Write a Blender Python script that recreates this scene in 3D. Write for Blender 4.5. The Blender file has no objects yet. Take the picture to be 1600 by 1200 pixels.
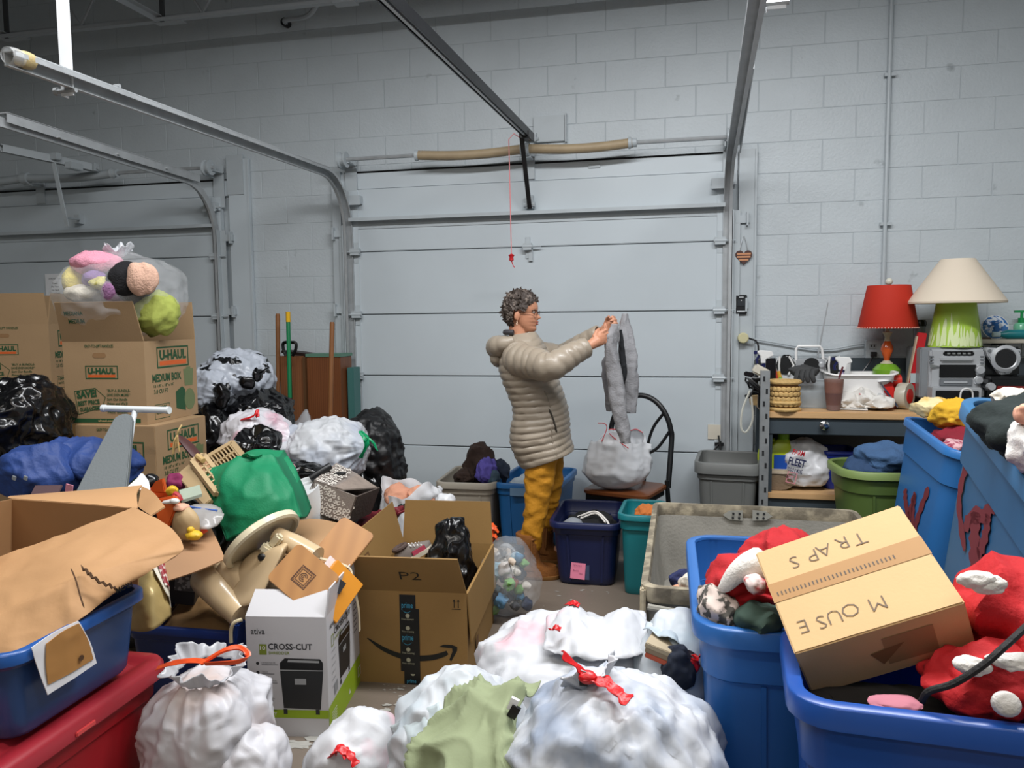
import bpy, bmesh, math, random
import numpy as np
from mathutils import Vector, Matrix
S = bpy.context.scene
COL = S.collection
R = math.radians
random.seed(7)
CAM = np.array([0.0, 0.0, 1.463])
FPX = 1200.0
_p, _r, _y = R(4.765), R(0.574), R(12.44)
_F = np.array([-math.sin(_y) * math.cos(_p), math.cos(_y) * math.cos(_p), -math.sin(_p)])
_rt = np.array([math.cos(_y), math.sin(_y), 0.0])
_dn = np.cross(_F, _rt)
_RT = math.cos(_r) * _rt + math.sin(_r) * _dn
_DN = -math.sin(_r) * _rt + math.cos(_r) * _dn
cd = bpy.data.cameras.new('camera')
cd.sensor_width = 36.0
cd.lens = 36.0 * FPX / 1600.0
cd.clip_start = 0.02
cam = bpy.data.objects.new('camera', cd)
COL.objects.link(cam)
cam.matrix_world = Matrix(((_RT[0], -_DN[0], -_F[0], CAM[0]), (_RT[1], -_DN[1], -_F[1], CAM[1]),
                           (_RT[2], -_DN[2], -_F[2], CAM[2]), (0, 0, 0, 1)))
S.camera = cam
w = bpy.data.worlds.new('world')
w.use_nodes = True
w.node_tree.nodes['Background'].inputs[0].default_value = (0.75, 0.85, 1.0, 1)
w.node_tree.nodes['Background'].inputs[1].default_value = 0.25
S.world = w
S.view_settings.view_transform = 'Standard'
S.view_settings.look = 'None'
S.view_settings.gamma = 1.0
S.view_settings.use_curve_mapping = False
S.view_settings.exposure = 0.0
def lamp(name, loc, sx, sy, power, col=(1.0, 0.97, 0.92), rot=(0, 0, 0)):
    d = bpy.data.lights.new(name, 'AREA')
    d.shape = 'RECTANGLE'
    d.size, d.size_y = sx, sy
    d.energy = power
    d.color = col
    o = bpy.data.objects.new(name, d)
    o.location = loc
    o.rotation_euler = rot
    COL.objects.link(o)
    return o
lamp('shop_light', (0.5, 2.6, 3.75), 2.4, 0.30, 150, (0.97, 0.98, 1.0))
lamp('shop_light', (-1.9, 2.4, 3.75), 2.4, 0.30, 78, (0.97, 0.98, 1.0))
lamp('shop_light', (0.6, 0.4, 3.75), 2.4, 0.30, 31, (1.0, 0.97, 0.93))
lamp('shop_light', (-1.8, -0.2, 3.75), 2.4, 0.30, 48, (1.0, 0.93, 0.84))
lamp('shop_light', (0.5, -2.4, 3.75), 2.4, 0.30, 40, (1.0, 0.96, 0.9))
def ray(px, py):
    return _F + _RT * (px - 800.0) / FPX + _DN * (py - 600.0) / FPX
def P(px, py, Y):
    d = ray(px, py)
    return CAM + d * (Y / d[1])
def G(px, py, z=0.0):
    d = ray(px, py)
    return CAM + d * ((z - CAM[2]) / d[2])
def PX(px, py, X):
    d = ray(px, py)
    return CAM + d * (X / d[0])
def mpp(px, py, Y):
    return Y / ray(px, py)[1] / FPX
def nrm(v):
    v = np.asarray(v, float)
    return v / (np.linalg.norm(v) + 1e-12)
def rotz(a):
    c, s = math.cos(a), math.sin(a)
    return np.array([[c, -s, 0], [s, c, 0], [0, 0, 1.0]])
def roty(a):
    c, s = math.cos(a), math.sin(a)
    return np.array([[c, 0, s], [0, 1.0, 0], [-s, 0, c]])
def rotx(a):
    c, s = math.cos(a), math.sin(a)
    return np.array([[1.0, 0, 0], [0, c, -s], [0, s, c]])
VIEW = nrm([-math.sin(_y), math.cos(_y), 0])      # level view direction
SIDE = np.array([math.cos(_y), math.sin(_y), 0])  # level picture-right
def _h(i, j, k, s):
    n = (i * 374761393 + j * 668265263 + k * 1274126177 + s * 974711) & 0xFFFFFFFF
    n = ((n ^ (n >> 13)) * 1274126177) & 0xFFFFFFFF
    n = ((n ^ (n >> 16)) * 2246822519) & 0xFFFFFFFF
    return ((n ^ (n >> 15)) & 0xFFFFFF) / 8388608.0 - 1.0
def vn(p, seed=0):
    p = np.asarray(p, float)
    f = np.floor(p)
    i = f.astype(np.int64)
    t = p - f
    t = t * t * t * (t * (t * 6 - 15) + 10)
    x, y, z = i[..., 0], i[..., 1], i[..., 2]
    o = 0
    for a in (0, 1):
        wa = t[..., 0] if a else 1 - t[..., 0]
        for b in (0, 1):
            wb = t[..., 1] if b else 1 - t[..., 1]
            for c in (0, 1):
                wc = t[..., 2] if c else 1 - t[..., 2]
                o = o + wa * wb * wc * _h(x + a, y + b, z + c, seed)
    return o
def fbm(p, seed=0, oc=3):
    o, a, f = 0, 1.0, 1.0
    for k in range(oc):
        o = o + a * vn(p * f, seed + k * 17)
        a *= 0.5
        f *= 2.03
    return o
def crease(p, seed=0):
    q = p + 0.45 * np.stack([vn(p * 0.8, seed + 5), vn(p * 0.8 + 9, seed + 6), vn(p * 0.8 + 21, seed + 7)], -1)
    return 1.0 - 2.2 * np.abs(vn(q, seed)) - 0.6 * np.abs(vn(q * 2.1, seed + 3))
def lin(h):
    if not isinstance(h, str):
        return tuple(h)
    h = h.lstrip('#')
    o = []
    for k in (0, 2, 4):
        c = int(h[k:k + 2], 16) / 255.0
        o.append(c / 12.92 if c <= 0.04045 else ((c + 0.055) / 1.055) ** 2.4)
    return tuple(o)
MATS = {}
def mat(name, col='#808080', rough=0.55, metal=0.0, bump=0.0, bs=40.0, var=0.0, vs=6.0, alpha=1.0, transl=0.0,
        coat=0.0, emit=0.0, spec=0.5, col2=None, c2s=4.0, c2lo=0.45, c2hi=0.6, ridged=False, stretch=None, wave=None, detail=4.0, world=False):
    if name in MATS:
        return MATS[name]
    m = bpy.data.materials.new(name)
    m.use_nodes = True
    nt = m.node_tree
    N, L = nt.nodes, nt.links
    b = N['Principled BSDF']
    c = lin(col)
    b.inputs['Base Color'].default_value = (*c, 1)
    b.inputs['Roughness'].default_value = rough
    b.inputs['Metallic'].default_value = metal
    b.inputs['Specular IOR Level'].default_value = spec
    b.inputs['Coat Weight'].default_value = coat
    if emit:
        b.inputs['Emission Color'].default_value = (*c, 1)
        b.inputs['Emission Strength'].default_value = emit
    tc = N.new('ShaderNodeTexCoord')
    vec = tc.outputs['Object'] if not world else N.new('ShaderNodeNewGeometry').outputs['Position']
    if stretch:
        mp = N.new('ShaderNodeMapping')
        mp.inputs['Scale'].default_value = stretch
        L.new(vec, mp.inputs[0])
        vec = mp.outputs[0]
    def noise(scale, det=detail, rid=False):
        n = N.new('ShaderNodeTexNoise')
        n.inputs['Scale'].default_value = scale
        n.inputs['Detail'].default_value = det
        if rid:
            n.noise_type = 'RIDGED_MULTIFRACTAL'
            n.normalize = True
        L.new(vec, n.inputs['Vector'])
        return n
    colsock = None
    if col2:
        n = noise(c2s)
        r = N.new('ShaderNodeValToRGB')
        r.color_ramp.elements[0].position = c2lo
        r.color_ramp.elements[0].color = (*c, 1)
        r.color_ramp.elements[1].position = c2hi
        r.color_ramp.elements[1].color = (*lin(col2), 1)
        L.new(n.outputs[0], r.inputs[0])
        colsock = r.outputs[0]
    if wave:
        wv = N.new('ShaderNodeTexWave')
        wv.inputs['Scale'].default_value = wave[0]
        wv.inputs['Distortion'].default_value = wave[1]
        wv.inputs['Detail'].default_value = 2.0
        L.new(vec, wv.inputs['Vector'])
        r = N.new('ShaderNodeValToRGB')
        r.color_ramp.elements[0].color = (*c, 1)
        r.color_ramp.elements[1].color = (*lin(wave[2]), 1)
        L.new(wv.outputs[0], r.inputs[0])
        colsock = r.outputs[0]
    if var:
        n = noise(vs)
        mr = N.new('ShaderNodeMapRange')
        mr.inputs['From Min'].default_value = 0.25
        mr.inputs['From Max'].default_value = 0.75
        mr.inputs['To Min'].default_value = 1 - var
        mr.inputs['To Max'].default_value = 1 + var
        L.new(n.outputs[0], mr.inputs[0])
        mx = N.new('ShaderNodeMix')
        mx.data_type = 'RGBA'
        mx.blend_type = 'MULTIPLY'
        mx.inputs[0].default_value = 1.0
        mx.inputs[6].default_value = (*c, 1)
        if colsock:
            L.new(colsock, mx.inputs[6])
        L.new(mr.outputs[0], mx.inputs[7])
        colsock = mx.outputs[2]
    if colsock:
        L.new(colsock, b.inputs['Base Color'])
    if bump:
        n = noise(bs, 5.0, ridged)
        bp = N.new('ShaderNodeBump')
        bp.inputs['Strength'].default_value = min(1.0, bump)
        bp.inputs['Distance'].default_value = 0.01 if bump <= 1 else 0.01 * bump
        L.new(n.outputs[0], bp.inputs['Height'])
        L.new(bp.outputs[0], b.inputs['Normal'])
    last = b.outputs[0]
    if transl:
        t = N.new('ShaderNodeBsdfTranslucent')
        t.inputs[0].default_value = (*c, 1)
        if colsock:
            L.new(colsock, t.inputs[0])
        ms = N.new('ShaderNodeMixShader')
        ms.inputs[0].default_value = transl
        L.new(last, ms.inputs[1])
        L.new(t.outputs[0], ms.inputs[2])
        last = ms.outputs[0]
    if alpha < 1:
        t = N.new('ShaderNodeBsdfTransparent')
        ms = N.new('ShaderNodeMixShader')
        ms.inputs[0].default_value = alpha
        L.new(t.outputs[0], ms.inputs[1])
        L.new(last, ms.inputs[2])
        last = ms.outputs[0]
    L.new(last, N['Material Output'].inputs[0])
    MATS[name] = m
    return m
ROOT = {}
def tag(o, label=None, cat=None, group=None, kind=None):
    if label: o['label'] = label
    if cat: o['category'] = cat
    if group: o['group'] = group
    if kind: o['kind'] = kind
    return o
def thing(name, label, cat, loc, group=None):
    o = bpy.data.objects.new(name, None)
    o.empty_display_size = 0.05
    o.location = tuple(float(a) for a in loc)
    COL.objects.link(o)
    ROOT[o.name] = np.array(loc, float)
    return tag(o, label, cat, group)
def part_of(o):
    return ROOT[o.name]
class MB:
    def __init__(s):
        s.v, s.f, s.m, s.n = [], [], [], 0
    def add(s, v, f, m=0):
        v = np.asarray(v, float).reshape(-1, 3)
        s.v.append(v)
        s.f.extend([tuple(int(i) + s.n for i in q) for q in f])
        s.m.extend([m] * len(f))
        s.n += len(v)
        return s
    def hexa(s, p, m=0):
        """eight corners: 0-3 bottom loop, 4-7 top loop"""
        return s.add(p, [(3, 2, 1, 0), (4, 5, 6, 7), (0, 1, 5, 4), (1, 2, 6, 5), (2, 3, 7, 6), (3, 0, 4, 7)], m)
    def box(s, c, d, rot=None, m=0):
        x, y, z = d[0] / 2, d[1] / 2, d[2] / 2
        p = np.array([(-x, -y, -z), (x, -y, -z), (x, y, -z), (-x, y, -z), (-x, -y, z), (x, -y, z), (x, y, z), (-x, y, z)])
        if rot is not None:
            p = p @ np.asarray(rot).T
        return s.hexa(p + np.asarray(c, float), m)
    def bar(s, a, b, wd, th, up=(0, 0, 1), m=0):
        a, b = np.asarray(a, float), np.asarray(b, float)
        d = nrm(b - a)
        u = np.asarray(up, float)
        sd = nrm(np.cross(d, u))
        u = np.cross(sd, d)
        p = []
        for q in (a, b):
            p += [q - sd * wd / 2 - u * th / 2, q + sd * wd / 2 - u * th / 2, q + sd * wd / 2 + u * th / 2, q - sd * wd / 2 + u * th / 2]
        return s.hexa(p, m)
    def loft(s, rings, cap0=True, cap1=True, closed=True, m=0):
        rings = [np.asarray(r, float) for r in rings]
        k = len(rings[0])
        f = []
        for i in range(len(rings) - 1):
            for j in range(k if closed else k - 1):
                j2 = (j + 1) % k
                f.append((i * k + j, i * k + j2, (i + 1) * k + j2, (i + 1) * k + j))
        if cap0: f.append(tuple(range(k - 1, -1, -1)))
        if cap1: f.append(tuple((len(rings) - 1) * k + j for j in range(k)))
        return s.add(np.concatenate(rings), f, m)
    def tube(s, pts, r, n=8, caps=True, m=0, closed=False, flat=1.0):
        pts = [np.asarray(p, float) for p in pts]
        k = len(pts)
        rs = r if hasattr(r, '__len__') else [r] * k
        rings = []
        u = None
        for i in range(k):
            if closed:
                t = nrm(pts[(i + 1) % k] - pts[i - 1])
            else:
                t = nrm(pts[min(i + 1, k - 1)] - pts[max(i - 1, 0)])
            if u is None:
                u = np.array([0, 0, 1.0]) if abs(t[2]) < 0.9 else np.array([1.0, 0, 0])
            u = nrm(u - t * (u @ t))
            v = np.cross(t, u)
            a = np.linspace(0, 2 * math.pi, n, endpoint=False)
            rings.append(pts[i] + rs[i] * (np.cos(a)[:, None] * u * flat + np.sin(a)[:, None] * v))
        if closed:
            rings.append(rings[0])
        return s.loft(rings, caps and not closed, caps and not closed, True, m)
    def lathe(s, prof, c=(0, 0, 0), ax=(0, 0, 1), n=24, m=0, cap0=True, cap1=True):
        ax = nrm(ax)
        u = nrm(np.cross(ax, (0, 1, 0.01))) if abs(ax[1]) < 0.9 else nrm(np.cross(ax, (1, 0, 0)))
        v = np.cross(ax, u)
        a = np.linspace(0, 2 * math.pi, n, endpoint=False)
        dirs = np.cos(a)[:, None] * u + np.sin(a)[:, None] * v
        return s.loft([np.asarray(c, float) + ax * z + dirs * max(r, 1e-4) for r, z in prof], cap0, cap1, True, m)
    def prism(s, out, o, ux, uy, depth, m=0):
        o, ux, uy = np.asarray(o, float), np.asarray(ux, float), np.asarray(uy, float)
        nz = nrm(np.cross(ux, uy))
        a = np.array([o + ux * x + uy * y for x, y in out])
        k = len(out)
        f = [tuple(range(k - 1, -1, -1)), tuple(range(k, 2 * k))] + [(j, (j + 1) % k, k + (j + 1) % k, k + j) for j in range(k)]
        return s.add(np.concatenate([a, a + nz * depth]), f, m)
    def grid(s, g, m=0, cu=False):
        g = np.asarray(g, float)
        a, b = g.shape[:2]
        f = [(i * b + j, i * b + j + 1, ((i + 1) % a) * b + j + 1, ((i + 1) % a) * b + j) for i in range(a if cu else a - 1) for j in range(b - 1)]
        return s.add(g.reshape(-1, 3), f, m)
    def sheet(s, g, th=0.004, m=0):
        """a grid of points given a real thickness"""
        g = np.asarray(g, float)
        a, b = g.shape[:2]
        n = np.cross(np.gradient(g, axis=0), np.gradient(g, axis=1))
        n /= (np.linalg.norm(n, axis=-1, keepdims=True) + 1e-12)
        k = a * b
        v = np.concatenate([(g + n * th / 2).reshape(-1, 3), (g - n * th / 2).reshape(-1, 3)])
        q = [(i * b + j, (i + 1) * b + j, (i + 1) * b + j + 1, i * b + j + 1) for i in range(a - 1) for j in range(b - 1)]
        f = q + [tuple(k + i for i in reversed(x)) for x in q]
        edge = [i for i in range(b)] + [i * b + b - 1 for i in range(1, a)] + [(a - 1) * b + j for j in range(b - 2, -1, -1)] + [i * b for i in range(a - 2, 0, -1)]
        for i in range(len(edge)):
            x, y = edge[i], edge[(i + 1) % len(edge)]
            f.append((x, y, k + y, k + x))
        return s.add(v, f, m)
    def sphere(s, c, r, n=12, m=0, rot=None):
        r = np.asarray(r if hasattr(r, '__len__') else (r, r, r), float)
        rings = []
        for i in range(n // 2 + 1):
            t = math.pi * i / (n // 2)
            a = np.linspace(0, 2 * math.pi, n, endpoint=False)
            q = np.stack([max(math.sin(t), 1e-4) * np.cos(a), max(math.sin(t), 1e-4) * np.sin(a), np.full(n, -math.cos(t))], -1) * r
            if rot is not None:
                q = q @ np.asarray(rot).T
            rings.append(q + np.asarray(c, float))
        return s.loft(rings, True, True, True, m)
def mk(name, mb, material, parent=None, label=None, cat=None, group=None, kind=None, smooth=True, bevel=0.0, angle=40, base=None, fixn=False):
    v = np.concatenate(mb.v)
    if kind is None and parent is not None and name.endswith(('print', 'lettering', 'icons', 'writing', 'label_strip', '_mark')):
        kind = 'stuff'
    if parent is not None:
        base = ROOT[parent.name]
    elif base is None:
        base = np.array([(v[:, 0].min() + v[:, 0].max()) / 2, (v[:, 1].min() + v[:, 1].max()) / 2, v[:, 2].min()])
    me = bpy.data.meshes.new(name)
    me.from_pydata((v - base).tolist(), [], mb.f)
    mats = material if isinstance(material, (list, tuple)) else [material]
    for m in mats:
        me.materials.append(m)
    if len(mats) > 1:
        me.polygons.foreach_set('material_index', mb.m)
    if bevel or fixn:
        bm = bmesh.new()
        bm.from_mesh(me)
        bmesh.ops.remove_doubles(bm, verts=bm.verts, dist=1e-5)
        bmesh.ops.recalc_face_normals(bm, faces=bm.faces)
        if bevel:
            es = [e for e in bm.edges if len(e.link_faces) == 2 and e.calc_face_angle(0) > 0.6]
            bmesh.ops.bevel(bm, geom=es, offset=bevel, segments=2, affect='EDGES', clamp_overlap=True)
        bm.to_mesh(me)
        bm.free()
    if smooth:
        me.polygons.foreach_set('use_smooth', [True] * len(me.polygons))
        me.set_sharp_from_angle(angle=R(angle))
    me.update()
    o = bpy.data.objects.new(name, me)
    COL.objects.link(o)
    if parent is not None:
        o.parent = parent
        ROOT[o.name] = base
    else:
        o.location = tuple(base)
        ROOT[o.name] = np.array(base)
    return tag(o, label, cat, group, kind)
def copy_tree(o, loc, label=None, rz=None):
    c = o.copy()
    COL.objects.link(c)
    c.location = tuple(loc)
    if rz is not None: c.rotation_euler = (0, 0, rz)
    if label: c['label'] = label
    for ch in list(o.children):
        d = ch.copy()
        COL.objects.link(d)
        d.parent = c
        for g in list(ch.children):
            e = g.copy()
            COL.objects.link(e)
            e.parent = d
    return c
_TXT = {}
def text_mesh(s, bold=0.0, shear=0.0):
    k = (s, bold, shear)
    if k in _TXT:
        return _TXT[k]
    c = bpy.data.curves.new('lettering', 'FONT')
    c.body = s
    c.size = 1.0
    c.offset = bold
    c.shear = shear
    c.resolution_u = 2
    o = bpy.data.objects.new('lettering', c)
    COL.objects.link(o)
    dg = bpy.context.evaluated_depsgraph_get()
    me = bpy.data.meshes.new_from_object(o.evaluated_get(dg))
    v = np.array([x.co[:] for x in me.vertices]).reshape(-1, 3)
    f = [tuple(q.vertices) for q in me.polygons]
    bpy.data.objects.remove(o)
    bpy.data.curves.remove(c)
    bpy.data.meshes.remove(me)
    _TXT[k] = (v, f)
    return v, f
def letter(mb, s, o, ux, uy, h, width=None, bold=0.0, shear=0.0, lift=0.0015, m=0, align='l'):
    v, f = text_mesh(s, bold, shear)
    if len(v) == 0: return mb
    ux, uy = nrm(ux), nrm(uy)
    nz = np.cross(ux, uy)
    x0, x1 = v[:, 0].min(), v[:, 0].max()
    sc = h / 0.69
    sx = sc if width is None else width / (x1 - x0)
    off = 0.0 if align == 'l' else -(x1 - x0) * sx / 2
    q = np.asarray(o, float) + np.outer((v[:, 0] - x0) * sx + off, ux) + np.outer(v[:, 1] * sc, uy) + nz * lift
    return mb.add(q, f, m)
def patch(mb, o, ux, uy, pts, lift=0.001, m=0):
    ux, uy = nrm(ux), nrm(uy)
    nz = np.cross(ux, uy)
    q = [np.asarray(o, float) + ux * x + uy * y + nz * lift for x, y in pts]
    return mb.add(q, [tuple(range(len(q)))], m)
def rect(mb, o, ux, uy, x0, y0, x1, y1, lift=0.001, m=0):
    return patch(mb, o, ux, uy, [(x0, y0), (x1, y0), (x1, y1), (x0, y1)], lift, m)
def frame_rect(mb, o, ux, uy, x0, y0, x1, y1, t, lift=0.001, m=0):
    rect(mb, o, ux, uy, x0, y0, x1, y0 + t, lift, m)
    rect(mb, o, ux, uy, x0, y1 - t, x1, y1, lift, m)
    rect(mb, o, ux, uy, x0, y0 + t, x0 + t, y1 - t, lift, m)
    rect(mb, o, ux, uy, x1 - t, y0 + t, x1, y1 - t, lift, m)
_ICO = {}
def ico(n):
    if n not in _ICO:
        bm = bmesh.new()
        bmesh.ops.create_icosphere(bm, subdivisions=n, radius=1.0)
        _ICO[n] = (np.array([v.co[:] for v in bm.verts]), [tuple(v.index for v in f.verts) for f in bm.faces])
        bm.free()
    return _ICO[n]
def blob_pts(c, ax, e=2.0, seed=1, lump=0.12, lf=1.6, folds=0.02, ff=7.0, fine=0.006, nf=20.0, sub=5, floor=None,
             pinch=None, squash=None, aniso=None, cloth=False):
    d, f = ico(sub)
    c = np.asarray(c, float)
    ax = np.asarray(ax, float)
    if ax.ndim == 1: ax = np.diag(ax)
    rr = (np.abs(d) ** e).sum(1) ** (-1.0 / e)
    r = d * rr[:, None]
    r = r * (1 + lump * fbm(d * lf + seed * 3.1, seed, 2))[:, None]
    q = r @ ax
    size = np.linalg.norm(ax, axis=1).mean()
    n = nrm_rows(d @ np.linalg.inv(ax).T)
    w = q + c
    wq = w if aniso is None else w * np.asarray(aniso)
    if cloth:
        q = q + n * (folds * drape(wq * ff, seed + 31) + fine * drape(wq * nf, seed + 57))[:, None]
    else:
        q = q + n * (folds * crease(wq * ff, seed + 31) + fine * crease(wq * nf, seed + 57))[:, None]
    if pinch is not None:
        pd, st, kk = nrm(pinch[0]), pinch[1], pinch[2]
        t = (d @ nrm(pd @ np.linalg.inv(ax))) if False else nrm_rows(q) @ pd
        u = nrm(np.cross(pd, (0.3, 0.9, 0.1)))
        v = np.cross(pd, u)
        ph = np.arctan2(nrm_rows(q) @ v, nrm_rows(q) @ u)
        g = np.clip((t - 0.1) / 0.9, 0, 1)
        pl = np.sin(kk * ph + 3 * vn(np.stack([ph * 2, ph * 0, ph * 0 + seed], -1), seed)) + 0.5 * np.sin(kk * 2.3 * ph + 1.3)
        q = q + n * (size * 0.020 * pl * (0.6 + 0.8 * vn(q * 7, seed + 2)) * g * (1 - np.clip((t - 0.93) / 0.07, 0, 1)))[:, None]
        q = q + pd * (size * st * np.clip((t - 0.72) / 0.28, 0, 1) ** 2.2)[:, None]
    q = q + c
    if floor is not None:
        lo = q[:, 2] < floor + 0.03
        q[:, 2] = np.where(lo, floor + 0.03 * np.exp(np.minimum((q[:, 2] - floor - 0.03) / 0.06, 0)) * np.clip(1, 0, 1), q[:, 2])
        q[:, 2] = np.maximum(q[:, 2], floor)
    return q, f
def drape(p, seed=0):
    rs = np.random.RandomState(seed + 77)
    o, tot = 0, 0
    for k in range(3):
        d = nrm(rs.randn(3) * (1, 1, 0.5))
        m = np.clip(0.5 + 0.9 * vn(p * 0.35 + 13.7 * k, seed + k), 0.02, 1)
        ph = math.pi * (p @ d) + 2.6 * vn(p * 0.55 + 5.1 * k, seed + 40 + k)
        o = o + m * (1.0 - 1.6 * np.abs(np.sin(ph)) ** 0.75)
        tot = tot + m
    return o / tot
def nrm_rows(a):
    return a / (np.linalg.norm(a, axis=1, keepdims=True) + 1e-12)
def blob(mb, *a, m=0, **k):
    q, f = blob_pts(*a, **k)
    return mb.add(q, f, m)
def ruffle(mb, c, n, r0, r1, h, seed=1, folds=9, m=0, back=0.3):
    n = nrm(n)
    u = nrm(np.cross(n, (0.2, 0.9, 0.3)))
    v = np.cross(n, u)
    k = 144
    a = np.linspace(0, 2 * math.pi, k, endpoint=False)
    g = []
    for i in range(9):
        t = i / 8.0
        wob = 1 + (0.06 + 0.13 * t) * (np.sin(folds * a + seed) * 0.4 + 0.35 * np.sin(folds * 1.7 * a + 2 * seed) + 0.35 * np.sin(folds * 2.9 * a + seed))
        rad = (r0 + (r1 - r0) * t ** 0.8) * wob
        hh = h * (t - back * t * t) * (1 + 0.35 * t * np.sin(3 * a + seed) + 0.2 * t * np.sin(7 * a + 2 * seed))
        g.append(np.asarray(c, float) + np.outer(rad * np.cos(a), u) + np.outer(rad * np.sin(a), v) + np.outer(hh, n))
    g = np.array(g)
    g = np.concatenate([g, g[:, :1]], 1)
    return mb.sheet(g, 0.0015, m)
def spline(pts, n):
    p = np.asarray(pts, float)
    p = np.concatenate([[2 * p[0] - p[1]], p, [2 * p[-1] - p[-2]]])
    k = len(p) - 3
    o = []
    for x in np.linspace(0, k, n):
        i = min(int(x), k - 1)
        t = x - i
        a, b, c, d = p[i:i + 4]
        o.append(0.5 * ((2 * b) + (c - a) * t + (2 * a - 5 * b + 4 * c - d) * t * t + (3 * b - a - 3 * c + d) * t ** 3))
    return np.array(o)
def patch_grid(rows, nu=20, nv=20):
    rr = [spline(r, nv) for r in rows]
    g = np.stack([spline([r[j] for r in rr], nu) for j in range(nv)], 1)
    return g
def wrinkle(g, seed, a1=0.01, f1=7, a2=0.003, f2=22):
    n = np.cross(np.gradient(g, axis=0), np.gradient(g, axis=1))
    n /= (np.linalg.norm(n, axis=-1, keepdims=True) + 1e-12)
    return g + n * (a1 * crease(g * f1, seed) + a2 * crease(g * f2, seed + 9))[..., None]
def rrect(w, d, r, n=5):
    o = []
    for cx, cy, a0 in ((1, 1, 0), (-1, 1, 90), (-1, -1, 180), (1, -1, 270)):
        for k in range(n + 1):
            a = R(a0 + 90.0 * k / n)
            o.append((cx * (w / 2 - r) + r * math.cos(a), cy * (d / 2 - r) + r * math.sin(a)))
    return np.array(o)
def tote(name, label, c, yaw, w, d, h, m, tap=0.12, r=0.05, rim=0.018, lip=0.035, tilt=None, ribs=True, rim_m=None, z0=0.0, wall=0.004, foot=True, handles=False):
    Rm = rotz(yaw) if tilt is None else tilt @ rotz(yaw)
    c = np.array([c[0], c[1], z0])
    def ring(k, z, out=0.0, rad=None):
        q = rrect(w * k + 2 * out, d * k + 2 * out, (rad or r) + out)
        return np.column_stack([q, np.full(len(q), z)]) @ Rm.T + c
    root = thing(name, label, 'tub', c)
    kz = lambda z: 1 - tap * (1 - z / h)
    b = MB()
    st = h * 0.80
    rings = [ring(kz(0) * 0.96, 0.0), ring(kz(0), 0.012)]
    rings += [ring(kz(z), z) for z in np.linspace(0.05, st, 5)]
    rings += [ring(kz(st), st + 0.006, 0.010), ring(kz(h), h - 0.004, 0.010)]
    rings += [ring(kz(h), h - 0.004, -0.002), ring(kz(st), st, 0.010 - wall - 0.004), ring(kz(st), st - 0.006, -wall)]
    rings += [ring(kz(z), z, -wall) for z in np.linspace(st * 0.9, 0.03, 4)]
    b.loft(rings, True, True)
    mk('body', b, m, root, angle=50)
    b = MB()
    o = 0.010
    b.loft([ring(1, h - lip, o - 0.002), ring(1, h - lip, o + rim), ring(1, h - 0.004, o + rim), ring(1, h, o + rim - 0.004), ring(1, h, 0.0), ring(1, h - 0.008, -0.003), ring(1, h - 0.008, o - 0.002)], False, False)
    mk('rim', b, rim_m or m, root, angle=50)
    if ribs:
        for sx in (-0.28, 0.28):
            for sy in (-1, 1):
                b = MB()
                pts = []
                for z in (0.02, st - 0.004):
                    for dx, dy in ((-0.006, -0.006), (0.006, -0.006), (0.006, 0.006), (-0.006, 0.006)):
                        pts.append(np.array([sx * w * kz(z) + dx, sy * (d / 2 * kz(z)) + dy, z]) @ Rm.T + c)
                b.hexa(pts)
                mk('rib', b, m, root, smooth=False)
    return root, Rm, c
def carton(name, label, c, yaw, w, d, h, m, z0=0.0, th=0.005, flaps=None, Rm=None, top=False, cat='box', m_in=None, fl=None):
    Rm = rotz(yaw) if Rm is None else Rm
    c = np.array([c[0], c[1], z0 if len(c) < 3 else c[2]])
    T = lambda p: np.asarray(p, float) @ Rm.T + c
    root = thing(name, label, cat, c)
    x, y = w / 2, d / 2
    if top:
        b = MB()
        b.hexa(T([(-x, -y, 0), (x, -y, 0), (x, y, 0), (-x, y, 0), (-x, -y, h), (x, -y, h), (x, y, h), (-x, y, h)]))
        mk('body', b, m, root, bevel=0.003)
        return root, Rm, c, T
    b = MB()
    def ring(i, z):
        return T([(-x + i, -y + i, z), (x - i, -y + i, z), (x - i, y - i, z), (-x + i, y - i, z)])
    b.loft([ring(0, 0), ring(0, h), ring(th, h), ring(th, th)], True, True)
    mk('body', b, m, root, smooth=False)
    flaps = flaps or {}
    for s, ang in flaps.items():
        L = (fl or (min(w, d) / 2))
        a = R(ang)
        up, out = math.cos(a) * L, math.sin(a) * L
        ins = 0.012
        if s in 'fb':
            sg = -1 if s == 'f' else 1
            e0, e1 = np.array([-x, sg * y, h]), np.array([x, sg * y, h])
            o = np.array([0, sg * out, up])
            e2, e3 = e1 + o - (ins, 0, 0), e0 + o + (ins, 0, 0)
            nn = np.array([0, -sg * math.cos(a), math.sin(a)]) * th
        else:
            sg = -1 if s == 'l' else 1
            e0, e1 = np.array([sg * x, -y, h]), np.array([sg * x, y, h])
            o = np.array([sg * out, 0, up])
            e2, e3 = e1 + o - (0, ins, 0), e0 + o + (0, ins, 0)
            nn = np.array([-sg * math.cos(a), 0, math.sin(a)]) * th
        b = MB()
        b.hexa(T([e0, e1, e1 + nn, e0 + nn, e3, e2, e2 + nn, e3 + nn]))
        mk('flap', b, m, root, smooth=False, fixn=True)
    return root, Rm, c, T
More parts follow.
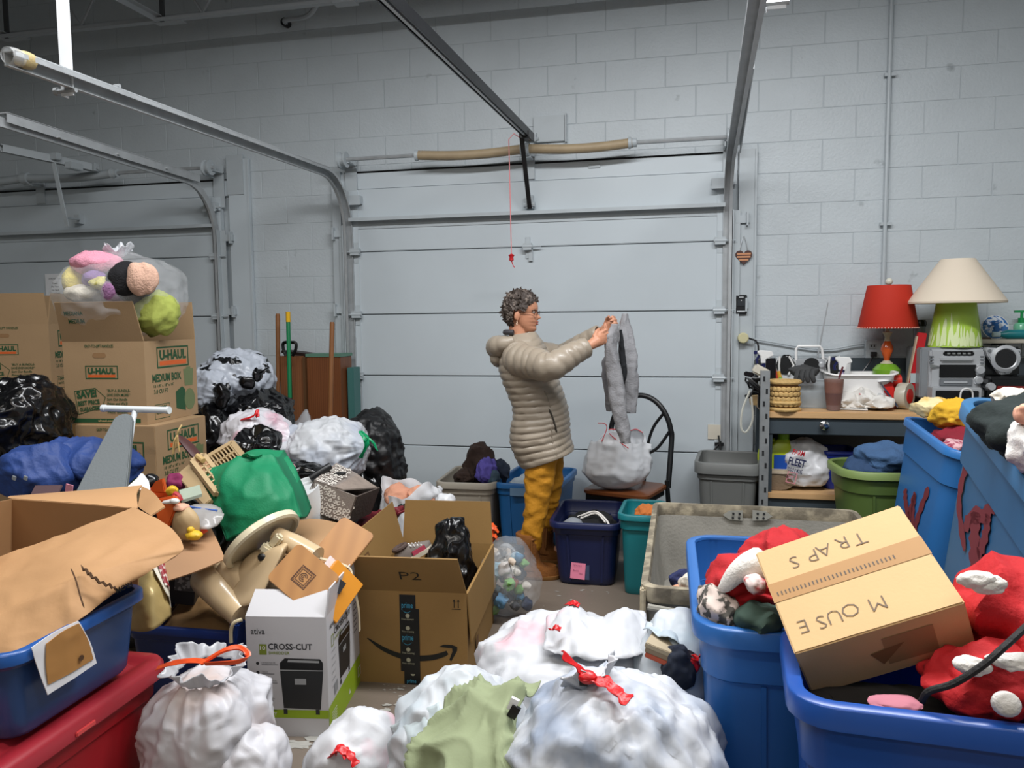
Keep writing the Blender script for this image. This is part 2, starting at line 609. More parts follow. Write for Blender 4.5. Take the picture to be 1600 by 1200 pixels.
# ================================================================== THE ROOM
WY = 5.48
paint = mat('block_paint', '#c0c8cc', 0.45, bump=0.25, bs=60, var=0.05, vs=3.0, col2='#9aa2a5', c2s=7, c2lo=.70, c2hi=.78, world=True)
paint2 = mat('door_paint', '#c2cbd0', 0.38, var=0.03, vs=2.0)
joint = mat('joint_paint', '#b4bcc0', 0.6)
steel = mat('galvanised_steel', '#b3b7b9', 0.4, metal=0.35, var=0.12, vs=14)
steel_p = mat('painted_steel', '#b4bcc0', 0.42, var=0.05, vs=9)
dark = mat('dark_gap', '#1c1e20', 0.8)
blackm = mat('black_metal', '#17181a', 0.4, bump=0.1, bs=30)
floor_m = mat('painted_concrete', '#6f6459', 0.5, bump=0.12, bs=25, var=0.10, vs=2.5)
chip_m = mat('worn_concrete', '#9b9992', 0.75, var=0.1, vs=20)
deck = mat('roof_deck', '#5e6163', 0.8)
def struct(name, mb, m, **k):
    return mk(name, mb, m, kind='structure', **k)
b = MB(); b.box((-1.6, 0.5, -0.1), (10.6, 10.4, 0.2)); fl = struct('floor', b, floor_m, smooth=False)
b = MB(); b.box((-1.6, WY + 0.10, 2.25), (10.6, 0.2, 4.5)); wall_back = struct('wall_back', b, joint, smooth=False)
wall_m = mat('side_wall_paint', '#b9bfc0', 0.6, var=0.05)
b = MB(); b.box((-6.85, 0.5, 2.25), (0.1, 10.4, 4.5)); struct('wall_left', b, wall_m, smooth=False)
b = MB(); b.box((3.65, 0.5, 2.25), (0.1, 10.4, 4.5)); struct('wall_right', b, wall_m, smooth=False)
b = MB(); b.box((-1.6, -4.65, 2.25), (10.6, 0.1, 4.5)); struct('wall_front', b, wall_m, smooth=False)
b = MB(); b.box((-1.6, 0.5, 4.55), (10.6, 10.4, 0.1)); ceil = struct('ceiling', b, deck, smooth=False)
# concrete blocks: each one a piece of the wall, standing 4 mm proud of the joints
_blk = {}
def block(x0, x1, z0, z1):
    w_, h_ = x1 - x0 - 0.0016, z1 - z0 - 0.0035
    if w_ < 0.03 or h_ < 0.03: return
    k = (round(w_, 2), round(h_, 2))
    if k not in _blk:
        b = MB()
        a, c_ = k[0] / 2, k[1] / 2
        e = 0.0018
        b.loft([[(-a, 0.03, -c_), (a, 0.03, -c_), (a, 0.03, c_), (-a, 0.03, c_)],
                [(-a, e, -c_), (a, e, -c_), (a, e, c_), (-a, e, c_)],
                [(-a + e, 0, -c_ + e), (a - e, 0, -c_ + e), (a - e, 0, c_ - e), (-a + e, 0, c_ - e)]], False, True)
        me = bpy.data.meshes.new('concrete_block')
        me.from_pydata(np.concatenate(b.v).tolist(), [], b.f)
        me.materials.append(paint)
        _blk[k] = me
    o = bpy.data.objects.new('concrete_block', _blk[k])
    COL.objects.link(o)
    o.parent = wall_back
    o.location = (Vector(((x0 + x1) / 2, WY - 0.0025 + random.uniform(-0.0008, 0.0008), (z0 + z1) / 2)) - wall_back.location)
Z0, CH, BL = 1.403, 0.2033, 0.4064
DOORS = [(-6.35, -3.42, 2.56), (-2.50, 0.37, 2.56)]
nblk = 0
n = -7
while True:
    za = Z0 + CH * n
    zb = za + CH
    if za > 4.35: break
    off = 0.49 + (0.0 if n % 2 else BL / 2)
    x = off - BL * 18
    while x < 2.75:
        segs = [(max(x, -6.79), min(x + BL, 3.59))]
        for d0, d1, dz in DOORS:
            nx = []
            for a, c_ in segs:
                if zb > dz + 0.02:
                    nx.append((a, c_)); continue
                if a < d0: nx.append((a, min(c_, d0)))
                if c_ > d1: nx.append((max(a, d1), c_))
            segs = nx
        for a, c_ in segs:
            if c_ - a > 0.03:
                block(a, c_, max(za, 0.0), min(zb, 4.48)); nblk += 1
        x += BL
    n += 1
# worn chips of paint on the floor
random.seed(3)
b = MB()
def chip(cx, cy, s):
    k = random.randint(6, 9)
    zc = random.uniform(0.0008, 0.003)
    a0 = random.random() * 6
    pts = []
    for i in range(k):
        a = a0 + 2 * math.pi * i / k
        rr = s * random.uniform(0.35, 1.1)
        pts.append((cx + rr * math.cos(a) * 1.3, cy + rr * math.sin(a) * 0.8, zc))
    b.add(pts, [tuple(range(k))])
for (px, py, sx, sy, cnt, sz) in ((640, 1110, 60, 30, 55, 0.022), (600, 1150, 60, 20, 25, 0.016), (690, 1090, 40, 14, 16, 0.022),
                                 (790, 1000, 26, 10, 16, 0.03), (840, 980, 40, 14, 20, 0.017), (610, 1075, 40, 8, 22, 0.008),
                                 (880, 960, 60, 20, 22, 0.012), (470, 1165, 30, 10, 10, 0.05), (900, 925, 60, 8, 14, 0.012), (560, 1180, 60, 14, 18, 0.01)):
    for i in range(int(cnt * .65)):
        g = G(px + random.gauss(0, sx * 0.5), py + random.gauss(0, sy * 0.5))
        chip(g[0], g[1], sz * random.uniform(0.25, 1.0))
ch = mk('paint_chips', b, chip_m, parent=fl, smooth=False, kind='stuff')
SEC = [(0.0, 0.53), (0.53, 1.055), (1.055, 1.515), (1.515, 1.98), (1.98, 2.443)]
def hinge(parent, x, z, s=1, wide=0.07):
    b = MB()
    b.box((x, 5.405, z), (wide, 0.035, 0.05))
    b.box((x, 5.425, z + 0.045), (wide * 0.5, 0.008, 0.05))
    b.box((x, 5.425, z - 0.05), (wide * 0.5, 0.008, 0.06))
    b.tube([(x - wide * 0.6, 5.395, z), (x + wide * 0.6, 5.395, z)], 0.012, 8)
    b.tube([(x, 5.395, z), (x + s * 0.10, 5.395, z)], 0.006, 6)
    mk('hinge', b, steel_p, parent)
def sect_door(name, x0, x1):
    root = bpy.data.objects.new(name, None)
    COL.objects.link(root)
    root.location = ((x0 + x1) / 2, 5.45, 0)
    ROOT[root.name] = np.array(root.location)
    tag(root, kind='structure')
    for za, zb in SEC:
        b = MB()
        b.box(((x0 + x1) / 2, 5.452, (za + zb) / 2), (x1 - x0, 0.04, zb - za - 0.006))
        mk('door_panel', b, paint2, root, bevel=0.004)
    for xx in (x0 + 0.035, x1 - 0.035):      # end stiles
        for za, zb in SEC:
            b = MB(); b.box((xx, 5.429, (za + zb) / 2), (0.07, 0.008, zb - za - 0.02)); mk('end_stile', b, paint2, root, smooth=False)
    for z in (0.53, 1.055, 1.515, 1.98):
        hinge(root, x0 + 0.05, z, -1)
        hinge(root, x1 - 0.05, z, 1)
    b = MB()                                  # stiffening strut across the top section
    for z, yy, dz, dy in ((2.222, 5.40, 0.008, 0.07), (2.212, 5.368, 0.022, 0.008), (2.185, 5.43, 0.07, 0.008)):
        b.box(((x0 + x1) / 2, yy, z), (x1 - x0 - 0.04, dy, dz))
    mk('strut', b, steel_p, root, smooth=False)
    for xx, s in ((x0 + 0.06, -1), (x1 - 0.06, 1)):
        b = MB()
        b.box((xx, 5.40, 2.36), (0.10, 0.055, 0.06)); b.box((xx, 5.37, 2.33), (0.11, 0.01, 0.02)); b.tube([(xx, 5.38, 2.35), (xx + s * 0.10, 5.38, 2.35)], 0.007, 6)
        mk('top_bracket', b, steel_p, root, smooth=False)
    return root
door1 = sect_door('door_1', -6.30, -3.50)
door2 = sect_door('door_2', -2.43, 0.30)
hinge(door2, -1.07, 1.98, 1, 0.06)
hinge(door1, -4.78, 1.98, 1, 0.06)
b = MB(); b.box((-1.05, 5.415, 2.29), (0.05, 0.06, 0.09)); b.tube([(-1.09, 5.39, 2.27), (-1.01, 5.39, 2.27)], 0.02, 8); mk('arm_bracket', b, steel_p, door2)
b = MB(); b.box((-1.05, 5.42, 1.93), (0.03, 0.012, 0.10)); mk('hinge_plate', b, steel_p, door2)
q = PX(1120, 662, 0.28) ; b = MB(); b.box((0.23, 5.425, 0.68), (0.09, 0.006, 0.10)); mk('worn_patch', b, mat('bare_putty', '#cfc8b8', 0.7), door2, smooth=False)
b = MB(); b.tube([(0.27, 5.40, 0.62), (0.22, 5.37, 0.55), (0.19, 5.36, 0.45)], 0.008, 6); b.box((0.26, 5.40, 0.60), (0.06, 0.03, 0.02)); b.tube([(0.255, 5.4, 0.66), (0.27, 5.38, 0.56)], 0.006, 6); mk('door_latch', b, blackm, door2)
# headers and jambs
b = MB(); b.box((-1.07, 5.462, 2.503), (2.86, 0.025, 0.115)); struct('trim_1', b, paint2, smooth=False)
b = MB(); b.box((-1.07, 5.47, 2.568), (2.80, 0.03, 0.014)); struct('trim_2', b, dark, smooth=False)
b = MB(); b.box((-4.88, 5.462, 2.503), (2.9, 0.025, 0.115)); struct('trim_3', b, paint2, smooth=False)
b = MB(); b.box((-4.88, 5.47, 2.568), (2.90, 0.03, 0.014)); struct('trim_4', b, dark, smooth=False)
b = MB(); b.box((0.425, 5.46, 1.29), (0.11, 0.05, 2.58)); b.box((0.478, 5.44, 1.29), (0.012, 0.03, 2.58)); struct('trim_5', b, steel_p, smooth=False)
b = MB(); b.box((-2.535, 5.46, 1.29), (0.07, 0.05, 2.58)); struct('trim_6', b, steel_p, smooth=False)
b = MB(); b.box((-3.35, 5.465, 1.36), (0.17, 0.045, 2.72)); b.box((-3.262, 5.45, 1.36), (0.012, 0.03, 2.72)); struct('trim_7', b, paint2, smooth=False)
b = MB(); b.box((-3.37, 5.44, 2.60), (0.14, 0.012, 0.30)); struct('trim_8', b, steel_p, smooth=False)
def track(name, label, x, s, ye, ze, zb=2.10, cut=None, xe=None):
    root = thing(name, label, 'door track', (x, 5.36, 0))
    R0 = 0.36
    pts = [np.array([x, 5.395, z]) for z in (0.02, 0.5, 1.0, 1.5, 2.0, zb)]
    for k in range(1, 9):
        a = R(90 * k / 8)
        pts.append(np.array([x, 5.395 - R0 * (1 - math.cos(a)), zb + (2.50 - zb) * math.sin(a)]))
    xe = x if xe is None else xe
    for t in np.linspace(0, 1, 6)[1:]:
        pts.append(np.array([x + (xe - x) * t, 5.395 - R0 + (ye - 5.395 + R0) * t, 2.50 + (ze - 2.50) * t]))
    def prof(pt, tan):
        side = np.array([s, 0, 0.0])
        nn = nrm(np.cross(side, tan)) * s      # away from the room
        a = 0.030
        o = [(-a, 0), (-a, 0.055), (-a + 0.018, 0.055), (-a + 0.018, 0.050), (-a + 0.004, 0.050), (-a + 0.004, 0.004), (a * 0.6, 0.004), (a * 0.6, 0.02), (a * 0.6 + 0.004, 0.02), (a * 0.6 + 0.004, 0)]
        return np.array([pt + nn * u + side * v for u, v in o])
    rings = []
    for i in range(len(pts)):
        t = nrm(pts[min(i + 1, len(pts) - 1)] - pts[max(i - 1, 0)])
        rings.append(prof(pts[i], t))
    b = MB(); b.loft(rings); mk('rail', b, steel, root, angle=35)
    b = MB()                                   # angle iron beside the vertical run
    b.box((x - s * 0.03, 5.42, 1.1), (0.05, 0.006, 2.16)); b.box((x - s * 0.008, 5.40, 1.1), (0.006, 0.05, 2.16))
    mk('angle_iron', b, steel_p, root, smooth=False)
    b = MB()                                   # angle along the horizontal run
    y1 = 5.395 - R0 + 0.12
    b.bar((x - s * 0.008, y1, 2.552), (xe - s * 0.008, ye + (0.9 if cut else 0.05), ze + 0.05), 0.05, 0.006)
    b.bar((x - s * 0.03, y1, 2.525), (xe - s * 0.03, ye + (0.9 if cut else 0.05), ze + 0.025), 0.006, 0.05)
    mk('top_angle', b, steel, root, smooth=False)
    for z in (0.5, 1.55, 2.12):
        b = MB(); b.box((x - s * 0.07, 5.43, z), (0.09, 0.03, 0.05)); b.box((x - s * 0.10, 5.415, z), (0.012, 0.04, 0.09)); mk('track_bracket', b, steel_p, root, smooth=False)
    for t in () if cut else (0.15, 0.45, 0.75):
        b = MB(); yy = 5.0 + (ye - 5.0) * t
        b.tube([(x + (xe - x) * t - s * 0.02, yy, 2.53), (x + (xe - x) * t - s * 0.05, yy, 2.53)], 0.009, 6); mk('bolt', b, steel, root)
    return root
tA = track('door_track', 'long steel door track with taped end, left side of the middle garage door', -2.455, 1, 2.46, 2.44)
tB = track('door_track', 'steel door track rising out of view, right side of the middle garage door', 0.325, -1, 2.62, 2.52, cut=True, xe=0.262)
tC = track('door_track', 'pale steel door track ending at the left edge, over the left garage door', -3.515, -1, 3.44, 2.53)
# plastic and tape wound on the end of the long track
tape_y = mat('yellow_tape', '#a8966a', 0.5, bump=0.4, bs=30)
clearp = mat('clear_film', '#e8eaea', 0.12, alpha=0.28, spec=0.7)
b = MB(); b.tube([(-2.43, 2.56, 2.462), (-2.43, 2.53, 2.46), (-2.43, 2.50, 2.458)], [0.030, 0.034, 0.028], 10); mk('tape', b, tape_y, tA)
b = MB(); b.tube([(-2.43, 2.51, 2.458), (-2.43, 2.48, 2.456), (-2.43, 2.45, 2.454)], [0.030, 0.034, 0.03], 10, caps=False); mk('plastic_wrap', b, clearp, tA)
# white channel hanging from the ceiling that carries the track
def hanger(label, x, y, ztop, zbot, wd=0.055):
    root = thing('track_hanger', label, 'hanger', (x, y, zbot))
    b = MB(); b.box((x, y, (ztop + zbot) / 2), (wd, 0.006, ztop - zbot)); b.box((x - wd / 2, y + 0.015, (ztop + zbot) / 2), (0.006, 0.035, ztop - zbot)); mk('post', b, mat('white_steel', '#e3e6e8', 0.45), root, smooth=False)
    b = MB(); b.tube([(x - 0.05, y, zbot + 0.02), (x + 0.04, y, zbot + 0.02)], 0.010, 8); b.tube([(x - 0.06, y, zbot + 0.02), (x - 0.045, y, zbot + 0.02)], 0.017, 8); mk('bolt', b, steel, root)
hanger('white steel channel hanging from the ceiling beside the taped track end', -2.47, 2.78, 4.5, 2.40)
hanger('short white channel end at the top edge beside the right door track', 0.315, 2.90, 4.5, 2.53, 0.06)
brass = mat('spring_tan', '#a99678', 0.5, bump=0.5, bs=4, var=0.1, vs=10)
def spring_assembly(label, x0, x1, xs0, xs1, xm, z, big=True, mcol=None):
    yy = 5.30
    root = thing('torsion_spring', label, 'door spring', ((x0 + x1) / 2, yy, z))
    b = MB(); b.tube([(x0, yy, z), (x1, yy, z)], 0.014, 8); mk('shaft', b, steel, root)
    for a, c_ in ((xs0, xm - 0.03), (xm + 0.03, xs1)):
        b = MB()
        nT = max(20, int(abs(c_ - a) / 0.0135))
        L = [np.array([a + (c_ - a) * t, yy, z - 0.018 * math.sin(math.pi * t)]) for t in np.linspace(0, 1, 2 * nT + 1)]
        b.tube(L, [0.031 if i % 2 else 0.0345 for i in range(len(L))], 10)
        mk('spring_coil', b, mcol or brass, root, angle=80)
    for xx in (xs0, xs1):
        b = MB(); b.lathe([(0.018, -0.025), (0.040, -0.025), (0.040, -0.012), (0.030, 0.0), (0.030, 0.03), (0.018, 0.03)], (xx, yy, z), (1, 0, 0), 14); mk('winding_cone', b, steel_p, root)
    b = MB(); b.box((xm, yy + 0.06, z - 0.05), (0.07, 0.10, 0.012)); b.box((xm, 5.44, z - 0.08), (0.08, 0.012, 0.20)); b.lathe([(0.02, -0.03), (0.045, -0.03), (0.045, 0.03), (0.02, 0.03)], (xm, yy, z), (1, 0, 0), 14)
    mk('centre_bracket', b, steel_p, root)
    for xx in (x0 + 0.05, x1 - 0.05):
        b = MB(); b.lathe([(0.02, -0.03), (0.058, -0.03), (0.058, -0.02), (0.045, -0.012), (0.045, 0.012), (0.058, 0.02), (0.058, 0.03), (0.02, 0.03)], (xx, yy, z), (1, 0, 0), 16); mk('cable_drum', b, steel_p, root)
        b = MB(); b.box((xx, 5.37, z - 0.02), (0.09, 0.14, 0.008)); b.box((xx, 5.435, z - 0.12), (0.09, 0.01, 0.32)); b.box((xx - 0.04, 5.37, z - 0.02), (0.008, 0.14, 0.07)); mk('end_bracket', b, steel_p, root, smooth=False)
    return root
spring_assembly('pair of long tan torsion springs on a shaft above the middle garage door', -2.46, 0.36, -1.83, -0.33, -1.06, 2.635)
spring_assembly('grey torsion springs on a shaft above the left garage door', -6.3, -3.46, -6.0, -4.33, -5.15, 2.635, mcol=steel_p)
b = MB(); b.box((-0.92, 5.466, 2.80), (0.22, 0.025, 0.18)); b.box((-0.80, 5.462, 2.80), (0.012, 0.035, 0.2)); sp_pad = mk('mounting_plate', b, steel_p, label='painted mounting plate on the block wall above the tan springs', cat='plate', smooth=False, bevel=0.003)
b = MB(); b.box((-0.60, 5.446, 2.525), (0.085, 0.012, 0.03)); mk('handle_plate', b, steel_p, label='small metal label holder on the middle door header', cat='plate', bevel=0.003)
def opener(label, x, yf, yn, zf, zn, colm, arm, x2=None):
    x2 = x if x2 is None else x2
    root = thing('opener_rail', label, 'opener rail', (x, yf, zf))
    b = MB(); b.bar((x, yf, zf), (x2, yn, zn), 0.045, 0.006); b.bar((x - 0.02, yf, zf - 0.025), (x2 - 0.02, yn, zn - 0.025), 0.006, 0.05); b.bar((x + 0.02, yf, zf - 0.025), (x2 + 0.02, yn, zn - 0.025), 0.006, 0.05)
    mk('rail', b, colm, root, smooth=False)
    b = MB(); b.bar((x, yf + 0.02, zf - 0.045), (x2, yn, zn - 0.045), 0.014, 0.012); mk('chain', b, steel, root, smooth=False)
    b = MB(); b.box((x, yf - 0.16, zf - 0.05), (0.06, 0.12, 0.05)); mk('trolley', b, colm, root, bevel=0.004)
    b = MB(); b.box((x, yf + 0.03, zf - 0.02), (0.07, 0.05, 0.06)); b.tube([(x - 0.05, yf + 0.03, zf - 0.03), (x + 0.05, yf + 0.03, zf - 0.03)], 0.012, 8); mk('end_bracket', b, steel_p, root)
    b = MB()
    for p0, p1 in zip(arm[:-1], arm[1:]): b.bar(p0, p1, 0.03, 0.01, up=(0, 1, 0.1))
    mk('arm', b, colm, root, smooth=False)
    return root
opA = opener('black garage door opener rail running up over the middle door', -1.02, 5.30, 2.55, 2.735, 2.62, blackm, [(-1.05, 5.12, 2.70), (-1.045, 5.24, 2.46), (-1.045, 5.375, 2.24)])
_e = P(140, 256, 5.2); _n = PX(0, 226, _e[0] - 0.25); _a = P(82, 246, 4.95)
opB = opener('grey garage door opener rail with hanging arm over the left door', _e[0], 5.20, float(_n[1]), float(_e[2]), float(_n[2]), steel_p, [_a, P(96, 312, 4.98), P(105, 354, 5.0)], x2=float(_n[0]))
b = MB(); b.bar(P(103, 340, 5.0), P(124, 343, 5.40), 0.02, 0.012, up=(0, 0, 1)); b.box(P(124, 343, 5.41), (0.05, 0.06, 0.07)); mk('arm_link', b, steel_p, opB, smooth=False)
b = MB(); b.box(P(80, 245, 4.95), (0.14, 0.05, 0.05)); mk('carriage', b, steel_p, opB, bevel=0.004)
redc = mat('red_cord', '#d8575c', 0.6)
t = thing('release_cord', 'thin red emergency release cord hanging in front of the middle door', 'cord', (-1.12, 5.10, 1.86))
b = MB(); b.tube([(-1.04, 5.14, 2.66), (-1.10, 5.12, 2.70), (-1.13, 5.10, 2.66), (-1.125, 5.10, 2.3), (-1.12, 5.10, 1.90)], 0.0035, 6); mk('cord', b, mat('pink_cord', '#e58f92', 0.6), t)
b = MB(); b.lathe([(0.004, -0.03), (0.016, -0.022), (0.014, 0.0), (0.022, 0.012), (0.006, 0.022)], (-1.12, 5.10, 1.885), (0, 0, 1), 10); b.tube([(-1.12, 5.1, 1.86), (-1.11, 5.1, 1.83), (-1.10, 5.1, 1.815)], 0.003, 5); mk('handle', b, mat('red_plastic', '#cc2229', 0.4), t)
joist_m = mat('joist_paint', '#a8adb0', 0.6)
t = thing('roof_joist', 'painted open web roof joist crossing under the dark ceiling', 'joist', (-4.0, 5.0, 3.6))
b = MB(); b.box((-2.2, 5.0, 3.615), (8.9, 0.05, 0.022)); b.box((-2.2, 5.02, 3.635), (8.9, 0.006, 0.04)); mk('bottom_chord', b, joist_m, t, smooth=False)
b = MB(); b.box((-2.2, 5.0, 4.42), (8.9, 0.06, 0.03)); mk('top_chord', b, joist_m, t, smooth=False)
for i in range(9):
    xx = -6.3 + i * 1.0
    b = MB(); b.tube([(xx, 5.0, 3.63), (xx + 0.5, 5.0, 4.4), (xx + 1.0, 5.0, 3.63)], 0.011, 6); mk('web', b, joist_m, t)
for i, (px, py) in enumerate(((250, 30), (8, 62))):
    q = P(px, py, 5.0)
    t = thing('bridging_bar', ['steel bridging angle bolted to the joist above the left door', 'steel bridging angle at the far top left corner'][i], 'bar', q)
    b = MB(); b.bar((q[0], 5.05, 3.64), (q[0] - 0.10, 2.2, 3.64), 0.05, 0.006); b.bar((q[0] - 0.02, 5.05, 3.62), (q[0] - 0.12, 2.2, 3.62), 0.006, 0.04); mk('angle', b, joist_m, t, smooth=False)
    b = MB(); b.box((q[0] + 0.06, 5.03, 3.605), (0.22, 0.06, 0.012)); mk('clip_plate', b, joist_m, t, smooth=False)
    b = MB(); b.box((q[0] + 0.02, 5.0, 4.0), (0.03, 0.02, 0.8)); mk('vertical_strap', b, mat('dark_steel', '#4b4e50', 0.6), t, smooth=False)
q = P(447, 36, 5.45)
t = thing('curved_pipe', 'short white curved pipe sticking out of the upper wall', 'pipe', q)
b = MB(); b.tube(spline([q + (0, 0.02, 0), q + (0.05, -0.1, -0.02), P(480, 25, 5.2), P(497, 2, 5.1), P(508, -40, 5.05)], 16), 0.018, 8); mk('pipe', b, joist_m, t)
b = MB(); b.tube([q + (0, 0.03, 0), q + (0, -0.03, 0)], 0.03, 10); mk('collar', b, blackm, t)
q = P(540, 2, 5.0); b = MB(); b.box((q[0], 5.0, 3.60), (0.16, 0.08, 0.02)); mk('clip_plate', b, joist_m, label='small steel clip plate under the joist at the top edge', cat='plate', smooth=False)
t = thing('wall_conduit', 'slim grey conduit pipe running down the block wall above the red lamp', 'pipe', (1.33, 5.455, 1.6))
b = MB(); b.tube([(1.285, 5.45, 1.42), (1.285, 5.45, 4.4)], 0.013, 8); mk('pipe', b, steel_p, t)
for z in (2.06, 3.0):
    b = MB(); b.box((1.29, 5.455, z), (0.07, 0.02, 0.02)); mk('strap', b, steel_p, t, smooth=False)
# paper note on the left door
t = thing('paper_notice', 'white paper notice taped to the left garage door', 'notice', P(85, 470, 5.42))
b = MB(); q = P(85, 445, 5.425); b.box((q[0], 5.424, q[2] - 0.03), (0.17, 0.002, 0.24)); mk('sheet', b, mat('paper', '#eceef0', 0.7), t, smooth=False)
b = MB()
ink = mat('ink', '#222326', 0.7)
for i, (s_, h_, wd) in enumerate((('Do Not Wait Moment', 0.012, 0.115), ('Please', 0.012, 0.05), ('Flip Trays', 0.012, 0.07), ('High Needs', 0.012, 0.075), ('Winter Boots', 0.012, 0.09))):
    letter(b, s_, (q[0] + 0.01, 5.4225, q[2] + 0.045 - i * 0.027 - (0.012 if i else 0)), (1, 0, 0), (0, 0, 1), h_, wd, 0.02 if i else 0, align='c')
mk('print', b, ink, t, smooth=False)
# heart ornament
t = thing('heart_ornament', 'small dark heart ornament with pale stripes hanging on the right door jamb', 'ornament', P(1162, 415, 5.42))
q = P(1162, 401, 5.42)
hp = [(0.055 * 16 * math.sin(a) ** 3 / 16, 0.055 * (13 * math.cos(a) - 5 * math.cos(2 * a) - 2 * math.cos(3 * a) - math.cos(4 * a)) / 16) for a in np.linspace(0, 2 * math.pi, 36, endpoint=False)]
b = MB(); b.prism(hp, (q[0], 5.425, q[2]), (1, 0, 0), (0, 0, 1), 0.012); mk('heart', b, mat('heart_brown', '#4a2a24', 0.6), t, bevel=0.001)
b = MB()
for i, (zz, ww) in enumerate(((0.018, 0.045), (-0.002, 0.043), (-0.022, 0.03))):
    rect(b, (q[0], 5.412, q[2] + zz), (1, 0, 0), (0, 0, 1), -ww, -0.006, ww, 0.006)
mk('stripe', b, mat('heart_tan', '#c58a63', 0.6), t, smooth=False)
b = MB(); b.tube([(q[0] - 0.03, 5.42, q[2] + 0.03), (q[0] - 0.015, 5.425, q[2] + 0.10), (q[0], 5.43, q[2] + 0.14), (q[0] + 0.015, 5.425, q[2] + 0.10), (q[0] + 0.03, 5.42, q[2] + 0.03)], 0.003, 5); mk('string', b, steel, t)
# opener wall button
t = thing('wall_button', 'black garage door opener wall button on the right jamb', 'switch', P(1158, 490, 5.42))
q = P(1158, 476, 5.42); b = MB(); b.box((q[0], 5.425, q[2]), (0.075, 0.022, 0.13)); mk('case', b, mat('black_plastic', '#15171a', 0.35), t, bevel=0.004)
b = MB(); b.box((q[0], 5.411, q[2] + 0.012), (0.05, 0.006, 0.045)); mk('button', b, mat('dark_plastic', '#2d3135', 0.3), t, bevel=0.002)
b = MB(); b.box((q[0], 5.412, q[2] - 0.045), (0.055, 0.004, 0.008)); b.box((q[0], 5.412, q[2] + 0.05), (0.03, 0.004, 0.006)); mk('label_strip', b, mat('pale_print', '#c7cccf', 0.5), t, smooth=False)
b = MB(); b.sphere((q[0], 5.410, q[2] + 0.028), 0.004, 8); mk('indicator', b, mat('white_dot', '#ffffff', 0.4), t)
# adapter, cable and outlet
t = thing('plug_adapter', 'yellowed plug adapter in the jamb outlet with a black cord', 'plug', P(1161, 535, 5.40))
q = P(1161, 528, 5.40); b = MB(); b.lathe([(0.03, 0), (0.036, 0.01), (0.036, 0.05), (0.03, 0.055)], (q[0], 5.43, q[2]), (0, -1, 0), 14); mk('adapter', b, mat('cream_plastic', '#c9c39a', 0.5), t)
b = MB(); b.tube(spline([(q[0] + 0.03, 5.39, q[2]), (q[0] + 0.09, 5.38, q[2] - 0.03), (q[0] + 0.10, 5.37, q[2] - 0.12), (q[0] + 0.11, 5.33, q[2] - 0.22)], 12), 0.006, 6); mk('cord', b, blackm, t)
b = MB(); b.tube(spline([P(1175, 529, 5.45), P(1215, 536, 5.45), P(1265, 544, 5.45), P(1300, 545, 5.45), P(1335, 539, 5.45), P(1362, 536, 5.45)], 24), 0.006, 6)
mk('wall_cable', b, steel_p, label='painted cable strung along the wall behind the radio', cat='cable')
t = thing('wall_outlet', 'grey double outlet box on the wall behind the red lamp', 'outlet', P(1372, 560, 5.42))
q = P(1372, 546, 5.42); b = MB(); b.box((q[0], 5.44, q[2]), (0.15, 0.05, 0.12)); mk('box', b, steel_p, t, bevel=0.004)
for dx in (-0.035, 0.035):
    b = MB(); b.box((q[0] + dx, 5.412, q[2] + 0.02), (0.045, 0.006, 0.035)); mk('socket', b, mat('socket_grey', '#9aa0a3', 0.5), t, bevel=0.002)
    for sx in (-0.009, 0.009):
        b = MB(); b.box((q[0] + dx + sx, 5.408, q[2] + 0.024), (0.005, 0.003, 0.015)); mk('slot', b, dark, t, smooth=False)
b = MB(); b.box((q[0] - 0.03, 5.405, q[2] - 0.03), (0.035, 0.03, 0.03)); b.tube(spline([(q[0] - 0.03, 5.40, q[2] - 0.03), (q[0] - 0.06, 5.37, q[2] - 0.08), (q[0] - 0.12, 5.34, q[2] - 0.16)], 10), 0.006, 6); mk('black_plug', b, blackm, t)
# ================================================================== RIGHT SIDE: BENCH, LAMPS, RADIOS
BY = 4.84
ZT = float(P(1300, 644, BY)[2])
bench_top_m = mat('plywood_top', '#c9a273', 0.5, var=0.12, vs=5, bump=0.1, bs=30, stretch=(0.3, 3, 3))
bench_g = mat('bench_grey', '#3c464d', 0.5, var=0.08)
chrome = mat('chrome', '#d6d8da', 0.15, metal=1.0)
def pbox(mb, x0, y0, x1, y1, Y, dep, m=0):
    a, c_ = P(x0, y1, Y), P(x1, y0, Y)
    mb.box(((a[0] + c_[0]) / 2, Y + dep / 2, (a[2] + c_[2]) / 2), (abs(c_[0] - a[0]), dep, abs(c_[2] - a[2])), None, m)
    return mb
xb0, xb1 = float(P(1196, 640, BY)[0]), 2.45
t = thing('workbench', 'long grey workbench with a plywood top and a round drawer knob', 'workbench', ((xb0 + xb1) / 2, 5.1, 0))
b = MB(); b.box(((xb0 + xb1) / 2, 5.13, ZT - 0.02), (xb1 - xb0, 0.60, 0.04)); mk('worktop', b, bench_top_m, t, bevel=0.004)
b = MB(); b.box(((xb0 + xb1) / 2, BY + 0.02, ZT - 0.09), (xb1 - xb0, 0.025, 0.10)); mk('apron', b, bench_g, t, bevel=0.004)
q = P(1287, 664, BY); b = MB(); b.lathe([(0.010, 0), (0.010, 0.018), (0.026, 0.022), (0.028, 0.035), (0.014, 0.042)], (q[0], BY + 0.01, q[2]), (0, -1, 0), 16); mk('knob', b, chrome, t)
zs = float(P(1260, 771, BY)[2])
b = MB(); b.box(((xb0 + xb1) / 2, 5.13, zs - 0.02), (xb1 - xb0, 0.58, 0.035)); mk('shelf', b, bench_top_m, t, bevel=0.003)
b = MB(); b.box(((xb0 + xb1) / 2, BY + 0.03, zs - 0.10), (xb1 - xb0, 0.02, 0.13)); mk('lower_panel', b, bench_g, t, smooth=False)
zbk = float(P(1300, 559, 5.42)[2])
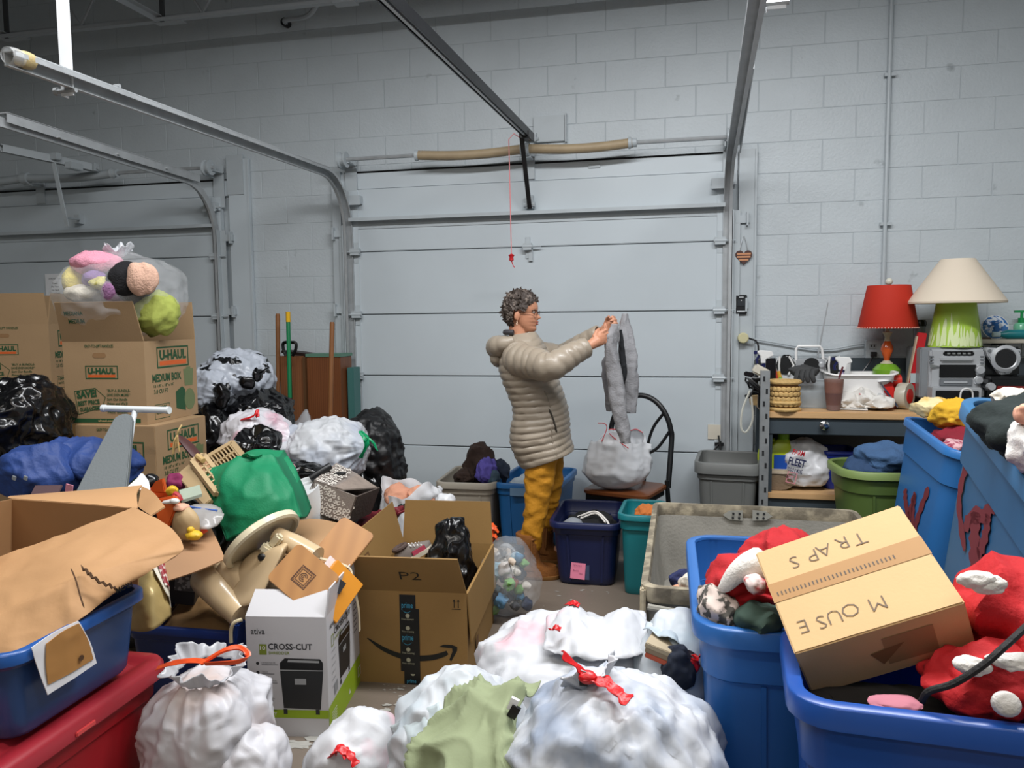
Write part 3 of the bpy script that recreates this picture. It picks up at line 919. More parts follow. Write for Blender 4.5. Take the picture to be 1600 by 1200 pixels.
b = MB(); b.box(((xb0 + xb1) / 2, 5.425, (ZT + zbk) / 2), (xb1 - xb0, 0.03, zbk - ZT)); mk('backsplash', b, bench_g, t, smooth=False)
b = MB(); b.box(((xb0 + xb1) / 2, 5.42, ZT / 2), (xb1 - xb0, 0.02, ZT - 0.05)); mk('back_panel', b, bench_g, t, smooth=False)  # added behind the shelf so the space under the worktop stays dark
for xx in (xb0 + 0.03, xb1 - 0.03):
    b = MB(); b.box((xx, 5.13, (ZT - 0.05) / 2), (0.03, 0.55, ZT - 0.05)); mk('side_panel', b, bench_g, t, smooth=False)  # ends added with the back to darken the space under the worktop
# slotted angle post
zp = float(P(1194, 579, BY - 0.03)[2])
post_m = mat('slotted_steel', '#9da1a2', 0.45, metal=0.5, var=0.15, vs=12)
t = thing('slotted_post', 'perforated grey steel angle post at the left front corner of the workbench', 'post', (xb0 - 0.01, BY - 0.03, 0))
b = MB(); b.box((xb0 - 0.005, BY - 0.03, zp / 2), (0.05, 0.004, zp)); b.box((xb0 - 0.03, BY - 0.01, zp / 2), (0.004, 0.04, zp)); mk('post', b, post_m, t, smooth=False)
for i in range(14):
    b = MB(); b.box((xb0 - 0.005 + (0.008 if i % 2 else -0.008), BY - 0.033, zp - 0.05 - i * 0.075), (0.012, 0.003, 0.03)); mk('slot', b, dark, t, smooth=False)
def onb(px, py, z=None):
    g = G(px, py, (ZT if z is None else z))
    g[1] = min(max(g[1], BY + 0.05), 5.34)
    return P(px, py, g[1])[0], g[1]
white_pl = mat('white_plastic', '#e6e6e4', 0.35)
silver = mat('silver_plastic', '#b9bcbf', 0.3, metal=0.35)
silver_d = mat('dark_silver', '#7b7f83', 0.35, metal=0.4)
black_pl = mat('black_gloss_plastic', '#0f1012', 0.25)
black_sp = mat('speaker_cloth', '#121315', 0.8, bump=0.3, bs=200)
glassm = mat('clear_plastic', '#dfe6e8', 0.15, alpha=0.10, spec=0.4)
# woven basket
x, y = onb(1225, 641)
t = thing('woven_basket', 'round tan woven basket with thick plaited rims on the bench corner', 'basket', (x, y, ZT))
straw = mat('straw', '#c7a468', 0.7, bump=0.6, bs=60, var=0.2, vs=15)
straw_d = mat('straw_dark', '#8a6436', 0.75, bump=0.5, bs=60)
rb, hb = mpp(1225, 620, y) * 22, mpp(1225, 620, y) * 47
b = MB(); b.lathe([(rb * 0.9, 0.0), (rb * 0.92, hb - 0.01), (rb * 0.86, hb - 0.01), (rb * 0.84, 0.01)], (x, y, ZT), n=24); mk('lining', b, straw_d, t)
for k in range(6):
    z = ZT + 0.012 + k * (hb - 0.03) / 5
    for j in range(18):
        if k in (0, 5): break
        a = 2 * math.pi * (j + (k % 2) * 0.5) / 18
        b = MB(); b.sphere((x + rb * math.cos(a), y + rb * math.sin(a), z), (0.010, 0.019, 0.016), 8, rot=rotz(a)); mk('weave', b, straw, t)
for z in (0.010, hb - 0.008, hb * 0.28):
    b = MB(); b.tube([(x + rb * 1.02 * math.cos(a), y + rb * 1.02 * math.sin(a), ZT + z) for a in np.linspace(0, 2 * math.pi, 28, endpoint=False)], 0.013, 8, closed=True); mk('rim', b, straw, t)
# screwdrivers and tools standing in the basket's back
for i, (px, py, colr, lb) in enumerate(((1212, 580, '#c43a34', 'red handled screwdriver behind the woven basket'), (1219, 585, '#d9a63c', 'yellow handled screwdriver behind the woven basket'), (1205, 590, '#3a3630', 'dark handled tool behind the woven basket'))):
    q = P(px, py, y + 0.14)
    t = thing('screwdriver', lb, 'screwdriver', (q[0] + 0.03, y + 0.14, ZT), 'hand tools by the woven basket')
    b = MB(); b.tube([q + (-0.012, 0, 0.02), q + (0, 0, -0.03), q + (0.010, 0, -0.06)], [0.012, 0.015, 0.010], 8); mk('handle', b, mat('handle_' + colr, colr, 0.35), t)
    b = MB(); b.tube([q + (0.008, 0, -0.06), (q[0] + 0.03, y + 0.14, ZT)], 0.004, 6); mk('shaft', b, steel, t)
b = MB(); q = P(1222, 594, y + 0.11); b.box(q + (0, 0, -0.008), (0.05, 0.03, 0.035), roty(0.5)); b.box((q[0] + 0.01, y + 0.11, (q[2] + ZT) / 2 - 0.02), (0.018, 0.02, q[2] - ZT - 0.02))
mk('green_clip', b, mat('green_clip', '#23b565', 0.4), label='small bright green clip by the woven basket', cat='clip', bevel=0.003)
# black and cream gadget cluster at the bench's left end
q = P(1186, 585, 5.0)
t = thing('glue_gun', 'cream and black glue gun with tangled cords at the left end of the bench', 'tool', (q[0], 5.0, ZT))
b = MB(); b.box(q + (0.01, 0, 0.02), (0.10, 0.06, 0.06), roty(0.5)); b.box(q + (0.03, 0, -0.05), (0.05, 0.05, 0.12), roty(0.15)); mk('body', b, mat('cream_case', '#c9c4b6', 0.45), t, bevel=0.01)
b = MB(); b.box(q + (-0.06, 0.01, 0.0), (0.06, 0.035, 0.03), roty(0.2)); b.box(q + (0.07, 0.02, 0.03), (0.06, 0.05, 0.14)); b.box((q[0] + 0.02, 5.0, (ZT + q[2] - 0.08) / 2), (0.05, 0.06, q[2] - 0.08 - ZT)); mk('grip', b, black_pl, t, bevel=0.006)
random.seed(11)
b = MB()
for k in range(5):
    b.tube(spline([q + (random.uniform(-.08, .06), random.uniform(-.06, .06), random.uniform(-.14, -.02)) for _ in range(6)], 24), 0.006, 5)
mk('cord', b, blackm, t, kind='stuff')
b = MB(); b.tube(spline([P(1172, 610, 4.98), P(1160, 640, 4.95), P(1158, 668, 4.93), P(1166, 675, 4.93), P(1176, 655, 4.94), P(1174, 620, 4.96)], 24), 0.007, 6)
mk('hanging_cord', b, mat('pale_cord', '#b8b8ae', 0.6), label='pale cord looping down off the left end of the bench', cat='cord')
t = thing('radio_case', 'dark box behind the spray bottle on the left of the bench', 'box', (P(1205, 600, 5.3)[0], 5.3, ZT))
b = MB(); pbox(b, 1180, 563, 1215, 606, 5.28, 0.12); mk('case', b, mat('dark_grey_plastic', '#26282b', 0.5), t, bevel=0.006)
# spray bottles
def spray(px, py_top, py_base, Y, body_m, head_m, trig_m, label, flip=1):
    s_ = mpp(px, (py_top + py_base) / 2, Y)
    x = P(px, py_top, Y)[0]
    zt = P(px, py_top, Y)[2]
    h = zt - ZT
    t = thing('spray_bottle', label, 'spray bottle', (x, Y, ZT))
    b = MB(); b.lathe([(0.034, 0), (0.036, 0.01), (0.036, h * 0.48), (0.028, h * 0.58), (0.013, h * 0.68), (0.013, h * 0.72)], (x, Y, ZT), n=18); mk('bottle', b, body_m, t)
    b = MB(); b.lathe([(0.017, 0), (0.017, 0.025)], (x, Y, ZT + h * 0.70), n=14); mk('collar', b, trig_m, t)
    b = MB()
    pr = [(-0.045, 0.022), (-0.03, 0.035), (0.045, 0.030), (0.058, 0.0), (0.030, -0.012), (0.020, -0.05), (-0.018, -0.05), (-0.022, -0.005)]
    b.prism([(a * flip, c_) for a, c_ in (pr if flip > 0 else pr[::-1])], (x, Y + 0.018, zt - 0.035), (1, 0, 0), (0, 0, 1), 0.036); mk('sprayer_head', b, head_m, t, bevel=0.004)
    b = MB(); b.box((x - flip * 0.052, Y, zt - 0.016), (0.022, 0.022, 0.022)); mk('nozzle', b, trig_m, t, bevel=0.003)
    b = MB(); b.tube([(x - flip * 0.025, Y, zt - 0.03), (x - flip * 0.045, Y, zt - 0.06), (x - flip * 0.04, Y, zt - 0.085)], 0.008, 6); mk('trigger', b, trig_m, t)
navy_pl = mat('navy_plastic', '#141b4d', 0.35)
spray(1194, 547, 604, 5.12, white_pl, white_pl, navy_pl, 'white spray bottle with dark blue trigger at the left end of the bench')
spray(1316, 557, 632, 5.10, mat('lilac_plastic', '#b9a9c9', 0.3), white_pl, navy_pl, 'lilac spray bottle with white head behind the iced drink')
# purple bottle
# silver and white boombox with wire handle
def box3(name, t, x0, y0, x1, y1, Y, dep, m, bev=0.006):
    b = MB(); pbox(b, x0, y0, x1, y1, Y, dep); return mk(name, b, m, t, bevel=bev)
t = thing('boombox', 'silver and white portable radio with upright white carry handle and aerial', 'radio', (P(1265, 600, 5.3)[0], 5.3, ZT))
Yb = 5.24
for (a, c_) in ((1211, 1243), (1289, 1330)):
    box3('speaker', t, a, 560, c_, 604, Yb, 0.13, mat('radio_white', '#d6d8d8', 0.35), 0.012)
box3('centre_unit', t, 1243, 561, 1289, 604, Yb - 0.02, 0.16, silver, 0.008)
for px in (1228, 1268, 1306):
    q = P(px, 571, Yb - 0.02)
    b = MB(); b.lathe([(0.058 if px != 1268 else 0.05, 0.0), (0.055 if px != 1268 else 0.046, 0.012), (0.04, 0.012)], (q[0], Yb + (0.0 if px != 1268 else -0.02), q[2]), (0, -1, 0), 20); mk('driver', b, black_sp, t)
for px in (1221, 1235, 1299, 1313):
    q = P(px, 571, Yb - 0.02); b = MB(); b.tube([(q[0] - 0.01, Yb - 0.015, q[2] + 0.06), (q[0] + (0.02 if px in (1235, 1313) else -0.015), Yb - 0.018, q[2]), (q[0] - 0.01, Yb - 0.015, q[2] - 0.06)], 0.007, 6); mk('trim_bar', b, white_pl, t)
q = P(1284, 570, Yb - 0.04); b = MB(); b.lathe([(0.018, 0), (0.018, 0.015), (0.010, 0.018)], (q[0], Yb - 0.02, q[2]), (0, -1, 0), 14); mk('dial', b, silver, t)
b = MB(); b.tube([P(1244, 568, Yb), P(1244, 545, Yb), P(1247, 541, Yb), P(1281, 541, Yb), P(1284, 545, Yb), P(1287, 568, Yb)], 0.009, 8); mk('handle', b, white_pl, t)
b = MB(); b.tube([P(1277, 560, Yb + 0.1), P(1294, 473, Yb + 0.1)], [0.006, 0.003], 6); mk('aerial', b, steel, t)
q = P(1229, 557, Yb + 0.05); b = MB(); b.lathe([(0.03, -0.02), (0.03, 0.0), (0.02, 0.012)], q, (0, 0, 1), 12); mk('top_knob', b, black_pl, t)
# clear bin on the bench with grey gloves
t = thing('clear_bin', 'clear plastic bin holding odds and ends on the bench behind the iced drink', 'bin', (P(1270, 630, 5.05)[0], 5.1, ZT))
x0, x1 = P(1222, 620, 5.02)[0], P(1318, 620, 5.02)[0]
zt_ = P(1260, 594, 5.02)[2]
def ringb(k, z): return np.column_stack([rrect((x1 - x0) * k, 0.24 * k, 0.03) + ((x0 + x1) / 2, 5.14), np.full(24, z)])
b = MB(); b.loft([ringb(.9, ZT), ringb(1, zt_), ringb(1.05, zt_), ringb(1.05, zt_ + .006), ringb(.98, zt_ + .006), ringb(.88, ZT + .005)]); mk('body', b, mat('frosted_plastic', '#c3cdd2', 0.25, alpha=0.42), t)
b = MB(); b.box(((x0 + x1) / 2 + 0.08, 5.13, ZT + 0.05), (0.13, 0.12, 0.09)); mk('grey_box', b, mat('mid_grey', '#5a6266', 0.6), label='dark grey block inside the clear bench bin', cat='box', bevel=0.005)
gl = mat('grey_glove', '#3a3b3c', 0.8, bump=0.3, bs=80)
t = thing('work_glove', 'dark grey work glove draped over the rim of the clear bin', 'glove', P(1258, 590, 5.02))
b = MB(); blob(b, P(1258, 580, 5.06), np.diag([0.10, 0.05, 0.035]), seed=4, sub=4, folds=0.006); mk('palm', b, gl, t)
for i, px in enumerate((1245, 1253, 1261, 1269)):
    b = MB(); b.tube(spline([P(px + 2, 580, 5.02), P(px, 587, 4.99), P(px - 1 + i, 593, 4.985), P(px + i, 598 - (i == 0) * 3, 4.985)], 8), [0.018, 0.017, 0.016, 0.016, 0.015, 0.014, 0.013, 0.008], 8); mk('finger', b, gl, t)
# iced drink
x, y = onb(1302, 641)
t = thing('iced_drink', 'tall clear cup of brown iced drink with a dark red straw', 'cup', (x, y, ZT))
hc = mpp(1302, 615, y) * 53
drink = mat('brown_drink', '#5c3026', 0.5, spec=.2, var=0.15, vs=12)
b = MB(); b.lathe([(0.038, 0.003), (0.050, hc * 0.52), (0.0, hc * 0.52)], (x, y, ZT), n=24); mk('drink', b, drink, t)
b = MB(); b.lathe([(0.0505, hc * 0.52), (0.056, hc * 0.92), (0.0, hc * 0.93)], (x, y, ZT), n=24); mk('foam', b, mat('drink_foam', '#744636', 0.6, spec=.2, var=0.2, vs=25), t)
b = MB(); b.lathe([(0.040, 0), (0.060, hc * 0.96), (0.062, hc), (0.058, hc), (0.0385, 0.002)], (x, y, ZT), n=24, cap1=False); mk('cup', b, mat('cup_clear', '#ffffff', .1, alpha=.05), t)
b = MB(); b.tube([(x + 0.02, y, ZT + hc * 0.8), P(1317, 573, y)], 0.006, 8); mk('straw', b, mat('straw_red', '#5c1520', 0.4), t)
# white tub
t = thing('white_tub', 'large white oblong dish tub on the bench below the red lamp', 'tub', (P(1355, 610, 5.1)[0], 5.13, ZT))
x0, x1 = P(1292, 600, 5.02)[0], P(1404, 600, 5.02)[0]
zt_ = P(1360, 586, 5.02)[2]
def ringw(k, z, o=0.0): return np.column_stack([rrect((x1 - x0) * k + o, 0.28 * k + o, 0.07) + ((x0 + x1) / 2, 5.15), z + 0.007 * np.cos(np.linspace(0, 4 * math.pi, 24)) * (z > ZT + 0.1)])
b = MB(); b.loft([ringw(.84, ZT), ringw(.95, zt_ - 0.02), ringw(.97, zt_), ringw(.97, zt_ + 0.004, 0.035), ringw(.97, zt_ + 0.012, 0.03), ringw(.96, zt_ + 0.008), ringw(.8, ZT + .02)]); mk('body', b, mat('tub_white', '#ecebe9', 0.4), t)
# white rags
cloth_w = mat('white_cloth', '#d9d6d0', 0.9, bump=0.3, bs=60, var=0.06)
b = MB()
for (px, py, Y, rx, rz, s_) in ((1325, 628, 5.0, 0.10, 0.055, 3), (1345, 622, 5.0, 0.09, 0.07, 5), (1365, 630, 4.98, 0.10, 0.05, 8)):
    q = P(px, py, Y); blob(b, (q[0], Y, ZT + rz * 0.7), np.diag([rx, 0.07, rz]), seed=s_, sub=4, folds=0.022, ff=13, fine=0.006, floor=ZT + 0.001)
mk('white_rag', b, cloth_w, label='crumpled white cotton rag beside the iced drink', cat='rag')
b = MB(); b.tube([P(1342, 615, 4.945), P(1352, 620, 4.94), P(1353, 627, 4.94)], 0.003, 5); mk('red_thread', b, redc, label='red stitched edge lying on the white cotton rag', cat='thread')
for i, (px, py, w_, l_, a) in enumerate(((1272, 636, 0.15, 0.06, 0.1), (1333, 641, 0.16, 0.07, -0.15))):
    x, y = onb(px, py); b = MB(); b.box((x, y + 0.01, ZT + 0.005 + 0.003 * i), (w_, l_, 0.008), rotz(a)); mk('paper_slip', b, white_pl, label=['white paper slip lying left of the iced drink', 'white paper slip lying right of the iced drink'][i], cat='paper', bevel=0.001)
b = MB(); x, y = onb(1254, 632); b.box((x, y + 0.05, ZT + 0.035), (0.025, 0.03, 0.07), roty(0.3)); mk('plastic_wedge', b, black_pl, label='small black wedge between the woven basket and the iced drink', cat='cap', bevel=0.004)
b = MB(); x, y = onb(1180, 633); b.lathe([(0.05, 0), (0.055, 0.03), (0.05, 0.06), (0.045, 0.06)], (x + 0.02, y + 0.03, ZT), n=16); mk('tan_roll', b, mat('tan_tape', '#c6a676', 0.5), label='tan tape roll at the far left end of the bench', cat='tape')
# tape dispenser
tape_r = mat('tape_red', '#c8261f', 0.35)
x, y = onb(1398, 640)
t = thing('tape_dispenser', 'red packing tape dispenser with a wide roll on the bench', 'tape dispenser', (x, y, ZT))
b = MB(); b.lathe([(0.045, -0.03), (0.078, -0.03), (0.080, -0.026), (0.080, 0.026), (0.078, 0.03), (0.045, 0.03)], (x + 0.06, y + 0.03, ZT + 0.082), (0.8, -0.6, 0), 28, cap0=False, cap1=False); mk('tape_roll', b, mat('tape_roll', '#b9b3a3', 0.3), t)
b = MB(); b.lathe([(0.02, -0.034), (0.044, -0.034), (0.044, 0.034), (0.02, 0.034)], (x + 0.06, y + 0.03, ZT + 0.082), (0.8, -0.6, 0), 18); mk('hub', b, tape_r, t)
b = MB(); b.box((x - 0.03, y + 0.02, ZT + 0.10), (0.06, 0.05, 0.13), roty(-0.25)); b.box((x - 0.07, y, ZT + 0.03), (0.07, 0.05, 0.055), roty(-0.3)); mk('handle', b, tape_r, t, bevel=0.006)
b = MB(); b.bar((x - 0.10, y - 0.01, ZT + 0.17), (x + 0.0, y - 0.01, ZT + 0.18), 0.05, 0.003); b.bar((x - 0.09, y - 0.015, ZT + 0.165), (x + 0.01, y - 0.03, ZT + 0.02), 0.006, 0.01); mk('guard', b, chrome, t, smooth=False)
b = MB(); q = P(1393, 595, 5.1); b.tube([q + (-0.045, 0, 0), q + (0.05, 0, 0)], 0.038, 14); b.box((q[0], 5.1, (ZT + q[2]) / 2 - 0.02), (0.05, 0.05, q[2] - ZT - 0.04)); mk('red_flashlight', b, mat('orange_red', '#d8392b', 0.35), label='red cylinder on its side above the tape dispenser', cat='flashlight')
b = MB(); q = P(1378, 622, 5.02); b.lathe([(0.03, 0), (0.035, 0.02), (0.035, 0.07), (0.02, 0.10)], (q[0], 5.02, ZT), n=14); mk('glass_jar', b, mat('jar_glass', '#c9d2d4', 0.1, alpha=0.5), label='small clear jar left of the tape dispenser', cat='jar')
x, y = onb(1425, 636); b = MB(); b.tube(spline([(x - 0.12, y, ZT + 0.006), (x, y - 0.03, ZT + 0.006), (x + 0.12, y - 0.01, ZT + 0.006), (x + 0.2, y + 0.06, ZT + 0.006)], 20), 0.005, 6); mk('power_lead', b, blackm, label='black cord lying on the bench beside the tape dispenser', cat='cord')
# red level and dark bottle
q0, q1 = P(1420, 628, 5.12), P(1441, 520, 5.12)
t = thing('spirit_level', 'long red level leaning upright beside the stereo', 'level', q0)
u = nrm(q1 - q0)
b = MB(); b.bar(q0, q1, 0.03, 0.05, up=(0.98, 0, -0.2)); mk('body', b, mat('level_red', '#b01a20', 0.35), t, bevel=0.003)
b = MB(); b.bar(q0 + (-0.030, 0, 0), q1 + (-0.030, 0, -0.02), 0.032, 0.007, up=(0.98, 0, -0.2)); mk('edge', b, mat('level_edge', '#b9a48c', 0.5), t, smooth=False)
b = MB(); b.box(q0 + (q1 - q0) * 0.35 + (0, -0.017, 0), (0.045, 0.004, 0.06)); mk('sticker', b, mat('sticker_grey', '#a9b4b6', 0.5), t, smooth=False)
t = thing('travel_cup', 'grey cup with black lid beside the green lamp base', 'cup', P(1436, 522, 5.3))
q = P(1436, 522, 5.3)
b = MB(); b.lathe([(0.02, -0.40), (0.03, -0.05), (0.034, 0.0), (0.036, 0.05)], q, n=14); mk('cup', b, silver_d, t)
b = MB(); b.lathe([(0.039, 0.05), (0.041, 0.06), (0.041, 0.075), (0.034, 0.09)], q, n=14); mk('lid', b, black_pl, t)
# red lamp
x, y = P(1385, 578, 5.26)[0], 5.26
s_ = mpp(1385, 500, y)
zp_ = lambda py: P(1384, py, y)[2]
t = thing('table_lamp', 'table lamp with a red drum shade, orange stem and green base', 'lamp', (x, y, ZT))
b = MB(); b.lathe([(0.055, 0), (20 * s_, zp_(581) - ZT), (20 * s_, zp_(577) - ZT), (14 * s_, zp_(570) - ZT), (0.02, zp_(566) - ZT)], (x, y, ZT), n=28); mk('base', b, mat('lamp_green', '#6fa02a', 0.2, coat=0.4), t)
b = MB(); b.lathe([(11 * s_, zp_(572)), (9 * s_, zp_(567)), (4 * s_, zp_(563))], (x, y, 0), n=20); mk('collar', b, mat('lamp_cream', '#b5ae92', 0.4), t)
b = MB(); b.lathe([(3.5 * s_, zp_(566)), (5 * s_, zp_(558)), (9.5 * s_, zp_(546)), (8 * s_, zp_(540)), (4 * s_, zp_(532))], (x, y, 0), n=24); mk('stem', b, mat('lamp_orange', '#c0521c', 0.2, coat=0.5), t)
b = MB(); b.lathe([(4.5 * s_, zp_(533)), (3.5 * s_, zp_(527)), (7.5 * s_, zp_(519)), (3 * s_, zp_(518)), (3 * s_, zp_(505))], (x, y, 0), n=20); mk('neck', b, mat('lamp_cream2', '#b3a988', 0.4), t)
shade_r = mat('shade_red', '#c9301a', 0.75, transl=0.15)
b = MB(); b.lathe([(43 * s_, zp_(513)), (43.4 * s_, zp_(512)), (31 * s_, zp_(446)), (30.4 * s_, zp_(446)), (42.4 * s_, zp_(512))], (x, y, 0), n=40, cap0=False, cap1=False); mk('lamp_shade', b, shade_r, t)
b = MB()
for a in np.linspace(0, 2 * math.pi, 60, endpoint=False): b.sphere((x + 43.5 * s_ * math.cos(a), y + 43.5 * s_ * math.sin(a), zp_(512)), 0.005, 6)
mk('bead_trim', b, mat('trim_pink', '#e0b3a4', 0.6), t, kind='stuff')
b = MB(); b.sphere((x, y, zp_(440)), 5.6 * s_, 14); mk('finial', b, mat('ivory', '#d8d5c6', 0.35), t)
b = MB(); b.tube([(x, y, zp_(518)), (x, y, zp_(443))], 0.006, 6); mk('rod', b, steel, t)
for a in (0.4, 2.5, 4.6):
    b = MB(); b.tube([(x, y, zp_(447)), (x + 31 * s_ * math.cos(a), y + 31 * s_ * math.sin(a), zp_(447))], 0.002, 5); mk('spoke', b, steel, t)
# stereo
Ys = 4.98
t = thing('stereo', 'silver hi-fi stereo with a black display window under the green lamp', 'stereo', (P(1495, 600, Ys)[0], Ys + 0.15, ZT))
zs_bot = ZT
box3('case', t, 1436, 543, 1540, 622, Ys + 0.04, 0.30, mat('stereo_side', '#8d9296', 0.35, metal=0.3), 0.008)
box3('front_panel', t, 1451, 545, 1541, 622, Ys, 0.05, silver, 0.012)
box3('display_window', t, 1468, 570, 1526, 590, Ys - 0.008, 0.02, black_pl, 0.003)
box3('cassette_slot', t, 1474, 549, 1523, 556, Ys - 0.006, 0.02, black_pl, 0.006)
for px in range(1480, 1520, 8):
    box3('button', t, px, 551, px + 5, 553.5, Ys - 0.012, 0.012, chrome, 0.0)
box3('tray', t, 1470, 557, 1522, 565, Ys - 0.018, 0.03, silver, 0.008)
box3('lower_panel', t, 1468, 592, 1520, 603, Ys - 0.01, 0.02, silver_d, 0.004)
box3('lower_tray', t, 1475, 596, 1512, 599, Ys - 0.016, 0.02, silver, 0.002)
for px, py, r_ in ((1530, 578, 0.025), (1528, 594, 0.022), (1527, 610, 0.014)):
    q = P(px, py, Ys); b = MB(); b.lathe([(r_ * 1.2, 0), (r_ * 1.2, 0.006), (r_, 0.008), (r_, 0.025), (r_ * 0.8, 0.03)], (q[0], Ys, q[2]), (0, -1, 0), 18); mk('dial', b, silver, t)
for px in (1453, 1532):
    for py in (556, 561, 566):
        box3('side_button', t, px, py, px + 6, py + 2, Ys - 0.005, 0.01, silver_d, 0.0)
for px, sgn in ((1459, 1), (1532, -1)):
    q = P(px, 572, Ys - 0.005); b = MB(); b.prism([(-0.02, 0.012), (0.03 * sgn, 0.0), (-0.02, -0.012)] if sgn > 0 else [(-0.03, 0), (0.02, 0.012), (0.02, -0.012)], q, (1, 0, 0), (0, 0, 1), 0.008); mk('wedge', b, chrome, t, smooth=False)
t = thing('dvd_player', 'thin silver and black deck lying below the stereo on the bench', 'player', (P(1490, 630, 4.9)[0], 4.9, ZT))
box3('case', t, 1456, 606, 1534, 634, 4.88, 0.10, silver, 0.004)
box3('front', t, 1462, 611, 1530, 630, 4.872, 0.02, black_pl, 0.003)
b = MB(); b.tube(spline([P(1500, 626, 4.85), P(1502, 612, 4.84), P(1510, 607, 4.84), P(1519, 612, 4.85), P(1520, 626, 4.86)], 16), 0.005, 6); mk('white_cable', b, white_pl, label='white cable looped in front of the deck on the bench', cat='cable')
# silver angular speaker
q = P(1570, 565, 4.95)
t = thing('speaker', 'silver wedge shaped loudspeaker with a round black cone by the stereo', 'speaker', (q[0], 5.0, ZT))
out = [P(px, py, 4.95) for px, py in ((1540, 543), (1597, 546), (1594, 556), (1580, 584), (1563, 586), (1543, 554))]
b = MB(); b.prism([(p_[0] - q[0], p_[2] - q[2]) for p_ in out][::-1], (q[0], 4.95, q[2]), (1, 0, 0), (0, 0, 1), -0.05); mk('front_plate', b, silver, t, bevel=0.006, fixn=True)
b = MB(); b.box((q[0], 5.07, q[2]), (0.20, 0.14, 0.17)); b.box((q[0], 5.07, (ZT + q[2] - 0.08) / 2), (0.16, 0.14, q[2] - 0.085 - ZT)); mk('cabinet', b, black_pl, t, bevel=0.01)
qq = P(1569, 561, 4.9)
b = MB(); b.lathe([(0.075, 0), (0.078, 0.01), (0.060, 0.016), (0.055, 0.012)], (q[0], 4.95, qq[2]), (0, -1, 0), 28, cap0=False, cap1=False); mk('ring', b, silver, t)
b = MB(); b.lathe([(0.058, 0.012), (0.03, 0.004), (0.02, 0.010), (0.0, 0.012)], (q[0], 4.95, qq[2]), (0, -1, 0), 24); mk('cone', b, black_sp, t)
for px, py in ((1546, 548), (1591, 550), (1572, 581)):
    p_ = P(px, py, 4.95); b = MB(); b.lathe([(0.009, 0), (0.009, 0.008)], (p_[0], 4.95, p_[2]), (0, -1, 0), 10); mk('screw', b, silver_d, t)
# black red machine at the right edge
t = thing('black_console', 'black and red appliance at the right edge under the loudspeaker', 'appliance', (P(1590, 610, 4.85)[0], 4.9, ZT))
b = MB(); pbox(b, 1545, 590, 1660, 612, 4.86, 0.2); mk('case', b, black_pl, t, bevel=0.015)
b = MB(); b.box((P(1600, 600, 4.86)[0], 4.96, ZT + 0.03), (0.40, 0.2, 0.06)); mk('base', b, black_pl, t, bevel=0.01)
b = MB(); pbox(b, 1558, 604, 1650, 614, 4.85, 0.06); mk('red_band', b, mat('dark_red_plastic', '#7c1a17', 0.35), t, bevel=0.004)
b = MB(); q = P(1548, 604, 4.86); b.lathe([(0.02, -0.02), (0.024, 0.0), (0.02, 0.02)], q, (0, -1, 0), 14); mk('knob', b, silver, t)
# rear shelf
zsh = float(P(1560, 530, 5.30)[2])
t = thing('wall_shelf', 'pale shelf board along the wall behind the stereo', 'shelf', (2.0, 5.36, zsh))
b = MB(); b.box((P(1560, 530, 5.28)[0] + 0.25, 5.36, zsh - 0.012), (0.9, 0.20, 0.025)); mk('board', b, mat('shelf_cream', '#c9c3b5', 0.5), t, bevel=0.003)
for xx in (1.95, 2.3):
    b = MB(); b.box((xx, 5.45, zsh - 0.10), (0.03, 0.02, 0.18)); b.box((xx, 5.38, zsh - 0.03), (0.02, 0.16, 0.02)); mk('bracket', b, bench_g, t, smooth=False)
q = P(1557, 512, 5.36)
t = thing('blue_plate', 'blue and white patterned plate leaning on the rear shelf', 'plate', (q[0], 5.36, zsh))
rp = 19 * mpp(1557, 512, 5.36); cz = zsh + rp
b = MB(); b.lathe([(rp * .5, 0.004), (rp * .6, 0), (rp, -0.014), (rp, -0.010), (rp * .6, 0.004)], (q[0], 5.37, cz), (0, -1, 0.25), 32); mk('plate', b, mat('plate_blue', '#3f78b8', 0.2, col2='#dfe6ee', c2s=28, c2lo=.5, c2hi=.56), t)
b = MB(); b.lathe([(rp * 0.96, -0.0145), (rp * 1.01, -0.014), (rp * 1.01, -0.009), (rp * .96, -0.008)], (q[0], 5.37, cz), (0, -1, 0.25), 32, cap0=False, cap1=False); mk('rim', b, white_pl, t)
t = thing('teal_bottle', 'teal bottle lying on its side on the rear shelf', 'bottle', P(1590, 525, 5.28))
q = P(1568, 521, 5.28); r_ = 7.5 * mpp(1580, 522, 5.28)
b = MB(); b.lathe([(0.012, -0.05), (0.014, -0.02), (r_, 0.02), (r_, 0.25), (r_ * .7, 0.26)], (q[0], 5.28, zsh + r_), (1, 0, 0), 18); mk('bottle', b, mat('teal_pl', '#1f7f86', 0.3), t)
b = MB(); b.lathe([(0.016, -0.06), (0.016, -0.02)], (q[0], 5.28, zsh + r_), (1, 0, 0), 12); mk('cap', b, mat('pale_teal', '#b9cfd4', 0.3), t)
q = P(1596, 505, 5.40)
t = thing('soap_pump', 'green soap pump bottle on the rear shelf at the right edge', 'bottle', (q[0], 5.40, zsh))
b = MB(); b.lathe([(0.04, 0), (0.042, 0.01), (0.042, 0.085), (0.03, 0.10)], (q[0], 5.40, zsh), n=18); mk('bottle', b, mat('mint_pl', '#7fcfa8', 0.2, alpha=0.85), t)
b = MB(); b.lathe([(0.02, 0.10), (0.02, 0.13), (0.008, 0.13), (0.008, 0.165)], (q[0], 5.40, zsh), n=12); b.box((q[0] - 0.015, 5.40, zsh + 0.17), (0.055, 0.02, 0.014)); mk('pump', b, mat('pump_green', '#128a4a', 0.35), t)
q = P(1519, 500, 5.40)
t = thing('wall_box', 'white wall panel box half hidden behind the green lamp', 'panel', (q[0], 5.42, zsh))
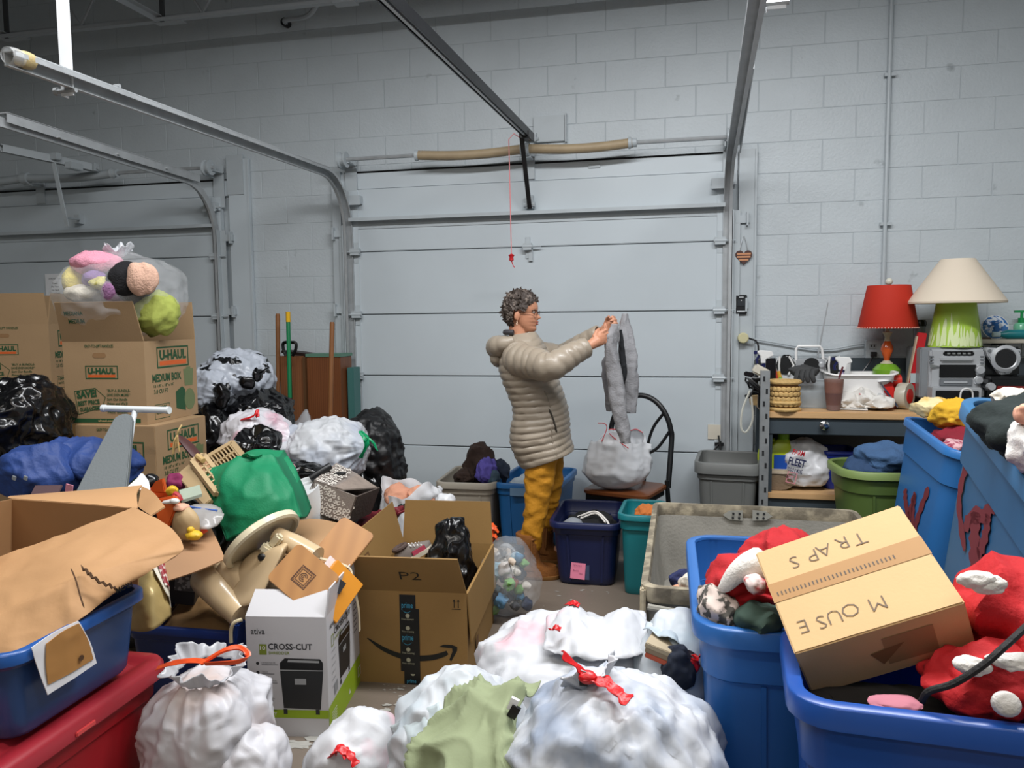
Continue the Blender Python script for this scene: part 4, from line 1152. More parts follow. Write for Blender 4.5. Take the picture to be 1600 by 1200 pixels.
b = MB(); pbox(b, 1488, 470, 1528, 530, 5.41, 0.03); mk('panel', b, white_pl, t, bevel=0.003)
b = MB(); pbox(b, 1508, 480, 1516, 498, 5.405, 0.01); mk('inset', b, mat('bright_white', '#f6f6f4', 0.3), t, bevel=0.002)
b = MB(); pbox(b, 1513, 500, 1515, 505, 5.405, 0.01); mk('latch', b, black_pl, t, smooth=False)
b = MB(); q = P(1525, 530, 5.3); b.tube([q + (-0.12, 0, -0.0), q + (0.08, 0, 0.0)], 0.012, 8); mk('brown_stick', b, mat('brown_stick', '#4d3a2c', 0.6), label='short brown stick lying on the left end of the rear shelf', cat='stick')
# green lamp with cream shade, standing on the stereo
x, y = P(1493, 500, 5.12)[0], 5.12
s_ = mpp(1493, 500, y)
zp_ = lambda py: P(1493, py, y)[2]
t = thing('table_lamp', 'big table lamp with a cream cone shade over a green tapered base', 'lamp', (x, y, zp_(543)))
z0_ = P(1493, 543, Ys)[2]
b = MB(); b.lathe([(37.5 * s_, z0_), (36 * s_, zp_(530)), (28 * s_, zp_(474)), (27.5 * s_, zp_(470)), (10 * s_, zp_(468))], (x, y, 0), n=36); mk('base', b, mat('lamp_lime', '#a3c544', 0.45), t)
random.seed(5)
b = MB()
for i in range(120):
    a = random.uniform(0, 2 * math.pi)
    zz0 = zp_(541); hgt = random.uniform(18, 52) if i % 6 == 0 else random.uniform(12, 36)
    k0, k1 = 0, 1
    w_ = random.uniform(0.005, 0.012)
    pts = []
    lean = random.uniform(-0.12, 0.12)
    for t_, ww in ((0.05, 0.5), (0.45, 1.0), (0.8, 0.8), (1.0, 0.1)):
        py = 541 - hgt * t_
        rr = (37.5 - (541 - py) / 71 * 9.8) * s_ + 0.0018
        pts.append((rr, zp_(py), ww * w_, a + lean * t_))
    ring = []
    for rr, zz, ww, aa in pts: ring.append((x + rr * math.cos(aa - ww / rr), y + rr * math.sin(aa - ww / rr), zz))
    for rr, zz, ww, aa in reversed(pts): ring.append((x + rr * math.cos(aa + ww / rr), y + rr * math.sin(aa + ww / rr), zz))
    b.add(ring, [(0, 7, 6, 1), (1, 6, 5, 2), (2, 5, 4, 3)])
mk('leaf_relief', b, mat('leaf_white', '#cfdca6', 0.5), t, kind='stuff')
shade_c = mat('shade_cream', '#ecdfcb', 0.8, transl=0.2)
b = MB(); b.lathe([(68 * s_, zp_(474)), (68.5 * s_, zp_(471)), (24 * s_, zp_(405)), (23.4 * s_, zp_(405)), (67.4 * s_, zp_(473))], (x, y, 0), n=48, cap0=False, cap1=False); mk('lamp_shade', b, shade_c, t)
b = MB(); b.tube([(x, y, zp_(472)), (x, y, zp_(408))], 0.006, 6); mk('rod', b, steel, t)
for a in (0.4, 2.5, 4.6):
    b = MB(); b.tube([(x, y, zp_(409)), (x + 24 * s_ * math.cos(a), y + 24 * s_ * math.sin(a), zp_(409))], 0.002, 5); mk('spoke', b, steel, t)
q = P(1216, 725, 4.98)
t = thing('detergent_jug', 'yellow green detergent jug with a blue label on the lower shelf', 'jug', (q[0], 5.0, zs))
jug = mat('jug_lime', '#b7c91f', 0.35)
hj = P(1216, 680, 4.98)[2] - zs
b = MB(); b.loft([np.column_stack([rrect(0.16 * k, 0.10 * k, 0.03 * k) + (q[0] + dx, 5.0), np.full(24, zs + z)]) for k, dx, z in ((.95, 0, 0), (1, 0, .01), (1, 0, hj * .6), (.8, 0.01, hj * .8), (.45, 0.03, hj * .92))]); mk('body', b, jug, t)
b = MB(); b.tube(spline([(q[0] - 0.02, 5.0, zs + hj * .9), (q[0] - 0.08, 5.0, zs + hj * .86), (q[0] - 0.11, 5.0, zs + hj * .55), (q[0] - 0.07, 5.0, zs + hj * .25)], 14), 0.014, 8); mk('handle', b, jug, t)
b = MB(); b.lathe([(0.035, 0), (0.035, 0.05), (0.03, 0.055)], (q[0] + 0.03, 5.0, zs + hj * .92), n=16); mk('cap', b, mat('cap_green', '#9fd12a', 0.35), t)
b = MB(); b.box((q[0] + 0.025, 4.947, zs + hj * .40), (0.11, 0.006, hj * .48)); mk('label', b, mat('label_blue', '#1f4fa8', 0.4, col2='#c9a04a', c2s=14, c2lo=.56, c2hi=.62), t, smooth=False)
t = thing('rolled_towel', 'roll of brown and cream cloth on the lower shelf beside the post', 'towel', (P(1213, 755, 4.95)[0], 4.98, zs))
q = P(1212, 752, 4.95)
b = MB(); b.loft([np.column_stack([q[0] + 0.10 * np.cos(a_) , np.full(20, yy), zs + 0.045 + 0.045 * np.sin(a_)]) for yy in (4.90, 5.1) for a_ in [np.linspace(0, 2 * math.pi, 20, endpoint=False)]]); mk('outer_fold', b, mat('towel_brown', '#7d6a55', 0.95, bump=0.4, bs=60), t)
b = MB(); b.box((q[0] + 0.02, 5.0, zs + 0.105), (0.20, 0.18, 0.04)); mk('top_fold', b, mat('towel_cream', '#b9ab97', 0.95, bump=0.4, bs=60), t, bevel=0.015)
# white store bag
plw = mat('bag_white', '#e2e3e6', 0.3, bump=0.35, bs=9, ridged=True, transl=0.25, var=0.03)
q = P(1260, 738, 4.95)
t = thing('store_bag', 'knotted white store bag with dark and red print on the lower shelf', 'bag', (q[0], 5.0, zs))
s_ = mpp(1260, 735, 4.95)
b = MB(); blob(b, (q[0], 5.02, zs + 34 * s_), np.diag([37 * s_, 0.12, 36 * s_]), e=2.4, seed=12, folds=0.010, ff=10, fine=0.004, floor=zs + .001, pinch=((0, 0, 1), 0.2, 9)); mk('bag', b, plw, t)
zk = P(1262, 704, 4.95)[2]
b = MB()
for sx, sz in ((-1, 0.02), (1, 0.005)):
    blob(b, (q[0] + sx * 0.055, 5.0, zk + sz), rotz(0) * np.array([0.065, 0.03, 0.028]) , seed=5 + sx, sub=3, folds=0.008, ff=20)
mk('knot_ears', b, plw, t)
yf = 4.885
o_ = P(1229, 735, yf)
navy_ink = mat('ink_navy', '#23284f', 0.6); red_ink = mat('ink_red', '#c0202c', 0.6)
ud = nrm((1, 0, -0.22)); uu = nrm((0.22, 0, 1))
b = MB(); letter(b, 'FLEET', P(1231, 725, yf), ud, uu, 0.045, 0.10, 0.03, lift=0.0); letter(b, 'TOOLS & MORE', P(1229, 735, yf), ud, uu, 0.024, 0.09, 0.02, lift=0.0); mk('print', b, navy_ink, t, smooth=False)
b = MB(); letter(b, 'FARM', P(1238, 709, yf + 0.005), ud, uu, 0.03, 0.07, 0.03, lift=0.0); mk('red_print', b, red_ink, t, smooth=False)
b = MB(); frame_rect(b, P(1227, 753, yf), ud, uu, 0, 0, 0.058, 0.07, 0.006, 0.0); letter(b, 'EST', P(1229, 747, yf), ud, uu, 0.02, 0.04, 0.02, lift=0.0); mk('emblem', b, mat('emblem_pink', '#cc8890', 0.6), t, smooth=False)
tote('dark_blue_bin', 'dark blue bin in the shadow of the lower shelf beside the store bag', (P(1308, 755, 5.05)[0], 5.10), 0, 0.18, 0.25, 0.24, mat('bin_navy2', '#1b2f8f', 0.4), z0=zs, r=0.03, ribs=False, lip=0.02, rim=0.008)
denim = mat('denim_blue', '#3f5f86', 0.9, bump=0.4, bs=90, var=0.15, vs=9)
olive = mat('olive_plastic', '#556b35', 0.4, var=0.05)
qa = P(1372, 740, 4.45)
zo = 0.66
tote('olive_tub', 'olive green rope rim tub heaped with blue jeans', (1.135, 4.56), R(6), 0.56, 0.44, 0.64, olive, tap=0.2, r=0.14, rim=0.014, lip=0.04, ribs=True, rim_m=mat('olive_rim', '#7d9155', 0.4))
b = MB()
blob(b, P(1388, 716, 4.55), np.diag([0.17, 0.15, 0.085]), seed=21, folds=0.022, ff=8, fine=0.004, nf=20, lump=0.12, cloth=True)
mk('jeans', b, denim, label='folded blue jeans on top of the olive tub', cat='jeans')
b = MB(); blob(b, P(1362, 735, 4.55), np.diag([0.15, 0.14, 0.08]), seed=24, folds=0.022, ff=8, fine=0.004, nf=20, lump=0.12, cloth=True); mk('jeans', b, mat('denim_dark', '#2d4668', 0.9, bump=0.4, bs=90, var=0.15), label='darker blue jeans lower left in the olive tub', cat='jeans')
blue_t = mat('tub_blue', '#2f6fb0', 0.36, var=0.05, vs=3)
blue_t2 = mat('tub_blue_grey', '#33658f', 0.36, var=0.06, vs=3)
blue_f = mat('tub_blue_front', '#1c4c9c', 0.33, var=0.04, vs=3)
spraym = mat('spray_red', '#7a2b33', 0.7)
def tilted_tub(name, label, A, yaw, ty, tx, w, d, h, m, lip, rim, r=0.07):
    T = roty(ty) @ rotx(tx)
    M = T @ rotz(yaw)
    base = np.asarray(A) - M @ np.array([-w / 2, d / 2, h])
    root, Rm, c = tote(name, label, base, yaw, w, d, h, m, tap=0.14, r=r, rim=rim, lip=lip, tilt=T, z0=base[2])
    return root, M, base
A1 = P(1416, 650, 4.2)
w1, M1, b1 = tilted_tub('blue_tub', 'tall blue tub with a red W painted on it, leaning behind the larger one', A1, R(3.6), R(9.5), R(6.0), 0.62, 0.62, 0.86, blue_t, 0.035, 0.014)
A2 = P(1512, 622, 2.8)
w2, M2, b2 = tilted_tub('blue_tub', 'largest blue tub with smeared red spray paint at the right edge', A2, R(-1.4), R(6.4), R(14.0), 0.80, 0.98, 1.02, blue_t2, 0.05, 0.022)
def stroke(mb, M, base, w, d, h, px, wd, seed=0, tap=0.14):
    k0 = -w / 2 * (1 - tap); k1 = -w / 2
    n_ = M @ nrm(np.array([-h, 0, k0 - k1]) * np.array([1, 1, -1]))
    o_ = base + M @ np.array([k1 - 0.002, 0, h])
    q = []
    for p in spline(px, 30):
        r_ = ray(*p); q.append(CAM + r_ * (((o_ - CAM) @ n_) / (r_ @ n_)))
    L, Rr = [], []
    rs = np.random.RandomState(seed)
    for i in range(30):
        t_ = nrm(q[min(i + 1, 29)] - q[max(i - 1, 0)]); s_ = np.cross(n_, t_)
        ww = wd * (0.45 + 0.10 * math.sin(i * 0.9 + seed) + 0.10 * rs.rand()) * min(1, (i + 2) / 4, (31 - i) / 4)
        L.append(q[i] + s_ * ww + n_ * 0.003); Rr.append(q[i] - s_ * ww + n_ * 0.003)
    mb.grid(np.array([L, Rr]))
b = MB()
for k, pts in enumerate(([(1415, 764), (1416, 785), (1421, 812)], [(1421, 812), (1424, 795), (1431, 770)], [(1430, 772), (1427, 800), (1428, 840)], [(1428, 840), (1436, 805), (1452, 762)])):
    stroke(b, M1, b1, 0.62, 0.62, 0.86, pts, 0.045, k)
mk('red_paint', b, spraym, w1, kind='stuff')
b = MB()
stroke(b, M2, b2, 0.80, 0.98, 1.02, [(1516, 718), (1506, 745), (1500, 780), (1502, 815), (1509, 860)], 0.045, 5)
stroke(b, M2, b2, 0.80, 0.98, 1.02, [(1508, 825), (1522, 806), (1540, 806), (1552, 790), (1564, 778)], 0.05, 6)
stroke(b, M2, b2, 0.80, 0.98, 1.02, [(1526, 800), (1524, 840), (1524, 895)], 0.085, 7)
stroke(b, M2, b2, 0.80, 0.98, 1.02, [(1546, 805), (1540, 840), (1530, 870)], 0.05, 8)
mk('red_paint', b, spraym, w2, kind='stuff')
# clothes in the two leaning tubs
yel = mat('yellow_cloth', '#d9a92a', 0.9, bump=0.3, bs=80); wine = mat('wine_cloth', '#7c1326', 0.9, bump=0.3, bs=80)
darkg = mat('dark_cloth', '#1b2524', 0.95, bump=0.3, bs=80)
cream_c = mat('cream_cloth', '#d8cfc0', 0.92, bump=0.3, bs=80)
def cloth(name, label, cat, q, ax, m, seed, e=2.0, **k):
    b = MB()
    mr = float(np.min(ax)) if np.asarray(ax).ndim == 1 else 0.08
    kw = dict(folds=0.22 * mr, ff=min(14.0, 0.75 / mr), fine=0.05 * mr, nf=2.0 / mr, lump=0.16, sub=5, cloth=True)
    kw.update(k)
    blob(b, q, np.diag(ax) if np.asarray(ax).ndim == 1 else ax, e=e, seed=seed, **kw)
    return mk(name, b, m, label=label, cat=cat)
cloth('yellow_shirt', 'bright yellow shirt with a dark print hanging over the back of the W tub', 'shirt', P(1488, 648, 4.0), (0.10, 0.10, 0.075), yel, 31)
cloth('yellow_sleeve', 'cream and yellow striped cloth beside the yellow shirt', 'cloth', P(1462, 638, 4.1), (0.10, 0.08, 0.05), mat('cream_yellow', '#e0cf9f', 0.9, col2='#d3a22c', c2s=9), 32)
cloth('wine_shirt', 'wine red shirt inside the W tub', 'shirt', P(1505, 690, 3.95), (0.14, 0.16, 0.08), wine, 33)
cloth('floral_cloth', 'small pink floral cloth at the near rim of the W tub', 'cloth', P(1492, 698, 3.72), (0.07, 0.06, 0.03), mat('floral', '#c9a0a4', 0.9, col2='#8f2f49', c2s=40), 34, sub=4)
cloth('black_trousers', 'black clothes heaped in the largest blue tub', 'clothes', P(1650, 672, 2.40), (0.19, 0.26, 0.10), darkg, 35)
cloth('cream_sock', 'cream cloth bundle at the top of the largest blue tub', 'cloth', P(1583, 621, 2.62), (0.06, 0.05, 0.03), cream_c, 36, sub=4)
cloth('white_towel', 'white towel at the near side of the largest blue tub', 'towel', P(1622, 700, 2.20), (0.06, 0.10, 0.07), mat('white_terry', '#d9d6d2', 0.95, bump=0.3, bs=160), 37)
cloth('peach_cloth', 'peach cloth edge among the black clothes at the right edge', 'cloth', P(1606, 648, 2.2), (0.03, 0.03, 0.03), mat('peach_skin', '#d8a086', 0.9), 38, sub=4)
# grey tote by the door
tote('grey_tote', 'empty grey storage tote by the right door track', (0.305, 5.08), R(-5), 0.36, 0.46, 0.57, mat('tote_grey', '#6c6e6c', 0.45, var=0.04), tap=0.16, r=0.05, lip=0.07, rim=0.012)
canvas = mat('cart_canvas', '#8e8b83', 0.85, bump=0.3, bs=70, var=0.16, vs=6)
canvas_d = mat('cart_canvas_edge', '#6f6758', 0.85, bump=0.4, bs=40, var=0.2, vs=9, col2='#9c927d', c2s=12)
cx, cy, cw, cdp, chh = 0.353, 3.325, 0.95, 1.26, 0.51
t = thing('canvas_cart', 'worn grey canvas laundry cart with bolted metal rim plates', 'cart', (cx, cy, 0))
def cring(o, z, wob=0.0):
    q = rrect(cw + 2 * o, cdp + 2 * o, 0.05, 8)
    k = np.column_stack([q + (cx, cy), np.full(len(q), z)])
    if wob: k[:, 2] += wob * vn(k * 7, 3)
    return k
b = MB(); b.loft([cring(-.04, 0.10), cring(-.01, 0.3), cring(0, chh, 0.006), cring(-.012, chh, 0.006), cring(-.022, 0.3), cring(-.05, 0.14)]); mk('canvas_tub', b, canvas, t, angle=60)
b = MB(); b.loft([cring(-.014, chh - .05), cring(.008, chh - .05), cring(.014, chh - .02), cring(.012, chh + .008, 0.006), cring(-.012, chh + .010, 0.006), cring(-.018, chh - .02), cring(-.014, chh - .05)], False, False); mk('rim_band', b, canvas_d, t, angle=60)
for sx in (-1, 1):
    for sy in (-1, 1):
        b = MB(); b.box((cx + sx * (cw / 2 + .004), cy + sy * (cdp / 2 - 0.01), (chh + .1) / 2), (0.02, 0.05, chh - .1)); mk('corner_strip', b, mat('strip_cream', '#b5a98f', 0.8, var=0.25, vs=14, bump=0.4), t, bevel=0.006)
        b = MB(); b.lathe([(0.045, -0.012), (0.05, -0.006), (0.05, 0.006), (0.045, 0.012)], (cx + sx * .34, cy + sy * .48, 0.05), (1, 0, 0), 16); mk('wheel', b, blackm, t)
        b = MB(); b.box((cx + sx * .34, cy + sy * .48, 0.085), (0.05, 0.05, 0.03)); mk('caster_fork', b, steel, t, smooth=False)
for px in (1149, 1187):
    q = PX(px, 800, 0); yy = cy + cdp / 2 - 0.026
    q = P(px, 803, yy)
    b = MB(); s_ = 1 if px < 1170 else -1
    out = [(-0.06 * s_, 0.0), (-0.03 * s_, 0.022), (0.035 * s_, 0.026), (0.035 * s_, -0.026), (-0.03 * s_, -0.022)]
    b.prism(out if s_ < 0 else out[::-1], (q[0], yy, q[2] - 0.008), (1, 0, 0), (0, 0, 1), -0.005 if s_ > 0 else 0.005); pl = mk('rim_plate', b, mat('plate_metal', '#b7b7b0', 0.4, metal=0.6), t, fixn=True, smooth=False)
    for dx, dz in ((-0.01, 0.010), (0.02, 0.010), (0.018, -0.012), (-0.012, -0.012)):
        b = MB(); b.lathe([(0.006, 0), (0.006, 0.004)], (q[0] + dx, yy - 0.004, q[2] - 0.008 + dz), (0, -1, 0), 8); mk('bolt', b, dark, pl)
b = MB(); b.tube([P(1012, 948, 2.68), P(1050, 955, 2.675), P(1100, 960, 2.675)], 0.012, 8); mk('front_rail', b, mat('strip_grey', '#8d8a80', 0.7), t)
cloth('white_cloth', 'white cloth corner hanging over the near edge of the canvas cart', 'cloth', P(1082, 915, 2.80), (0.05, 0.06, 0.05), cream_c, 41, sub=4)
cloth('navy_cloth', 'small navy cloth in the canvas cart against the blue tub', 'cloth', P(1072, 905, 2.92), (0.06, 0.05, 0.04), mat('navy_cloth', '#232a52', 0.9), 42, sub=4)
cloth('peach_edge', 'peach cloth lying in the canvas cart below the navy cloth', 'cloth', P(1065, 925, 2.80), (0.05, 0.05, 0.025), mat('peach2', '#d39a7e', 0.9), 43, sub=4)
f1, Rf1, cf1 = tote('blue_tub', 'foreground blue tub with red and white clothes left of the cardboard box', (0.365, 2.265), R(1), 0.62, 0.78, 0.72, mat('tub_blue_mid', '#2a62a6', 0.33, var=0.04), tap=0.10, r=0.07, lip=0.045, rim=0.018)
f2, Rf2, cf2 = tote('blue_tub', 'nearest royal blue tub carrying the cardboard box in the bottom right corner', (0.625, 1.63), R(-4), 0.76, 0.34, 0.745, blue_f, tap=0.10, r=0.055, lip=0.045, rim=0.02)
red_c = mat('red_cloth', '#aa121b', 0.85, bump=0.25, bs=90, var=0.08)
red_p = mat('red_print_cloth', '#b8141f', 0.85, col2='#1d1214', c2s=9, c2lo=.60, c2hi=.63)
white_f = mat('white_fleece', '#dcd8d2', 0.95, bump=0.4, bs=120)
cloth('red_sweater', 'red sweater at the back of the foreground tub, behind the box', 'sweater', P(1222, 868, 2.3), (0.11, 0.12, 0.075), red_c, 51)
cloth('red_pajamas', 'red printed pajamas lying in front of the white hat trim', 'pajamas', P(1178, 925, 2.05), (0.11, 0.12, 0.07), red_p, 52)
t = thing('santa_hat', 'red hat with a pointed white fleece tip in the foreground tub', 'hat', P(1150, 905, 1.98))
b = MB(); b.tube(spline([P(1186, 880, 1.96), P(1168, 885, 1.94), P(1150, 897, 1.93), P(1134, 915, 1.93), P(1126, 920, 1.935)], 18), [0.040 - 0.0018 * i for i in range(18)], 12); mk('white_tip', b, white_f, t)
b = MB(); blob(b, P(1165, 905, 2.03), np.diag([0.09, 0.08, 0.05]), seed=53, sub=4); mk('red_crown', b, red_c, t)
cloth('floral_scarf', 'floral scarf bunched at the left inside wall of the foreground tub', 'scarf', P(1128, 945, 1.99), (0.06, 0.10, 0.06), mat('floral2', '#c2b3aa', 0.9, col2='#4d4a44', c2s=32, c2lo=.5, c2hi=.55), 54)
cloth('green_cloth', 'dark green cloth at the near rim of the foreground tub', 'cloth', P(1190, 968, 1.90), (0.06, 0.06, 0.04), mat('green_cloth', '#34483e', 0.9), 55, sub=4)
cloth('striped_cloth', 'red and white rolled cuff against the box side', 'cloth', P(1180, 912, 1.9), (0.025, 0.03, 0.025), mat('cuff_white', '#d9c6c2', 0.9, col2='#b03038', c2s=30), 56, sub=4)
# cardboard box marked in pencil, lying tilted on the clothes
kraft_l = mat('kraft_light', '#c9a674', 0.7, var=0.06, vs=4, bump=0.05, bs=120)
kraft = mat('kraft', '#b08a5c', 0.72, var=0.07, vs=4, bump=0.05, bs=120)
kraft_d = mat('kraft_inside', '#a37c4e', 0.75, var=0.07, vs=5)
RmB = roty(R(-22.2)) @ rotx(R(27.8)) @ rotz(R(0.6))
cB = np.array([0.38, 1.756, 0.853]) - RmB @ np.array([0, 0, 0.071])
bx, RmB, cB, TB = carton('cardboard_box', 'tan cardboard box with pencilled upside down words resting on the tub', cB, 0, 0.335, 0.296, 0.142, kraft_l, Rm=RmB, top=True)
pencil = mat('pencil', '#6b5a48', 0.7)
tape_m = mat('brown_tape', '#a4783f', 0.6, var=0.05)
ux, uy = -RmB[:, 0], -RmB[:, 1]
b = MB(); rect(b, TB((0, 0, 0.142)), ux, uy, -0.168, -0.042, 0.168, 0.012, 0.0012); rect(b, TB((-0.1675, 0, 0.142)), -RmB[:, 1], -RmB[:, 2] * -1, 0, 0, 0, 0, 0.001) if False else None
mk('packing_tape', b, tape_m, bx, smooth=False)
b = MB()
for i in range(30):
    rect(b, TB((0, 0, 0.142)), ux, uy, -0.10 + i * 0.0087, -0.014, -0.097 + i * 0.0087, -0.003, 0.0018)
mk('tape_mark', b, mat('mark_dark', '#4a3a28', 0.6), bx, smooth=False, kind='stuff')
b = MB()
for i, (ch_, xx, dz) in enumerate((('M', 0.03 - 0.088, 0), ('O', 0.03 - 0.036, 0.004), ('U', 0.03 + 0.002, 0.0), ('S', 0.03 + 0.035, -0.003), ('E', 0.03 + 0.072, 0.0))):
    letter(b, ch_, TB((-xx - 0.02, -0.075 - 0.0 + dz, 0.142)), ux, uy, 0.034, None, -0.018)
for i, (ch_, xx, dz) in enumerate((('T', -0.10, 0.0), ('R', -0.06, 0.004), ('A', -0.022, 0.0), ('P', 0.012, -0.004), ('S', 0.055, -0.006))):
    letter(b, ch_, TB((-xx - 0.03, 0.095 + dz + 0.01, 0.142)), ux, uy, 0.036, None, -0.018)
mk('pencil_writing', b, pencil, bx, smooth=False)
b = MB(); rect(b, TB((0, -0.148, 0)), RmB[:, 0], RmB[:, 2], 0.0, 0.03, 0.10, 0.11, 0.0012); mk('side_tape', b, mat('tape_side', '#a08058', 0.4), bx, smooth=False)
b = MB(); patch(b, TB((0, -0.148, 0)), RmB[:, 0], RmB[:, 2], [(-0.03, 0.075), (0.04, 0.085), (-0.01, 0.035)], 0.0018); mk('torn_mark', b, mat('torn_dark', '#7d5c36', 0.7), bx, smooth=False)
# red fleece bundle right of the box
red_f = mat('red_fleece', '#b00d15', 0.8, bump=0.4, bs=60, var=0.10, vs=12)
cloth('red_costume', 'heaped red costume with white bows right of the cardboard box', 'costume', P(1590, 978, 1.74), (0.165, 0.15, 0.125), red_f, 61)
cloth('red_skirt', 'gathered red skirt at the near rim of the nearest tub', 'skirt', P(1560, 1068, 1.58), (0.125, 0.10, 0.07), red_f, 62)
for i, (px, py, sx) in enumerate(((1528, 905, 0.035), (1545, 913, 0.03), (1590, 1035, 0.05), (1520, 1040, 0.03))):
    cloth('white_bow', ['white bow on the red costume beside the box corner', 'smaller white bow next to the first on the red costume', 'white frill at the right edge of the red costume', 'white frill below the black cord on the red costume'][i], 'bow', P(px, py, 1.58 if i < 2 else 1.50), (sx, 0.02, 0.016), white_f, 63 + i, sub=4)
b = MB(); b.sphere(P(1572, 1100, 1.46), (0.024, 0.022, 0.022), 20); mk('pompom', b, white_f, label='white pompom ball on the red skirt at the bottom right', cat='pompom')
b = MB(); b.tube(spline([P(1608, 975, 1.53), P(1570, 1010, 1.48), P(1535, 1040, 1.465), P(1490, 1068, 1.47), P(1452, 1080, 1.48), P(1440, 1096, 1.49)], 30), 0.0065, 8); mk('black_strap', b, mat('black_strap', '#151314', 0.7, bump=0.4, bs=80), label='black strap running over the red costume', cat='strap')
cloth('black_pink_cloth', 'black cloth lining the nearest tub below the box', 'cloth', P(1430, 1112, 1.62), (0.20, 0.10, 0.03), mat('black_cloth', '#17130f', 0.95), 71)
cloth('pink_cloth', 'pink cloth strip on the black cloth below the box', 'cloth', P(1400, 1100, 1.53), (0.05, 0.03, 0.012), mat('pink_cloth', '#b3707e', 0.9), 72, sub=4)
# pale bin at the bottom with pink cloth
tote('pale_bin', 'pale grey bin with purple cloth at the bottom between the bags and tubs', (0.25, 1.18), R(-8), 0.30, 0.26, 0.66, mat('pale_bin', '#8e9490', 0.45), r=0.05, ribs=False, lip=0.03)
cloth('purple_cloth', 'mauve cloth inside the pale grey bin at the bottom', 'cloth', (0.25, 1.2, 0.58), (0.10, 0.08, 0.06), mat('mauve', '#7b4a66', 0.9), 73, sub=4)
# ================================================================== CENTRE: THE WOMAN
PY0 = 4.31
skin = mat('skin', '#c48a6c', 0.5, var=0.05, vs=20, bump=0.06, bs=120)
def body_mesh():
    b = MB()
    # head: lofted profile, local x forward, y side, z from chin; then tilted and placed
    H = [(0.000, .070, .005, .022), (.008, .084, -.005, .036), (.020, .089, -.015, .044), (.033, .083, -.032, .052), (.045, .089, -.045, .057), (.053, .085, -.052, .060),
         (.062, .091, -.060, .063), (.074, .086, -.068, .066), (.084, .087, -.075, .069), (.097, .084, -.083, .071), (.110, .079, -.089, .073), (.122, .088, -.094, .075),
         (.138, .089, -.097, .076), (.155, .086, -.097, .075), (.172, .079, -.092, .071), (.190, .064, -.080, .062), (.206, .042, -.060, .047), (.218, .015, -.035, .028), (.222, -.005, -.015, .012)]
    zs_ = np.array([h[0] for h in H]); fr = np.array([h[1] for h in H]); bk = np.array([h[2] for h in H]); wd = np.array([h[3] for h in H])
    N = 48
    an = np.linspace(0, 2 * math.pi, N, endpoint=False)
    rings = []
    for z in np.concatenate([np.linspace(0, .21, 50), np.linspace(.2125, .222, 5)]):
        f_, k_, w_ = np.interp(z, zs_, fr), np.interp(z, zs_, bk), np.interp(z, zs_, wd)
        mid, half = (f_ + k_) / 2, (f_ - k_) / 2
        x = mid + half * np.sign(np.cos(an)) * np.abs(np.cos(an)) ** 0.92
        y = w_ * np.sin(an)
        aa = (an + math.pi) % (2 * math.pi) - math.pi
        nose = np.exp(-(aa / 0.13) ** 2) * (0.024 * np.exp(-((z - .083) / .010) ** 2) + 0.013 * np.exp(-((z - .098) / .012) ** 2) + 0.004 * np.exp(-((z - .112) / .01) ** 2))
        nose += 0.006 * np.exp(-((np.abs(aa) - .2) / .08) ** 2) * np.exp(-((z - .080) / .007) ** 2)
        eye = -0.009 * np.exp(-((np.abs(aa) - .42) / .17) ** 2) * np.exp(-((z - .112) / .010) ** 2)
        lip = 0.003 * np.exp(-(aa / .28) ** 2) * (np.exp(-((z - .047) / .004) ** 2) + np.exp(-((z - .060) / .004) ** 2)) - 0.004 * np.exp(-(aa / .3) ** 2) * np.exp(-((z - .0535) / .002) ** 2)
        cheek = 0.005 * np.exp(-((np.abs(aa) - .75) / .3) ** 2) * np.exp(-((z - .085) / .02) ** 2)
        rr = nose + eye + lip + cheek
        rings.append(np.column_stack([x + rr * np.cos(an), y + rr * np.sin(an), np.full(N, z)]))
    ears = []
    for s in (-1, 1):
        ears.append((np.array([-0.012, s * 0.076, .092]), s))
    HT = roty(R(4.0))
    hc = P(812, 520, PY0) - np.array([0.0, 0, 0.0])
    # chin under the face: put the head so that the chin point lies at (838,518)
    off = P(837, 517, PY0) - HT @ np.array([.084, 0, .008])
    place = lambda q: np.asarray(q) @ HT.T + off
    b.loft([place(r) for r in rings])
    for e, s in ears:
        b.sphere(place(e), (0.019, 0.010, 0.031), 12, rot=HT @ rotz(R(-18 * s)) @ roty(R(12)))
        b.sphere(place(e + (0.002, 0, -.024)), (0.009, 0.007, 0.009), 8)
    neck0 = place([-0.02, 0, .03]); neck1 = P(812, 556, PY0)
    b.tube([neck0 + (0, 0, 0.05), neck0, (neck0 + neck1) / 2, neck1, neck1 - (0, 0, .05)], [.05, .054, .055, .062, .075], 16)
    # trunk (under the coat)
    for_rings = []
    for (bx_, by_), (fx_, fy_), w_ in (((796, 560), (845, 548), .15), ((800, 590), (852, 580), .15), ((808, 625), (868, 618), .14), ((812, 665), (876, 655), .15), ((822, 705), (878, 695), .15)):
        p0, p1 = P(bx_, by_, PY0), P(fx_, fy_, PY0)
        c, a1 = (p0 + p1) / 2, (p1 - p0) / 2
        for_rings.append(c + np.cos(an)[:, None] * a1 + np.sin(an)[:, None] * np.array([0, w_, 0]))
    b.loft(for_rings[::-1])
    return b, place, HT
